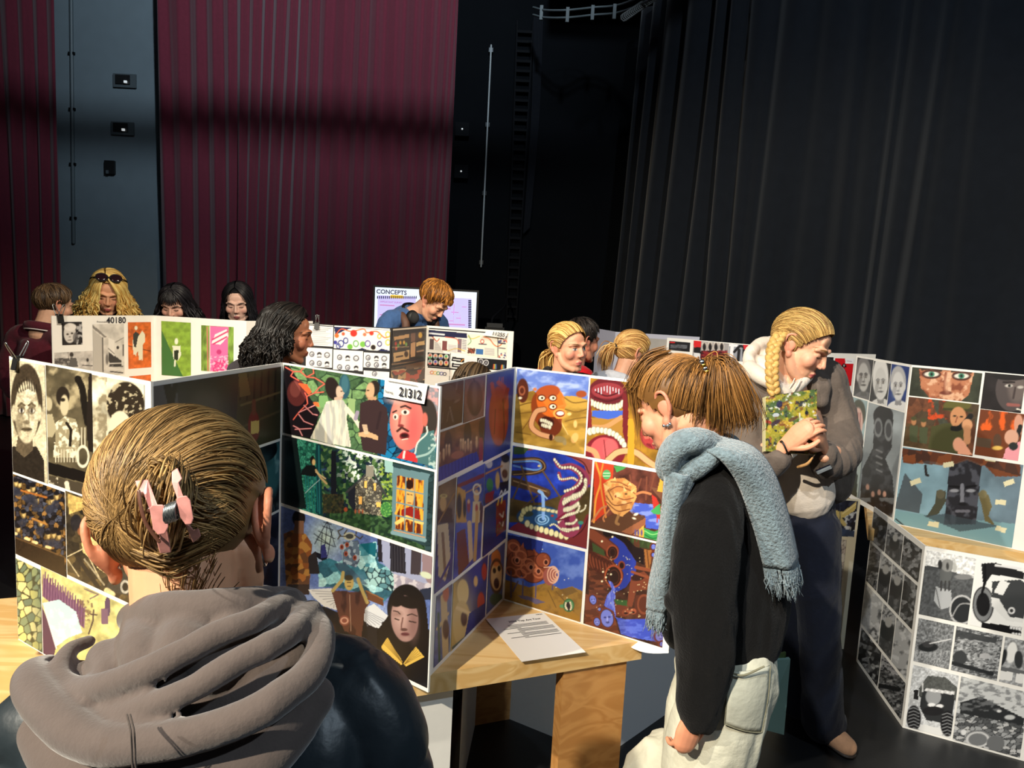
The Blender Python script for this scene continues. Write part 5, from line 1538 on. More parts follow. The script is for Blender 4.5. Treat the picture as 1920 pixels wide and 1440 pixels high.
def R3(a):
    a.at(1280, 540, 3).bg((92, 60, 40)).cells(50, [(110, 66, 44), (84, 50, 34), (60, 70, 60), (70, 60, 44)], a=.8, sy=.5)
    a.cloud(30, (206, 70, 30), .52, .62, .9, where=(a.x > 1380) & (a.x < 1500) & (a.y < 740)).p([(1260, 760), (1480, 780), (1480, 930), (1240, 890)], (80, 62, 40)).noise(14, .2)
    for x, y in ((1300, 750), (1355, 760)):
        a.e(x, y, 14, 22, (170, 120, 80)).e(x, y - 16, 16, 12, (70, 70, 44)).p([(x - 24, y + 24), (x + 24, y + 24), (x + 20, y + 120), (x - 24, y + 110)], (70, 76, 52))
    a.p([(1400, 780), (1480, 760), (1580, 760), (1600, 940), (1380, 900)], (70, 70, 40)).e(1545, 660, 80, 36, (96, 92, 46), -4).l([(1470, 680), (1625, 690)], 14, (60, 60, 32)).e(1550, 730, 46, 62, (196, 138, 96)).e(1530, 720, 9, 5, INK).e(1568, 724, 9, 5, INK).l([(1545, 725), (1535, 755)], 7, (140, 84, 60)).l([(1530, 780), (1560, 780)], 6, (110, 50, 40))
    a.l([(1520, 790), (1560, 785), (1620, 720)], 30, (26, 26, 26), smooth=4).e(1600, 770, 30, 34, (206, 150, 110)).l([(1600, 790), (1600, 860)], 40, (196, 140, 100)).e(1550, 880, 30, 40, (222, 160, 130)).p([(1530, 860), (1580, 860), (1630, 940), (1550, 935)], (226, 160, 130))

def R4(a):
    a.at(1280, 540, 3).bg((110, 56, 30)).cloud(36, (226, 96, 34), .48, .62, 1, sy=.6, where=(a.y < 800)).p([(1650, 840), (1740, 850), (1730, 900), (1650, 890)], (84, 66, 50)).e(1770, 860, 24, 40, (84, 60, 44)).e(1770, 900, 30, 12, (220, 180, 90))
    a.e(1890, 770, 26, 60, (206, 150, 126)).p([(1820, 900), (1900, 860), (1920, 980), (1800, 960)], (226, 150, 160)).l([(1860, 900), (1900, 780)], 26, (34, 34, 34)).e(1850, 840, 40, 44, (210, 160, 136)).e(1860, 890, 26, 22, (40, 44, 44))

def R5(a):
    a.at(1280, 540, 3).bg((126, 156, 168)).grad(1300, 1000, (130, 164, 178), 1850, 1000, (104, 124, 138)).noise(120, .2)
    a.p([(1230, 900), (1900, 980), (1900, 1060), (1760, 1060), (1700, 1000), (1600, 960), (1500, 1000), (1380, 970), (1300, 990), (1240, 980)], (112, 62, 36)).cells(40, [(90, 50, 34), (130, 72, 40), (60, 40, 34)], where=a.inside([(1230, 900), (1900, 980), (1900, 1060), (1700, 1000), (1500, 1000), (1300, 985), (1240, 975)]) * .8, sy=.6)
    a.p([(1190, 1250), (1330, 1270), (1900, 1330), (1880, 1600), (1180, 1560)], (120, 158, 166)).p([(1190, 1240), (1250, 1040), (1350, 1160), (1330, 1270)], (60, 60, 64), a=.7)
    a.p([(1500, 1000), (1600, 970), (1680, 1000), (1650, 1330), (1470, 1330)], (40, 40, 46)).cloud(40, (84, 86, 96), .5, .64, .9, where=a.inside([(1500, 1000), (1600, 970), (1680, 1000), (1650, 1330), (1470, 1330)]))
    a.e(1528, 1140, 26, 10, (150, 152, 160)).e(1620, 1140, 26, 10, (150, 152, 160)).l([(1500, 1115), (1560, 1120)], 12, (20, 20, 24)).l([(1595, 1120), (1650, 1112)], 12, (20, 20, 24)).l([(1572, 1110), (1572, 1210)], 22, (126, 128, 138)).l([(1540, 1255), (1610, 1255)], 16, (110, 110, 120)).e(1575, 1215, 24, 10, (26, 26, 30))
    a.p([(1430, 1140), (1480, 1140), (1480, 1200), (1440, 1270), (1370, 1290), (1420, 1210)], (74, 74, 60)).e(1450, 1160, 24, 26, (96, 92, 74)).p([(1660, 1150), (1720, 1160), (1740, 1230), (1720, 1280), (1760, 1340), (1700, 1310), (1680, 1220)], (110, 100, 66)).e(1690, 1160, 22, 24, (120, 112, 80))
    a.p([(1350, 1280), (1480, 1270), (1780, 1340), (1560, 1370)], (60, 72, 80), a=.7).l([(1365, 1000), (1370, 1050), (1380, 1055)], 14, (40, 36, 36))
    for x, y, r_ in ((1310, 1090, -20), (1495, 993, -10), (1835, 1095, -20), (1790, 1205, 5), (1410, 1328, 10), (1790, 1357, 15), (1730, 960, 5)):
        ca, sa = math.cos(R(r_)), math.sin(R(r_))
        a.p([(x + u * ca - v * sa, y + u * sa + v * ca) for u, v in ((-30, -14), (30, -14), (30, 14), (-30, 14))], (222, 214, 176))
    a.l([(1200, 1300), (1260, 1350), (1330, 1370)], 7, (30, 34, 38)).l([(1580, 1470), (1640, 1480)], 7, (30, 34, 38))

GR.print_(((1711, 690), (1842, 698), (1835, 755), (1704, 742)), R1, 51, label='painting of green eyes in a muddy face')
GR.print_(((1846, 699), (1922, 704), (1916, 774), (1839, 767)), R2, 52, label='dark painting of a smoking face')
GR.print_(((1703, 745), (1835, 757), (1825, 853), (1692, 838)), R3, 53, label='painting of a helmeted soldier on a telephone')
GR.print_(((1838, 768), (1917, 775), (1913, 863), (1827, 854)), R4, 54, label='painting of flames and a telephone')
GR.print_(((1692, 842), (1913, 866), (1904, 1027), (1674, 985)), R5, 55, label='blue grey painting of a dark block head pushed by two figures')

H1 = onz(1692, 1364, 0)[:2]
H0 = H1 + nrm(onz(1608, 1243, 0)[:2] - H1) * 0.60
H2 = H1 + nrm(onz(1883, 1417, 0)[:2] - H1) * 0.60
b4 = thing('folding_board', 'folding board of black and white farm drawings standing on the floor', 'art board', (H1[0], H1[1], 0), group='folding portfolio boards')
FL, FR = Panel(H0, H1, 0, BH, b4), Panel(H1, H2, 0, BH, b4)

def mono(kind, cx, cy, s):
    def f(a):
        rg = random.Random(int(cx * 7 + cy))
        top = rg.randint(90, 200)
        a.bg((96, 98, 100)).noise(5, .7)
        if kind == 'field':
            a.mix((a.Y0 < cy - s * .35 + (a.X0 - cx) * .3) * 1.0, (top, top, top + 4)).cloud(4, (30, 32, 34), .5, .62, .9, sy=1.6).cloud(9, (200, 202, 204), .58, .68, .6, sy=2)
            a.l([(cx - s * .3, cy), (cx + s * .2, cy + s * .1)], s * .12, (26, 28, 30))
        elif kind == 'beast':
            a.mix((a.Y0 < cy - s * .2 + (a.X0 - cx) * .3) * 1.0, (170, 172, 174)).cloud(5, (50, 52, 54), .5, .65, .8)
            a.cells(6, [(70, 72, 74), (110, 112, 114), (50, 52, 54)], where=(a.Y0 > cy) * .7).e(cx, cy, s * .16, s * .22, (40, 42, 44)).e(cx + s * .03, cy - s * .2, s * .08, s * .12, (168, 168, 166)).l([(cx - s * .1, cy + s * .2), (cx - s * .12, cy + s * .5)], s * .1, (60, 62, 64)).l([(cx + s * .12, cy + s * .2), (cx + s * .12, cy + s * .5)], s * .1, (60, 62, 64))
        elif kind == 'dark':
            a.bg((60, 62, 64)).cells(7, [(40, 42, 44), (90, 92, 94), (150, 152, 154), (30, 30, 32)], a=.8).noise(4, .4)
        elif kind == 'pale':
            a.bg((176, 178, 180)).cloud(18, (70, 72, 74), .5, .62, .9).cloud(9, (214, 216, 218), .52, .62, .8, seed=4)
    return f

def rowquad(pan, tl, tr, br, bl, splits, arts, seed):
    """split a strip given by four pixels into prints at panel-width fractions"""
    A = [pan.uv(*q_) for q_ in (tl, tr, br, bl)]
    u0, u1 = (A[0][0] + A[3][0]) / 2, (A[1][0] + A[2][0]) / 2
    v1, v0 = (A[0][1] + A[1][1]) / 2, (A[2][1] + A[3][1]) / 2
    sp = [0] + list(splits) + [1]
    for i, fn in enumerate(arts):
        ua, ub = u0 + (u1 - u0) * sp[i] + .004, u0 + (u1 - u0) * sp[i + 1] - .004
        cx, cy = proj(pan.pt((ua + ub) / 2, (v0 + v1) / 2))
        s_ = abs(proj(pan.pt((ua + ub) / 2, v1))[1] - proj(pan.pt((ua + ub) / 2, v0))[1])
        pan.print_(None, fn if callable(fn) else mono(fn, cx, cy, s_), seed + i, uvrect=(ua, ub, v0 + .003, v1 - .003))

def z8(x, y):
    return 1280 + x / 3., 960 + y / 3.

rowquad(FL, z8(1072, 10), z8(1356, 190), z8(1328, 388), z8(1058, 172), (.33, .66), ('dark', 'beast', 'dark'), 60)
rowquad(FL, z8(1056, 182), z8(1326, 400), z8(1294, 660), z8(1030, 392), (.26, .51, .75), ('field', 'beast', 'beast', 'dark'), 64)
rowquad(FL, z8(1028, 404), z8(1292, 672), z8(1262, 926), z8(1002, 648), (.42, .7), ('pale', 'beast', 'pale'), 69)
rowquad(FL, z8(1000, 660), z8(1262, 940), z8(1232, 1168), z8(988, 842), (.5,), ('dark', 'field'), 73)

def G2a(a):
    a.at(1280, 960, 3).bg((228, 228, 226)).p([(1350, 300), (1500, 330), (1660, 380), (1640, 640), (1320, 580)], (84, 86, 88)).noise(10, .35).p([(1360, 300), (1480, 320), (1360, 330)], (70, 72, 74))
    a.e(1580, 365, 50, 16, (130, 130, 130)).p([(1425, 420), (1510, 440), (1515, 530), (1450, 550), (1415, 500)], (176, 178, 180)).l([(1425, 430), (1450, 550)], 5, (90, 90, 90))
    a.e(1480, 350, 34, 50, (96, 98, 98)).e(1490, 300, 36, 36, (140, 140, 138)).e(1448, 295, 12, 26, (50, 50, 50)).e(1530, 310, 12, 28, (180, 180, 176)).e(1490, 305, 8, 20, (60, 60, 60))
    for x in (1455, 1478, 1500):
        a.l([(x, 390), (x - 2, 440)], 10, (60, 60, 60))
    a.e(1570, 550, 70, 80, (44, 46, 48)).ring(1570, 550, 66, 78, 5, (190, 190, 190)).l([(1510, 600), (1560, 520), (1640, 520)], 8, (150, 150, 150), smooth=4)

def G2b(a):
    a.at(1280, 960, 3).bg((232, 232, 230)).e(1690, 520, 60, 100, (26, 26, 28)).ring(1690, 520, 46, 80, 8, (120, 122, 124)).p([(1680, 290), (1760, 285), (1920, 340), (1920, 380), (1740, 350), (1690, 420)], (34, 34, 36))
    a.p([(1740, 390), (1900, 380), (1960, 420), (1960, 640), (1820, 590), (1740, 500)], (60, 62, 64)).p([(1790, 380), (1840, 400), (1800, 470), (1750, 450)], (226, 226, 224)).p([(1735, 480), (1780, 490), (1840, 590), (1920, 600), (1920, 625), (1820, 610), (1740, 530)], (222, 222, 220)).e(1850, 555, 20, 20, (220, 220, 220)).e(1850, 555, 10, 10, (50, 50, 50))
    a.l([(1700, 300), (1700, 400), (1680, 470)], 14, (20, 20, 22)).l([(1760, 300), (1900, 320)], 12, (220, 220, 220)).p([(1680, 620), (1840, 640), (1920, 680), (1920, 740), (1680, 700)], (20, 20, 22)).teeth([(1840, 650), (1920, 660)], 5, 8, 8, (222, 222, 222)).teeth([(1850, 685), (1920, 690)], 4, 8, 8, (222, 222, 222))

def G2c(a):
    a.at(1280, 960, 3).bg((120, 122, 124)).noise(8, .6).cloud(8, (180, 182, 184), .5, .62, .7, sx=2, sy=.6, where=(a.y > 780)).e(1380, 760, 56, 26, (34, 36, 38)).e(1380, 745, 30, 18, (60, 60, 62)).l([(1390, 740), (1510, 715)], 6, (220, 220, 220))

def G2d(a):
    a.at(1280, 960, 3).bg((150, 152, 154)).noise(14, .5).p([(1520, 660), (1770, 710), (1760, 740), (1520, 700)], (70, 72, 74)).cloud(16, (60, 62, 64), .5, .6, .8, sy=2.5).e(1560, 820, 40, 40, (60, 62, 64)).l([(1520, 850), (1740, 910)], 22, (40, 42, 44)).e(1700, 810, 30, 18, (180, 180, 182))

def G2e(a):
    a.at(1280, 960, 3).bg((150, 152, 154)).noise(14, .5).e(1850, 790, 30, 60, (226, 226, 224), 10).e(1800, 820, 20, 50, (40, 42, 44), 20).e(1890, 830, 24, 50, (50, 52, 54)).p([(1760, 880), (1860, 880), (1850, 950), (1755, 940)], (222, 222, 220)).p([(1880, 900), (1960, 920), (1960, 970), (1870, 960)], (222, 222, 220)).p([(1750, 860), (1960, 900), (1960, 920), (1750, 885)], (96, 98, 100))

def G2f(a):
    a.at(1280, 960, 3).bg((196, 198, 200)).noise(30, .15).p([(1330, 990), (1380, 920), (1480, 930), (1560, 1000), (1540, 1060), (1330, 1040)], (84, 86, 84)).noise(8, .3)
    a.p([(1280, 1180), (1560, 1240), (1550, 1300), (1270, 1230)], (222, 222, 220))
    a.p([(1350, 990), (1530, 1020), (1520, 1130), (1480, 1190), (1370, 1170), (1335, 1100)], (44, 46, 48)).e(1410, 1040, 44, 46, (150, 152, 154)).p([(1370, 990), (1530, 1010), (1530, 1030), (1360, 1005)], (200, 200, 200))
    for x in (1370, 1400, 1430, 1460, 1490, 1515):
        a.e(x, 1000 + (x - 1370) * .12, 7, 5, (240, 240, 240))
    a.e(1400, 1085, 22, 11, (230, 230, 230)).e(1445, 1092, 22, 11, (230, 230, 230)).e(1410, 1120, 60, 26, (30, 30, 32)).l([(1350, 965), (1350, 1010)], 8, (220, 220, 220))
    for cx in (1300, 1490):
        a.e(cx, 1160 + (cx - 1300) * .16, 40, 72, (24, 24, 26))
        for i in range(7):
            y = 1100 + i * 19 + (cx - 1300) * .16
            a.l([(cx - 30, y + 10), (cx, y), (cx + 30, y + 14)], 5, (140, 142, 144))
    a.p([(1300, 1000), (1325, 1000), (1325, 1060), (1300, 1050)], (30, 30, 32)).p([(1535, 1045), (1560, 1050), (1555, 1095), (1535, 1090)], (30, 30, 32))

def G2g(a):
    a.at(1280, 960, 3).bg((206, 208, 208)).p([(1560, 1070), (1680, 1040), (1800, 1100), (1920, 1160), (1920, 1210), (1560, 1140)], (44, 46, 48)).cloud(30, (120, 122, 124), .5, .65, .8, sy=2, where=(a.y < 1120))
    a.p([(1550, 1140), (1920, 1210), (1920, 1400), (1540, 1310)], (130, 132, 134)).cells(36, [(170, 172, 174), (110, 112, 114), (200, 200, 200), (80, 82, 84)], where=(a.y > 1130 + (a.x - 1550) * .19) * .9, edge=.14, ecol=(40, 42, 44), sy=2)
    a.e(1660, 1270, 70, 44, (120, 122, 124)).ring(1660, 1280, 60, 40, 5, (210, 210, 210)).e(1580, 1240, 16, 16, (232, 232, 232)).e(1760, 1300, 50, 44, (110, 112, 114)).e(1780, 1120, 14, 8, (220, 220, 220)).e(1840, 1155, 30, 14, (196, 198, 198))

rowquad(FR, z8(1364, 195), z8(1936, 320), z8(1936, 705), z8(1326, 578), (.5,), (G2a, G2b), 80)
rowquad(FR, z8(1322, 592), z8(1936, 720), z8(1936, 990), z8(1290, 842), (.35, .78), (G2c, G2d, G2e), 84)
rowquad(FR, z8(1286, 860), z8(1936, 1000), z8(1925, 1390), z8(1250, 1212), (.42,), (G2f, G2g), 88)

K1 = onz(1582, 1217, 0)[:2]
K0 = K1 + np.array([-0.585, 0.03])
b5 = thing('folding_board', 'cream edged board with a golden bird painting standing on the floor behind the plaited woman', 'art board', (K1[0], K1[1], 0), group='folding portfolio boards')
M_cream = mat('cream_card', (234, 224, 196), rough=0.6, noise=0.02, nscale=30)
KP = Panel(K0, K1, 0, BH, b5, material=M_cream)

def K_bird(a):
    a.at(1280, 540, 3).bg((40, 40, 54)).cells(20, [(30, 30, 40), (70, 74, 92), (40, 44, 60)], a=.6).cloud(18, (226, 226, 222), .54, .6, .9, where=(a.x > 880) & (a.y > 1260)).p([(790, 1330), (980, 1370), (970, 1400), (790, 1390)], (60, 72, 96))
    a.p([(800, 1190), (830, 1200), (860, 1250), (900, 1260), (980, 1200), (970, 1250), (910, 1290), (870, 1300), (830, 1270)], (214, 186, 110)).l([(810, 1195), (860, 1260)], 6, (240, 220, 160)).l([(900, 1270), (975, 1215)], 6, (240, 220, 160)).l([(880, 1290), (910, 1330)], 22, (200, 176, 110)).l([(885, 1180), (885, 1380)], 4, (70, 74, 90)).l([(792, 1200), (795, 1300)], 4, (220, 120, 190))

def K_col(a):
    a.at(1280, 960, 3).bg((214, 204, 190)).cells(26, [(226, 218, 204), (190, 176, 166), (206, 190, 180)], edge=.12, ecol=(120, 104, 100), a=.7).mix(np.clip((a.y - 540) / 200, 0, 1) * .7, (110, 150, 160))
    a.l([(826, 150), (830, 200)], 7, (160, 40, 40)).l([(870, 150), (875, 190)], 7, (160, 40, 40)).l([(790, 390), (890, 320)], 8, (50, 44, 50)).e(830, 400, 46, 26, (214, 130, 130), -20).e(820, 490, 44, 44, (60, 150, 176)).cloud(10, (24, 50, 70), .52, .6, .9, where=((a.y > 450) & (a.y < 600))).l([(800, 600), (850, 580)], 6, (30, 40, 50))

KP.print_(((1500, 932), (1606, 940), (1603, 1007), (1500, 1000)), K_bird, 91, label='painting of a golden bird in flight')
KP.print_(((1500, 1006), (1588, 1012), (1566, 1196), (1490, 1190)), K_col, 92, label='pink and teal print')

Q0 = onz(97, 592, TOP)[:2]
Q1 = nextpt(Q0, 289, 588, TOP, 0.66)
Q2 = nextpt(Q1, 462, 604, TOP, 0.62)
Q3 = Q2 + np.array([0.30, 0.42])
b6 = thing('folding_board', 'white printmaking board numbered 40180 with orange, green and pink prints', 'art board', (Q1[0], Q1[1], BT), group='folding portfolio boards')
QA, QB, QC = Panel(Q0, Q1, BT, BH, b6), Panel(Q1, Q2, BT, BH, b6), Panel(Q2, Q3, BT, BH, b6)

def q_child(a):
    a.at(0, 500, 6).bg((40, 38, 38)).noise(40, .4).e(785, 750, 68, 110, (206, 202, 196)).e(790, 680, 70, 44, (226, 222, 216)).e(760, 760, 13, 9, INK).e(810, 750, 13, 9, INK).e(785, 790, 10, 6, (120, 110, 106)).l([(765, 828), (800, 826)], 8, (70, 60, 60)).cloud(30, (190, 190, 190), .5, .58, .9, where=(a.x > 860)).e(850, 800, 30, 60, (90, 88, 88), a=.7)

def q_group(a):
    a.at(0, 500, 6).bg((196, 192, 186)).noise(40, .2).cells(26, [(60, 58, 58), (110, 106, 104), (170, 166, 160)], where=((a.y > 1030) & (a.x < 780)) * .8).e(805, 990, 22, 26, (60, 56, 54)).p([(790, 1020), (860, 1030), (880, 1130), (770, 1130)], (96, 94, 92)).l([(765, 960), (775, 1090)], 5, (90, 86, 84)).e(985, 1050, 14, 20, (50, 48, 48)).l([(930, 1110), (1040, 1115)], 10, (60, 58, 58))

def q_stairs(a):
    a.at(0, 500, 6).bg((206, 202, 194)).noise(60, .15).p([(1040, 650), (1200, 790), (1180, 800), (1040, 690)], (130, 126, 120)).p([(1040, 700), (1150, 800), (1150, 1180), (1040, 1170)], (186, 182, 174)).l([(1155, 800), (1160, 1180)], 14, (90, 86, 82)).p([(1220, 960), (1290, 1000), (1370, 1060), (1370, 1120), (1230, 1110)], (60, 58, 56)).p([(1220, 800), (1285, 830), (1290, 1010), (1220, 950)], (226, 222, 214)).l([(1220, 920), (1285, 980)], 8, (70, 66, 64))
    for i in range(4):
        a.l([(1230 + i * 4, 1090 + i * 30), (1380, 1085 + i * 36)], 12, (44, 42, 42) if i % 2 else (214, 210, 204))
    a.e(1325, 910, 14, 18, (40, 38, 38)).l([(1300, 850), (1390, 800)], 8, (130, 126, 120)).l([(1385, 880), (1385, 1000)], 12, (60, 58, 58)).e(1205, 1040, 16, 60, (110, 108, 104))

def q_horse(a):
    a.at(0, 500, 6).bg((212, 104, 44)).noise(40, .25).l([(1445, 890), (1690, 950)], 7, (60, 34, 24)).cells(30, [(150, 70, 34), (200, 96, 44)], where=((a.y > 700) & (a.y < 800)) * .5)
    CR = (226, 220, 196)
    a.p([(1490, 830), (1560, 780), (1600, 720), (1630, 760), (1630, 850), (1605, 880), (1600, 960), (1590, 1050), (1565, 1050), (1550, 950), (1530, 990), (1500, 990)], CR).p([(1495, 760), (1530, 730), (1570, 760), (1550, 800), (1530, 910), (1505, 900)], (54, 56, 54)).e(1530, 690, 18, 24, CR).l([(1600, 870), (1600, 1050)], 12, CR).l([(1525, 980), (1530, 1000)], 12, CR)

def q_green(a):
    a.at(0, 480, 3).bg((132, 166, 60)).noise(20, .2).p([(910, 420), (1030, 680), (905, 675)], (62, 110, 56)).e(992, 480, 10, 18, (232, 236, 214)).p([(970, 505), (1015, 505), (1018, 560), (1000, 590), (975, 580)], (222, 228, 204)).p([(978, 530), (1005, 530), (1000, 590), (980, 580)], (40, 50, 36)).l([(985, 590), (983, 618)], 10, (222, 226, 206))

def q_pink(a):
    a.at(0, 480, 3).bg((120, 150, 66)).noise(12, .4, sy=.3).p([(1180, 393), (1285, 400), (1280, 650), (1180, 650)], (226, 110, 166)).p([(1190, 490), (1210, 440), (1275, 412), (1285, 450), (1240, 500)], (240, 226, 230)).l([(1195, 470), (1280, 425)], 8, (206, 60, 110)).l([(1200, 495), (1275, 455)], 8, (206, 60, 110)).e(1232, 540, 14, 14, (190, 60, 120)).p([(1195, 590), (1280, 585), (1280, 650), (1195, 650)], (214, 70, 130)).cloud(8, (246, 190, 214), .5, .58, .9, where=((a.y > 560) & (a.x > 1180) & (a.x < 1285))).l([(1180, 395), (1180, 650)], 4, (236, 220, 220)).l([(1165, 400), (1170, 650)], 6, (206, 110, 110))

QA.print_(((115, 604), (153, 603), (155, 646), (117, 647)), q_child, 101, cell=1.1)
QA.print_(((102, 661), (174, 658), (174, 742), (103, 745)), q_group, 102, cell=1.2)
QA.print_(((173, 608), (232, 607), (233, 703), (175, 705)), q_stairs, 103, cell=1.2)
QA.print_(((239, 605), (283, 603), (283, 689), (241, 691)), q_horse, 104, cell=1.1)
QA.print_(((242, 705), (283, 703), (283, 790), (243, 792)), q_horse, 104)
QB.print_(((304, 601), (359, 606), (357, 706), (302, 704)), q_green, 105, cell=1.1)
QB.print_(((378, 609), (439, 614), (437, 698), (377, 696)), q_pink, 106, cell=1.1)
text_mesh(b6, '40180', 0.052, QA.pt(*QA.uv(199, 606)) + QA.N * .003, QA.U, QA.V, M_ink, bold=.0008)
text_mesh(b6, 'Printmaking', 0.016, QA.pt(*QA.uv(181, 605)) + QA.N * .003, QA.U, QA.V, mat('grey_ink', (90, 88, 90)))
qd = nrm(Q1 - Q0)
table('display_table', 'plywood table under the printmaking board', Q0 + np.array([-.15, -.12]), Q0 + np.array([1.05, -.12]), .8, legs=(.1, .9))

S1 = onz(734, 615, TOP)[:2]
S0 = nextpt(S1, 562, 606, TOP, 0.60)
S2 = nextpt(S1, 800, 609, TOP, 0.62)
S3 = nextpt(S2, 963, 626, TOP, 0.66)
b7 = thing('folding_board', 'black and white design board numbered 11255 with round logos and coloured loops', 'art board', (S2[0], S2[1], BT), group='folding portfolio boards')
M_blackcard = mat('black_card', (24, 22, 26), rough=0.5)
SA, SB, SD = Panel(S0, S1, BT, BH, b7, material=M_blackcard), Panel(S1, S2, BT, BH, b7, material=M_blackcard), Panel(S2, S3, BT, BH, b7)
zs = lambda x, y: (560 + x / 4.3636, 500 + y / 4.3636)
PLN = lambda a: a.bg((232, 232, 232)).noise(20, .04)

def s_lines(a):
    PLN(a)
    a.at(560, 500, 4.3636)
    for i in range(11):
        a.l([(115, 500 + i * 13), (262 - (i % 3) * 20, 506 + i * 13)], 4, (150, 152, 158))

def s_fruit(a):
    a.at(560, 500, 4.3636).bg((240, 238, 230)).p([(285, 475), (470, 490), (380, 520), (300, 560)], (34, 38, 84)).p([(440, 690), (520, 665), (590, 690), (640, 690), (680, 670), (750, 690), (750, 720), (440, 700)], (34, 38, 84))
    RC = (226, 96, 50)
    a.l([(300, 560), (350, 510), (430, 530), (530, 510), (560, 540), (640, 530), (700, 580), (750, 570)], 9, RC, smooth=5)
    for x, y, r_, c_ in ((312, 565, 18, (230, 110, 50)), (450, 545, 28, (222, 50, 40)), (540, 555, 15, (230, 120, 90)), (596, 545, 18, (222, 60, 44)), (365, 550, 14, (226, 90, 60)), (420, 655, 22, (110, 180, 70)), (525, 635, 24, (120, 186, 80)), (610, 660, 20, (40, 30, 30)), (300, 620, 16, (60, 60, 150))):
        a.e(x, y, r_, r_, c_)
    for x, y, r_, c_ in ((660, 570, 14, (226, 180, 60)), (730, 555, 18, (226, 180, 60)), (345, 630, 22, (50, 60, 140)), (385, 605, 18, (50, 60, 140)), (468, 630, 20, (90, 160, 90)), (565, 630, 20, (90, 80, 160)), (662, 632, 16, (50, 50, 120)), (730, 620, 18, (226, 190, 60)), (325, 650, 16, (50, 60, 140))):
        a.ring(x, y, r_, r_ * 1.2, 4, c_)

def s_logo(xs, ys, dark=False):
    def f(a):
        PLN(a)
        a.at(560, 500, 4.3636)
        for i, y in enumerate(ys):
            for j, x in enumerate(xs):
                k = (i * 3 + j) % 4
                yy = y + (x - xs[0]) * .06
                if k in (0, 3):
                    a.ring(x, yy, 17, 19, 3.4, (70, 70, 84)).e(x + 3, yy + 3, 9, 8, (80, 80, 96), a=.7)
                elif k == 1:
                    a.e(x, yy - 4, 18, 16, (30, 28, 34)).e(x, yy + 6, 13, 11, (232, 232, 232)).l([(x - 15, yy + 20), (x + 15, yy + 20)], 7, (50, 48, 56))
                else:
                    a.ring(x, yy, 20, 20, 4, (84, 84, 96)).l([(x - 12, yy + 6), (x + 12, yy + 6)], 4, (120, 120, 130))
    return f

SA.print_((zs(60, 455), zs(286, 472), zs(284, 488), zs(60, 470)), lambda a: a.bg((240, 240, 240)), 110)
SA.print_((zs(294, 475), zs(748, 506), zs(746, 520), zs(292, 488)), lambda a: a.bg((240, 240, 240)), 110)
SA.print_((zs(60, 480), zs(284, 492), zs(280, 656), zs(60, 640)), s_lines, 111)
SA.print_((zs(292, 492), zs(748, 522), zs(745, 698), zs(288, 662)), s_fruit, 112, cell=1.1)
SA.print_((zs(60, 660), zs(278, 672), zs(272, 830), zs(60, 812)), s_logo((108, 169, 232), (716, 788)), 113, cell=1.1)
SA.print_((zs(286, 676), zs(528, 693), zs(524, 862), zs(280, 834)), s_logo((335, 401, 470), (742, 822)), 114, cell=1.1)
SA.print_((zs(534, 697), zs(744, 716), zs(742, 838), zs(530, 820)), s_logo((568, 636, 700), (745, 800)), 115, cell=1.1)
SA.print_((zs(532, 846), zs(742, 864), zs(740, 960), zs(530, 940)), s_logo((620,), (876,)), 116)

def s_brown(a):
    a.at(560, 500, 4.3636).bg((42, 34, 34)).p([(780, 575), (905, 550), (905, 580), (782, 602)], (206, 160, 110)).p([(775, 708), (905, 682), (905, 752), (778, 780)], (206, 168, 120)).l([(800, 740), (850, 730)], 12, (60, 40, 34)).e(880, 715, 16, 24, (60, 40, 34))
    for x, y, c_ in ((795, 630, (196, 60, 50)), (815, 645, (90, 150, 70)), (832, 622, (226, 170, 60)), (862, 620, (226, 180, 70)), (880, 635, (120, 170, 80)), (798, 668, (206, 80, 50))):
        a.e(x, y, 9, 16, c_)
    a.p([(918, 548), (955, 540), (955, 610), (918, 615)], (120, 84, 66)).p([(918, 625), (955, 618), (952, 735), (916, 740)], (196, 150, 108)).p([(962, 540), (1020, 525), (1018, 600), (960, 610)], (70, 50, 44)).e(995, 560, 16, 24, (226, 180, 80)).p([(962, 620), (1030, 605), (1030, 640), (960, 652)], (214, 176, 120)).l([(970, 695), (1020, 685)], 12, (170, 130, 90)).l([(760, 660), (900, 655)], 5, (206, 176, 130))
    a.l([(755, 800), (1045, 768)], 10, (150, 116, 84))

def s_brown2(a):
    a.at(560, 500, 4.3636).bg((96, 70, 52)).p([(760, 830), (880, 815), (880, 850), (760, 880)], (46, 36, 36)).cells(34, [(206, 170, 120), (60, 42, 38), (190, 70, 50), (226, 190, 140), (110, 80, 60)], a=.8, where=(a.y > 850 - (a.x - 760) * .1) * 1.0)
    a.l([(770, 850), (860, 840)], 8, (206, 170, 120)).l([(915, 850), (1000, 835)], 14, (40, 32, 34))

SB.print_((zs(766, 530), zs(1050, 500), zs(1046, 765), zs(758, 800)), s_brown, 117, cell=1.1)
SB.print_((zs(756, 815), zs(1046, 780), zs(1040, 960), zs(750, 960)), s_brown2, 118, cell=1.1)
SB.print_((zs(770, 512), zs(1052, 486), zs(1052, 498), zs(768, 526)), lambda a: a.bg((226, 214, 196)), 119)

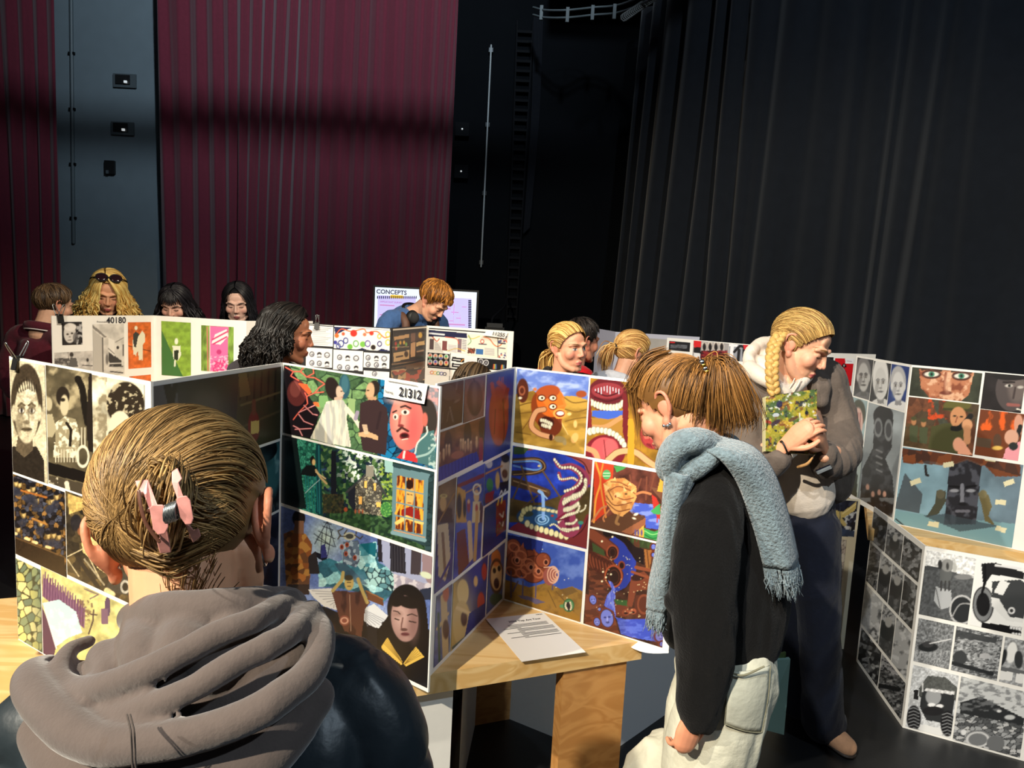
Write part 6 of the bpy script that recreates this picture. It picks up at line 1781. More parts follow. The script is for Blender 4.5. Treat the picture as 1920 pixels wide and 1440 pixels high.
def s_web(a):
    a.at(560, 500, 4.3636).bg((232, 228, 220)).p([(1062, 515), (1378, 545), (1378, 585), (1062, 570)], (30, 34, 70)).l([(1072, 545), (1190, 556)], 14, (226, 226, 230))
    a.p([(1072, 590), (1108, 594), (1104, 680), (1068, 676)], (90, 76, 80)).p([(1176, 604), (1216, 608), (1214, 690), (1172, 686)], (120, 70, 70)).p([(1302, 590), (1335, 592), (1330, 704), (1298, 700)], (130, 110, 120)).l([(1095, 575), (1130, 610), (1150, 590)], 7, (196, 80, 60), smooth=4).l([(1200, 575), (1290, 590), (1310, 630)], 7, (206, 90, 60), smooth=4).l([(1220, 690), (1290, 670), (1360, 690)], 7, (222, 180, 80), smooth=4)
    for i in range(6):
        a.l([(1115, 622 + i * 11), (1165, 628 + i * 11)], 4, (150, 150, 160)).l([(1225, 640 + i * 10), (1290, 648 + i * 10)], 4, (150, 150, 160)).l([(1340, 600 + i * 14), (1370, 604 + i * 14)], 5, (90, 90, 110))

def s_daily(a):
    a.at(560, 500, 4.3636).bg((238, 232, 214)).l([(1385, 570), (1420, 590), (1480, 570)], 7, (222, 190, 90), smooth=4).l([(1390, 560), (1410, 610), (1385, 640)], 6, (90, 150, 90), smooth=4).l([(1515, 575), (1560, 590), (1600, 640), (1640, 650), (1700, 590)], 8, (222, 110, 60), smooth=4).ring(1502, 612, 14, 15, 3, (196, 70, 60)).l([(1475, 632), (1535, 636)], 8, (50, 50, 70)).p([(1385, 664), (1445, 670), (1440, 712), (1382, 706)], (150, 80, 60)).p([(1452, 672), (1510, 676), (1508, 720), (1448, 714)], (60, 110, 170))
    a.cloud(8, (40, 34, 34), .5, .58, .9, where=((a.x > 1382) & (a.x < 1445) & (a.y > 664) & (a.y < 712)))
    for i in range(5):
        a.l([(1522, 668 + i * 12), (1600, 676 + i * 12)], 4, (130, 130, 150))
    a.l([(1630, 560), (1630, 740)], 5, (30, 30, 40)).cells(14, [(60, 60, 120), (236, 232, 220), (236, 232, 220), (206, 90, 60)], where=((a.x > 1634) & ((a.y < 625) | (a.y > 705))) * .8).l([(1640, 625), (1690, 630)], 10, (50, 46, 60)).l([(1640, 665), (1690, 670)], 7, (60, 56, 70))

def s_heads(a):
    a.at(560, 500, 4.3636).bg((22, 22, 26))
    pal = [(206, 110, 90), (226, 140, 110), (226, 180, 90), (90, 170, 110), (96, 130, 130), (90, 90, 170), (190, 150, 110), (206, 90, 90)]
    for i in range(8):
        x, y = 1075 + (i % 4) * 44, 730 + (i // 4) * 50 + (i % 4) * 3
        a.e(x, y, 19, 22, (236, 232, 226)).e(x, y - 4, 11, 12, pal[i]).e(x, y + 12, 12, 8, pal[(i + 3) % 8])

def s_tags(a):
    a.at(560, 500, 4.3636).bg((238, 236, 230)).p([(1254, 738), (1356, 748), (1354, 784), (1252, 774)], (26, 26, 32)).p([(1254, 788), (1356, 798), (1354, 830), (1252, 820)], (26, 26, 32)).l([(1266, 758), (1322, 764)], 8, (230, 230, 230)).l([(1270, 806), (1320, 812)], 8, (230, 230, 230)).l([(1330, 776), (1340, 762), (1352, 760)], 7, (226, 150, 60)).p([(1370, 748), (1452, 756), (1450, 835), (1366, 830)], (226, 222, 226))

def s_black(a):
    a.at(560, 500, 4.3636).bg((20, 20, 24))
    for x, y in ((1490, 778), (1533, 786)):
        a.ring(x, y, 19, 22, 3, (226, 226, 230)).l([(x - 6, y + 10), (x, y - 10), (x + 7, y + 10)], 4, (206, 206, 216))
    for i, c_ in enumerate(((206, 80, 60), (226, 160, 60), (120, 170, 90), (90, 110, 180))):
        a.l([(1592 + i * 8, 835), (1596 + i * 6, 800)], 7, c_).l([(1656 + i * 8, 835), (1660 + i * 6, 806)], 7, c_)

def s_loops(a):
    a.at(560, 500, 4.3636).bg((236, 232, 226))
    for i in range(5):
        a.ring(1090 + i * 26, 866 + i * 3, 13, 12, 3, ((206, 110, 80), (226, 180, 90), (90, 150, 110), (90, 90, 160), (60, 60, 80))[i])

SD.print_((zs(1068, 494), zs(1708, 552), zs(1706, 560), zs(1066, 502)), lambda a: a.bg((24, 24, 30)), 120)
SD.print_((zs(1064, 512), zs(1380, 543), zs(1372, 708), zs(1060, 690)), s_web, 121, cell=1.0)
SD.print_((zs(1386, 545), zs(1706, 575), zs(1702, 765), zs(1378, 712)), s_daily, 122, cell=1.0)
SD.print_((zs(1056, 700), zs(1236, 716), zs(1234, 826), zs(1054, 812)), s_heads, 123, cell=1.0)
SD.print_((zs(1242, 718), zs(1456, 738), zs(1452, 836), zs(1238, 828)), s_tags, 124, cell=1.0)
SD.print_((zs(1462, 740), zs(1704, 772), zs(1700, 850), zs(1458, 836)), s_black, 125, cell=1.0)
SD.print_((zs(1054, 840), zs(1456, 872), zs(1452, 905), zs(1052, 890)), s_loops, 126, cell=1.0)
for qd_ in ((zs(1238, 705), zs(1242, 706), zs(1238, 960), zs(1234, 960)), (zs(1056, 826), zs(1706, 858), zs(1706, 868), zs(1056, 838))):
    SD.print_(qd_, lambda a: a.bg((24, 24, 30)), 127, name='rule')
o, (tl, tr, br, bl) = card_quad(SD, (zs(1548, 520), zs(1716, 540), zs(1698, 585), zs(1518, 560)), (.012, .012, .03, .03), 'number_card', parent=b7)
o['label'] = 'white card reading 11255'
xd, yd = nrm(br - bl), nrm(tl - bl)
hh = np.linalg.norm(tl - bl)
nc = np.cross(xd, yd)
yd = np.cross(nc, xd)
text_mesh(o, '11255', hh * 0.8, bl + xd * np.linalg.norm(br - bl) * .42 + yd * hh * .14 + nrm(nc) * .014, xd, yd, M_ink, bold=.0006)
table('display_table', 'plywood table under the design board near the screen', S0 + np.array([-.1, -.1]), S0 + np.array([1.5, -.1]), .75, legs=(.1, .9))

T0, T1 = onz(1154, 622, TOP)[:2], onz(1312, 632, TOP)[:2]
T1 = nextpt(T0, 1312, 632, TOP, .66)
b8 = thing('folding_board', 'pale lavender board furthest back behind the ponytailed girl', 'art board', (T0[0], T0[1], BT), group='folding portfolio boards')
TP = Panel(T0, T1, BT, BH, b8, material=mat('lavender_card', (186, 188, 206), rough=.6))
TP.print_(((1160, 631), (1250, 636), (1249, 690), (1159, 686)), lambda a: a.bg((170, 166, 162)).noise(30, .1), 130)
Panel(T0, T0 + np.array([-.1, .5]), BT, BH, b8, material=mat('lavender_card', (186, 188, 206)))
U0 = onz(1251, 633, TOP)[:2]
U1 = nextpt(U0, 1430, 646, TOP, .70)
U2 = nextpt(U1, 1545, 657, TOP, .60)
b9 = thing('folding_board', 'white design board with red and black prints behind the plaited woman', 'art board', (U1[0], U1[1], BT), group='folding portfolio boards')
U2 = U1 + (U2 - U1) * .6
UA, UB = Panel(U0, U1, BT, BH, b9), Panel(U1, U2, BT, BH, b9)
zu = lambda x, y: (1160 + x / 5.538, 640 + y / 5.538)

def u_text(a):
    a.at(1160, 640, 5.538).bg((30, 30, 34)).l([(535, 10), (580, 12)], 12, (206, 40, 44)).p([(536, 30), (715, 40), (712, 75), (536, 70)], (90, 92, 98)).noise(6, .4, sx=.3).l([(540, 85), (640, 90)], 4, (90, 92, 98))

def u_red(a):
    a.at(1160, 640, 5.538).bg((160, 156, 156)).p([(780, -10), (860, -5), (855, 60), (780, 62)], (214, 40, 44)).p([(780, 62), (855, 60), (850, 180), (780, 118)], (28, 28, 30)).p([(780, 120), (845, 124), (845, 180), (778, 176)], (222, 222, 224)).p([(855, 95), (1130, 110), (1140, 200), (850, 188)], (96, 26, 32)).cells(26, [(120, 30, 36), (60, 20, 26), (150, 44, 48)], where=((a.x > 855) & (a.x < 1130) & (a.y > 95)) * .8)
    for x in (890, 950, 1010, 1070):
        a.p([(x - 26, 10), (x + 24, 12), (x + 24, 96), (x - 26, 94)], (206, 196, 186)).e(x, 60, 18, 38, (30, 28, 30)).e(x, 30, 8, 10, (60, 50, 48))

def u_shirt(a):
    a.at(1160, 640, 5.538).bg((150, 154, 164)).l([(1130, 35), (1225, 45)], 26, (240, 238, 240)).l([(1180, 40), (1170, 150)], 36, (240, 238, 240)).l([(1200, 110), (1260, 50), (1310, 70)], 26, (24, 24, 28), smooth=4).l([(1250, 90), (1240, 200)], 30, (24, 24, 28)).l([(1300, 90), (1300, 200)], 30, (24, 24, 28)).p([(1290, 25), (1345, 30), (1340, 90), (1300, 80)], (206, 40, 50)).e(1390, 50, 34, 20, (206, 206, 210)).ring(1390, 50, 34, 22, 6, (40, 40, 60)).p([(1140, 150), (1220, 190), (1215, 205), (1135, 195)], (60, 60, 64))

UA.print_((zu(524, -2), zu(744, 10), zu(738, 110), zu(522, 90)), u_text, 131, cell=1.1)
UA.print_((zu(772, -8), zu(1140, 12), zu(1140, 200), zu(770, 186)), u_red, 132, cell=1.1)
UA.print_((zu(1144, 14), zu(1480, 30), zu(1480, 222), zu(1142, 204)), u_shirt, 133, cell=1.1)
table('display_table', 'plywood table under the red and black design boards', np.array([U0[0] - .3, U0[1] - .15]), np.array([U0[0] + 1.5, U0[1] - .15]), 1.1, legs=(.1, .9))
X1 = onz(1642, 668, TOP)[:2] * 1.05
X0 = nextpt(X1, 1490, 658, TOP, .62)
b10 = thing('folding_board', 'white design board with a red playing card print between the plaited woman and war paintings', 'art board', (X1[0], X1[1], BT), group='folding portfolio boards')
XP = Panel(X0, X1, BT, BH, b10)

def x_card(a):
    a.at(1380, 560, 6).bg((206, 30, 38)).p([(1230, 660), (1340, 670), (1340, 735), (1228, 728)], (236, 236, 238)).l([(1250, 700), (1300, 706)], 6, (150, 150, 160))
    for i in range(4):
        for x in (1155, 1215):
            y = 750 + i * 60 + (x - 1155) * .1
            xx = x - i * 6
            a.e(xx, y - 12, 15, 15, (20, 18, 20)).e(xx - 14, y + 4, 13, 13, (20, 18, 20)).e(xx + 14, y + 4, 13, 13, (20, 18, 20)).l([(xx, y), (xx, y + 24)], 7, (20, 18, 20)).e(xx, y - 4, 6, 12, (236, 230, 226))

def x_black(a):
    a.at(1380, 560, 6).bg((30, 32, 34)).l([(995, 725), (1060, 735)], 9, (230, 230, 230)).l([(985, 745), (1070, 752)], 9, (230, 230, 230)).l([(985, 762), (1075, 770)], 9, (230, 230, 230)).cloud(30, (50, 56, 54), .5, .7, .5)

def x_low(a):
    a.at(1380, 560, 6).bg((226, 226, 232)).p([(1180, 1080), (1250, 1040), (1280, 1080), (1210, 1125)], (196, 30, 40)).e(1180, 1040, 20, 10, (120, 122, 120))

def x_dog(a):
    a.bg((228, 228, 232)).at(1380, 560, 6).e(905, 720, 40, 30, (170, 60, 110)).e(900, 730, 20, 16, (230, 170, 190)).e(930, 680, 20, 20, (40, 20, 40))

XP.print_(((1563, 671), (1601, 673), (1595, 724), (1563, 722)), x_card, 141, cell=1.0, label='red playing card print with black clubs')
XP.print_(((1542, 669), (1562, 670), (1560, 701), (1540, 700)), x_black, 142, cell=1.0)
XP.print_(((1523, 668), (1540, 669), (1538, 692), (1521, 690)), x_dog, 143, cell=1.0)
XP.print_(((1560, 730), (1598, 733), (1596, 752), (1558, 750)), x_low, 144, cell=1.0)

def x_red(a):
    a.bg((228, 228, 230)).at(1380, 720, 6).p([(1240, 670), (1280, 660), (1270, 750), (1250, 740)], (196, 40, 50)).p([(1210, 780), (1260, 790), (1240, 850), (1215, 830)], (236, 236, 240)).cloud(20, (40, 40, 60), .6, .68, .7)

XP.print_(((1540, 756), (1602, 760), (1598, 870), (1536, 866)), x_red, 145)
pb = XP.print_(((1534, 885), (1600, 891), (1597, 918), (1532, 911)), lambda a: a.bg((244, 242, 236)).at(1380, 720, 6).e(1025, 1085, 46, 42, (206, 40, 50)).e(1008, 1082, 14, 14, (244, 240, 236)).e(1045, 1086, 14, 14, (244, 240, 236)).e(1190, 1020, 20, 12, (244, 240, 236)), 146, cell=1.0)
text_mesh(pb, 'LLZ', 0.078, XP.pt(*XP.uv(1562, 911)) + XP.N * .003, XP.U, XP.V, mat('black_print', (18, 16, 18)), bold=.004)
table('display_table', 'plywood table under the playing card board', np.array([X0[0] - .02, X1[1] - .12]), np.array([X1[0] + .02, X1[1] - .12]), .7, legs=(.1, .6))

N1 = onz(898, 1325, 0)[:2]
N0 = onz(861, 1500, 0)[:2]
N2 = onz(1048, 1386, 0)[:2]
b11 = thing('folding_board', 'blank white backs of a folding board standing under the front table', 'art board', (N1[0], N1[1], 0), group='folding portfolio boards')
ZH = BT - 0.066
nf = np.array([-ud[1], ud[0]])
b13 = thing('folding_board', 'blank white board standing just under the front edge of the front table', 'art board', (f0[0], f0[1], 0), group='folding portfolio boards')
Panel(f0 + nf * .05 - ud * .45, f0 + nf * .05 + ud * .075, 0, ZH, b13)
Panel(N0, N1, 0, ZH, b11)
Panel(N1, N2, 0, ZH, b11)
m0, m1 = onz(1150, 1408, 0)[:2], onz(1262, 1330, 0)[:2]
b12 = thing('folding_board', 'blank white board standing under the right end of the front table', 'art board', (m0[0], m0[1], 0), group='folding portfolio boards')
Panel(m0, m1, 0, ZH, b12, material=mat('shaded_white_card', (214, 214, 214), rough=.6))  # white card greyed, its shade under the table is in the base colour

def clip(label, top, U, N, s=1.0, open_=1.0):
    t = thing('binder_clip', label, 'clip', tuple(top), group='binder clips on the boards')
    up = np.array([0, 0, 1.0])
    w = 0.012 * s
    body = []
    for sg in (-1, 1):
        body.append(hexa([top + N * sg * .012 * s - U * w - up * .03 * s, top + N * sg * .012 * s + U * w - up * .03 * s, top + N * sg * .010 * s + U * w - up * .03 * s, top + N * sg * .010 * s - U * w - up * .03 * s,
                          top + N * sg * .005 * s - U * w + up * .004, top + N * sg * .005 * s + U * w + up * .004, top + N * sg * .003 * s + U * w + up * .004, top + N * sg * .003 * s - U * w + up * .004]))
    body.append(box_vf(top + up * .004, (w * 2, .012 * s, .004)))
    V, Fq = join(body)
    mesh('clip_body', V, Fq, M_black, t)
    for sg in (-1, 1):
        a_ = top + N * sg * .006 * s
        b_ = top + N * sg * .016 * s * open_ + up * .034 * s + U * sg * .008 * s * open_
        P = [a_ - U * w * .7, b_ - U * w * .45, b_ + up * .006 * s, b_ + U * w * .45, a_ + U * w * .7]
        V, Fq = tube(P, 0.0014 * s, seg=6, sub=4)
        mesh('wire_handle', V, Fq, M_metal_lt, t, smooth=True)
    return t

clip('black binder clip on the near monochrome leaf corner', A_.pt(*A_.uv(33, 671)), A_.U, A_.N, 1.1, 1.9)
clip('binder clip on the top corner of the printmaking board', QA.pt(*QA.uv(111, 591)), QA.U, QA.N, 1.5, 1.0)
clip('binder clip on top of the design board beside the dark haired woman', SA.pt(*SA.uv(595, 606)), SA.U, SA.N, 1.3, 1.5)
def skin_mat():
    m = mat('skin', (220, 170, 140), rough=0.5, attr=True, noise=0.05, nscale=60, spec=0.35)
    b = m.node_tree.nodes['Principled BSDF']
    b.inputs['Subsurface Weight'].default_value = 0.08
    b.inputs['Subsurface Radius'].default_value = (0.012, 0.005, 0.003)
    return m

M_skin = skin_mat()
M_hair = mat('hair', (120, 90, 60), rough=0.42, attr=True, spec=0.28)

def hmat(c, yaw, pitch=0, roll=0, s=1.0):
    """head/body frame: +y is where the person looks; yaw 0 faces the camera, positive turns to the right of the picture"""
    return np.array(Matrix.Translation(Vector([float(t) for t in c])) @ Matrix.Rotation(R(yaw + 180), 4, 'Z') @ Matrix.Rotation(R(-pitch), 4, 'X')
                    @ Matrix.Rotation(R(roll), 4, 'Y') @ Matrix.Scale(s, 4))

def hp(M, p):
    p = np.atleast_2d(np.asarray(p, float))
    return p @ M[:3, :3].T + M[:3, 3]

def head_parts(M, neck=True, male=False, open_mouth=False, es=1.1, eo=0.0, ez=0.0, neck_to=None):
    L = []
    A = lambda c, r, rot=None: L.append(xf(ell(c, r, rot, 20, 13), M))
    T = lambda p, r, **k: L.append(xf(tube(p, r, **k), M))
    A((0, -.015, .03), (.075, .093, .086))
    A((0, .022, -.02), (.063, .062, .085))
    A((0, .030, -.055), (.050, .050, .056))
    jw = .060 if male else .055
    for s in (-1, 1):
        T([(s * jw, -.004, -.035), (s * (jw - .008), .022, -.078), (s * .018, .056, -.100)], [.018, .017, .015])
        A((s * .040, .052, -.026), (.026, .026, .028))
        A((s * .031, .064, .001), (.0165, .016, .0135))
        T([(s * .006, .083, .018), (s * .030, .082, .024), (s * .054, .062, .017)], [.008, .0085, .007])
        A((s * .0095, .090, -.034), (.0075, .009, .0068))
        E_ = lambda q_: (s * (.070 + (q_[0] - .070) * 1.15 + eo), -.012 + (q_[1] + .012) * es, q_[2] * es + ez)
        T([E_(q_) for q_ in ((.072, .004, .012), (.082, -.012, .030), (.087, -.030, .022), (.083, -.030, -.006), (.075, -.014, -.028))],
          [.0045, .005, .005, .0048, .0045], sub=5, seg=8)
        A(E_((.073, -.014, .0)), (.007 * es, .017 * es, .026 * es))
        A(E_((.075, -.006, -.032)), (.006 * es, .009 * es, .010 * es))
    A((0, .058, -.100), (.021, .016, .016))
    A((0, .066, .044), (.040, .012, .028))
    T([(0, .081, .014), (0, .091, -.012), (0, .097, -.029)], [.0072, .0080, .0096])
    z = -.006 if open_mouth else 0
    A((0, .080, -.0635), (.019, .009, .0062))
    A((0, .078, -.0740 + z), (.017, .009, .0070))
    if neck_to is not None:
        a_, t_ = hp(M, (0, -.022, -.04))[0], np.asarray(neck_to)
        L.append(tube([a_, (a_ + t_) / 2 + hp(M, (0, -.012, 0))[0] - M[:3, 3], t_], [.056, .054, .064], seg=18))
    elif neck:
        T([(0, -.022, -.04), (0, -.036, -.11), (0, -.05, -.18)], [.054, .051, .062] if not male else [.058, .058, .07], seg=18)
    return L

def head_col(M, skin, eyes='down', brow=(110, 80, 55), lip=(176, 92, 88), blush=0.35, iris=(70, 80, 90)):
    Mi = np.linalg.inv(M)
    skin, brow, lip, iris = (s2l(c) for c in (skin, brow, lip, iris))

    def f(V):
        q = V @ Mi[:3, :3].T + Mi[:3, 3]
        x, y, z = np.abs(q[:, 0]), q[:, 1], q[:, 2]
        c = np.tile(skin, (len(V), 1))

        def mx(m, col):
            nonlocal c
            m = np.clip(m, 0, 1)[:, None]
            c = c * (1 - m) + np.asarray(col) * m
        fr = y > .03
        d = ((x - .042) / .026) ** 2 + ((z + .03) / .024) ** 2
        mx(np.exp(-d * 1.2) * fr * blush, s2l((214, 110, 100)))
        mx(np.exp(-((x / .016) ** 2 + ((z + .034) / .012) ** 2)) * (y > .085) * blush * .8, s2l((210, 110, 96)))
        ear = (x > .0725) & (y < .02) & (z > -.05) & (z < .05)
        mx(ear * .45, s2l((206, 104, 84)))
        d = (x / .0185) ** 2 + ((z + .069) / .0105) ** 2
        mx((1.15 - d) * 4 * (y > .07), lip)
        d = (x / .0175) ** 2 + ((z + .0688) / .0013) ** 2
        mx((1.1 - d) * 1.4 * (y > .07), lip * .25)
        zb = .024 - 12.0 * (x - .036) ** 2
        mx((1.1 - ((x - .034) / .021) ** 2 - ((z - zb) / .0042) ** 2) * 2.0 * (y > .045), brow)
        e = ((x - .031) / .0135) ** 2
        mx((1 - e - ((z - .002) / .012) ** 2) * .5 * fr, skin * np.array([.6, .5, .5]))
        if eyes == 'open':
            mx((1.05 - e - ((z + .001) / .0062) ** 2) * 6 * fr, (.62, .6, .58))
            r2 = ((x - .031) ** 2 + (z + .0005) ** 2)
            mx((.0058 ** 2 - r2) / (.0024 ** 2) * fr, iris)
            mx((.0030 ** 2 - r2) / (.0015 ** 2) * fr, (.01, .01, .01))
            zl = .0055 - 14 * (x - .031) ** 2
            mx((1.1 - e * .8 - ((z - zl) / .0022) ** 2) * 2 * fr, brow * .15)
        else:
            zl = -.0075 + 16 * (x - .031) ** 2
            mx((1.15 - e * .85 - ((z - zl) / .0030) ** 2) * 2 * fr, brow * .12)
        return c
    return f

HC, HR = np.array([0, -.013, .034]), np.array([.084, .103, .091])

def hdir(p):
    v = (np.asarray(p, float) - HC) / HR
    return v / np.linalg.norm(v, axis=-1, keepdims=True)

HL = np.array([(0, .070, .081), (.03, .066, .077), (.054, .052, .061), (.069, .033, .036), (.076, .018, .006), (.077, -.012, .022),
               (.074, -.036, -.012), (.062, -.062, -.040), (.035, -.086, -.050), (0, -.094, -.051)])

def hairline(t):
    """t in -1..1: 0 is the middle of the forehead, +-1 the nape"""
    t = np.asarray(t, float)
    k = np.abs(t) * (len(HL) - 1)
    P = np.column_stack([np.interp(k, np.arange(len(HL)), HL[:, i]) for i in range(3)])
    P[:, 0] *= np.sign(t)
    return P

def slerp(a, b, t):
    d = np.clip(np.sum(a * b, -1), -1, .9999)
    w = np.arccos(d)[..., None, None]
    t = t[None, :, None]
    return (np.sin((1 - t) * w) * a[:, None] + np.sin(t * w) * b[:, None]) / np.sin(w)

def strands(curves, r0, r1, sides=4):
    """many thin tapered tubes at once; curves (N,K,3)"""
    N, K, _ = curves.shape
    T = np.gradient(curves, axis=1)
    T /= np.linalg.norm(T, axis=2, keepdims=True) + 1e-9
    ref = np.array([.31, .52, .79])
    a = np.cross(T, ref)
    a /= np.linalg.norm(a, axis=2, keepdims=True) + 1e-9
    b = np.cross(T, a)
    t = np.linspace(0, 1, K)
    prof = (np.interp(t, [0, .15, .7, 1], [.6, 1, .9, .15]))[None, :, None]
    r0 = np.broadcast_to(np.asarray(r0, float).reshape(-1, 1, 1), (N, 1, 1))
    rad = r0 * prof * (1 + (r1 - 1) * t[None, :, None])
    ang = np.linspace(0, 2 * np.pi, sides, endpoint=False)
    V = curves[:, :, None, :] + rad[..., None] * (np.cos(ang)[None, None, :, None] * a[:, :, None] + np.sin(ang)[None, None, :, None] * b[:, :, None])
    V = V.reshape(-1, 3)
    base = (np.arange(N) * K * sides)[:, None, None]
    i = (np.arange(K - 1) * sides)[None, :, None]
    j = np.arange(sides)[None, None, :]
    j2 = (j + 1) % sides
    Fq = np.stack([base + i + j, base + i + j2, base + i + sides + j2, base + i + sides + j], -1).reshape(-1, 4)
    return V, Fq

class Hair:
    def __init__(s, M, c_dark, c_light, seed=0):
        s.M, s.rg = M, np.random.default_rng(seed)
        s.cd, s.cl = s2l(c_dark), s2l(c_light)
        s.V, s.F, s.C, s.n = [], [], [], 0

    def add(s, V, Fq, C):
        s.V.append(V)
        s.F.append(Fq + s.n)
        s.C.append(C)
        s.n += len(V)

    def cap(s, front=True, k=1.0, nape=-.075, drop=0.0):
        seg, rings = 56, 36
        th = np.linspace(0.02, np.pi * .93, rings)
        ph = np.linspace(0, 2 * np.pi, seg, endpoint=False)
        t, p = np.meshgrid(th, ph, indexing='ij')
        U = np.stack([np.sin(t) * np.cos(p), np.sin(t) * np.sin(p), np.cos(t)], -1).reshape(-1, 3)
        P = HC + U * HR * k * .985
        idx = np.arange(rings * seg).reshape(rings, seg)
        nx = np.roll(idx, -1, 1)
        Fq = np.stack([idx[:-1], idx[1:], nx[1:], nx[:-1]], -1).reshape(-1, 4)
        keep = ((P[:, 1] < .012 + (P[:, 2] + .01) * .62 - drop) | (P[:, 2] > .092)) & (P[:, 2] > nape)
        keep |= (P[:, 1] < -.03) & (P[:, 2] > nape)
        Fq = Fq[keep[Fq].all(1)]
        n = fbm(U[:, 0] * 6 + 3, U[:, 2] * 6, 5)
        C = s.cd * (.8 - .0) + (s.cl - s.cd) * (n * .5)[:, None]
        s.add(hp(s.M, P), Fq, C)
        return s

    def _go(s, L, r, r1, shade=None, sides=4, world=False, wave=0, wfreq=3.0):
        N, K, _ = L.shape
        if wave:
            t = np.linspace(0, 1, K)
            ph = s.rg.uniform(0, 6.28, (N, 1))
            fr = wfreq * s.rg.uniform(.7, 1.3, (N, 1))
            am = wave * np.clip((t - .18) * 2.2, 0, 1)[None, :]
            L = L.copy()
            k = 1.0
            L[:, :, 0] += am * np.sin(fr * 6.28 * t[None] + ph) * k
            L[:, :, 1] += am * np.cos(fr * 6.28 * t[None] + ph * 1.7) * k
            L[:, :, 2] += am * .6 * np.sin(fr * 6.28 * t[None] + ph * 2.3) * k
        if not world:
            L = hp(s.M, L.reshape(-1, 3)).reshape(N, K, 3)
        V, Fq = strands(L, r, r1, sides)
        w = s.rg.uniform(0, 1, N) ** 1.3 if shade is None else np.clip(shade + s.rg.uniform(-.25, .25, N), 0, 1)
        C = s.cd + (s.cl - s.cd) * w[:, None]
        s.add(V, Fq, np.repeat(C, K * sides, 0))
        return s

    def swept(s, tie, n=400, r=.0026, K=14, trange=(-1, 1), lift=.012, inner=.5, frizz=.004, ears=False, sides=4):
        """combed over the skull from the hairline to a tie point"""
        t = s.rg.uniform(trange[0], trange[1], n)
        a = hdir(hairline(t))
        td = hdir(np.asarray(tie))
        b = td + s.rg.normal(0, .06, (n, 3))
        b /= np.linalg.norm(b, axis=1, keepdims=True)
        dot = np.sum(a * b, 1, keepdims=True)
        up = np.array([0, 0, 1.0])
        side = a * np.array([1, 0, 0])
        m = (a + b) * .5 + (up * .95 + side * .45) * (1 - dot) * .5
        m /= np.linalg.norm(m, axis=1, keepdims=True)
        f = np.where(s.rg.uniform(0, 1, n) < inner, s.rg.uniform(0, .6, n), 0)
        tt = f[:, None] + (1 - f[:, None]) * np.linspace(0, 1, K)[None]
        T = tt[:, :, None]
        S = (1 - T) ** 2 * a[:, None] + 2 * T * (1 - T) * m[:, None] * 1.25 + T ** 2 * b[:, None]
        S /= np.linalg.norm(S, axis=2, keepdims=True)
        rad = 1.0 + lift * np.sin(np.pi * T) * s.rg.uniform(.2, 1.3, (n, 1, 1)) + s.rg.uniform(0, frizz * 3, (n, 1, 1))
        L = HC + S * HR * rad
        if ears:
            hit = ((np.abs(L[:, :, 0]) > .055) & (L[:, :, 2] < .032) & (L[:, :, 1] > -.034)).any(1)
            L = L[~hit]
            n = len(L)
        return s._go(L, r * s.rg.uniform(.6, 1.4, n), .8, sides=sides)

    def loose(s, length, n=260, r=.004, K=18, az=(48, 180), part_y=(-.06, .06), part_x=0.0, wave=0, wfreq=3, flare=.015, sides='both', fwd=0.0, lenj=.2):
        sg = s.rg.choice([-1, 1], n) if sides == 'both' else np.full(n, sides)
        A = np.radians(s.rg.uniform(az[0], az[1], n))
        py = np.interp(A, [np.radians(az[0]), np.pi], [part_y[1], part_y[0]])
        P0 = np.column_stack([part_x + sg * .004, py, np.full(n, .13)])
        d0 = hdir(P0)
        ex = np.column_stack([sg * np.sin(A), np.cos(A), np.full(n, .0)])
        d2 = ex * np.array([1, 1, 1]) + np.array([0, 0, -.12])
        d2 /= np.linalg.norm(d2, axis=1, keepdims=True)
        tt = np.linspace(0, 1, 7)
        up = HC + slerp(d0, d2, tt) * HR * (1.03 + s.rg.uniform(0, .08, (n, 1, 1)))
        end = up[:, -1]
        out = ex * flare
        ln = length * s.rg.uniform(1 - lenj, 1 + lenj * .4, n)
        down = []
        for k in np.linspace(.12, 1, K - 7):
            down.append(end + out * min(1, k * 1.6) + np.column_stack([s.rg.normal(0, .003, n), np.full(n, fwd * k) + s.rg.normal(0, .003, n), -ln * k]))
        L = np.concatenate([up, np.stack(down, 1)], 1)
        return s._go(L, r * s.rg.uniform(.6, 1.4, n), .9, wave=wave, wfreq=wfreq)

    def tail(s, pts, spread, n=160, r=.003, K=16, world=True, wave=0.0, wfreq=2):
        """lock of hair along a path, spread widens along it"""
        P = catmull(np.asarray(pts, float), 8)
        d = np.linspace(0, len(P) - 1, K)
        C = np.column_stack([np.interp(d, np.arange(len(P)), P[:, i]) for i in range(3)])
        sp = np.interp(np.linspace(0, 1, K), np.linspace(0, 1, len(spread)), spread)
        off = s.rg.normal(0, .55, (n, 3))
        L = C[None] + off[:, None, :] * sp[None, :, None]
        sc = s.rg.uniform(.75, 1.0, n)
        idx = np.linspace(0, 1, K)[None] * sc[:, None] * (K - 1)
        i0 = np.floor(idx).astype(int).clip(0, K - 2)
        f = (idx - i0)[..., None]
        L = L[np.arange(n)[:, None], i0] * (1 - f) + L[np.arange(n)[:, None], i0 + 1] * f
        return s._go(L, r * s.rg.uniform(.6, 1.4, n), .8, world=world, wave=wave, wfreq=wfreq)

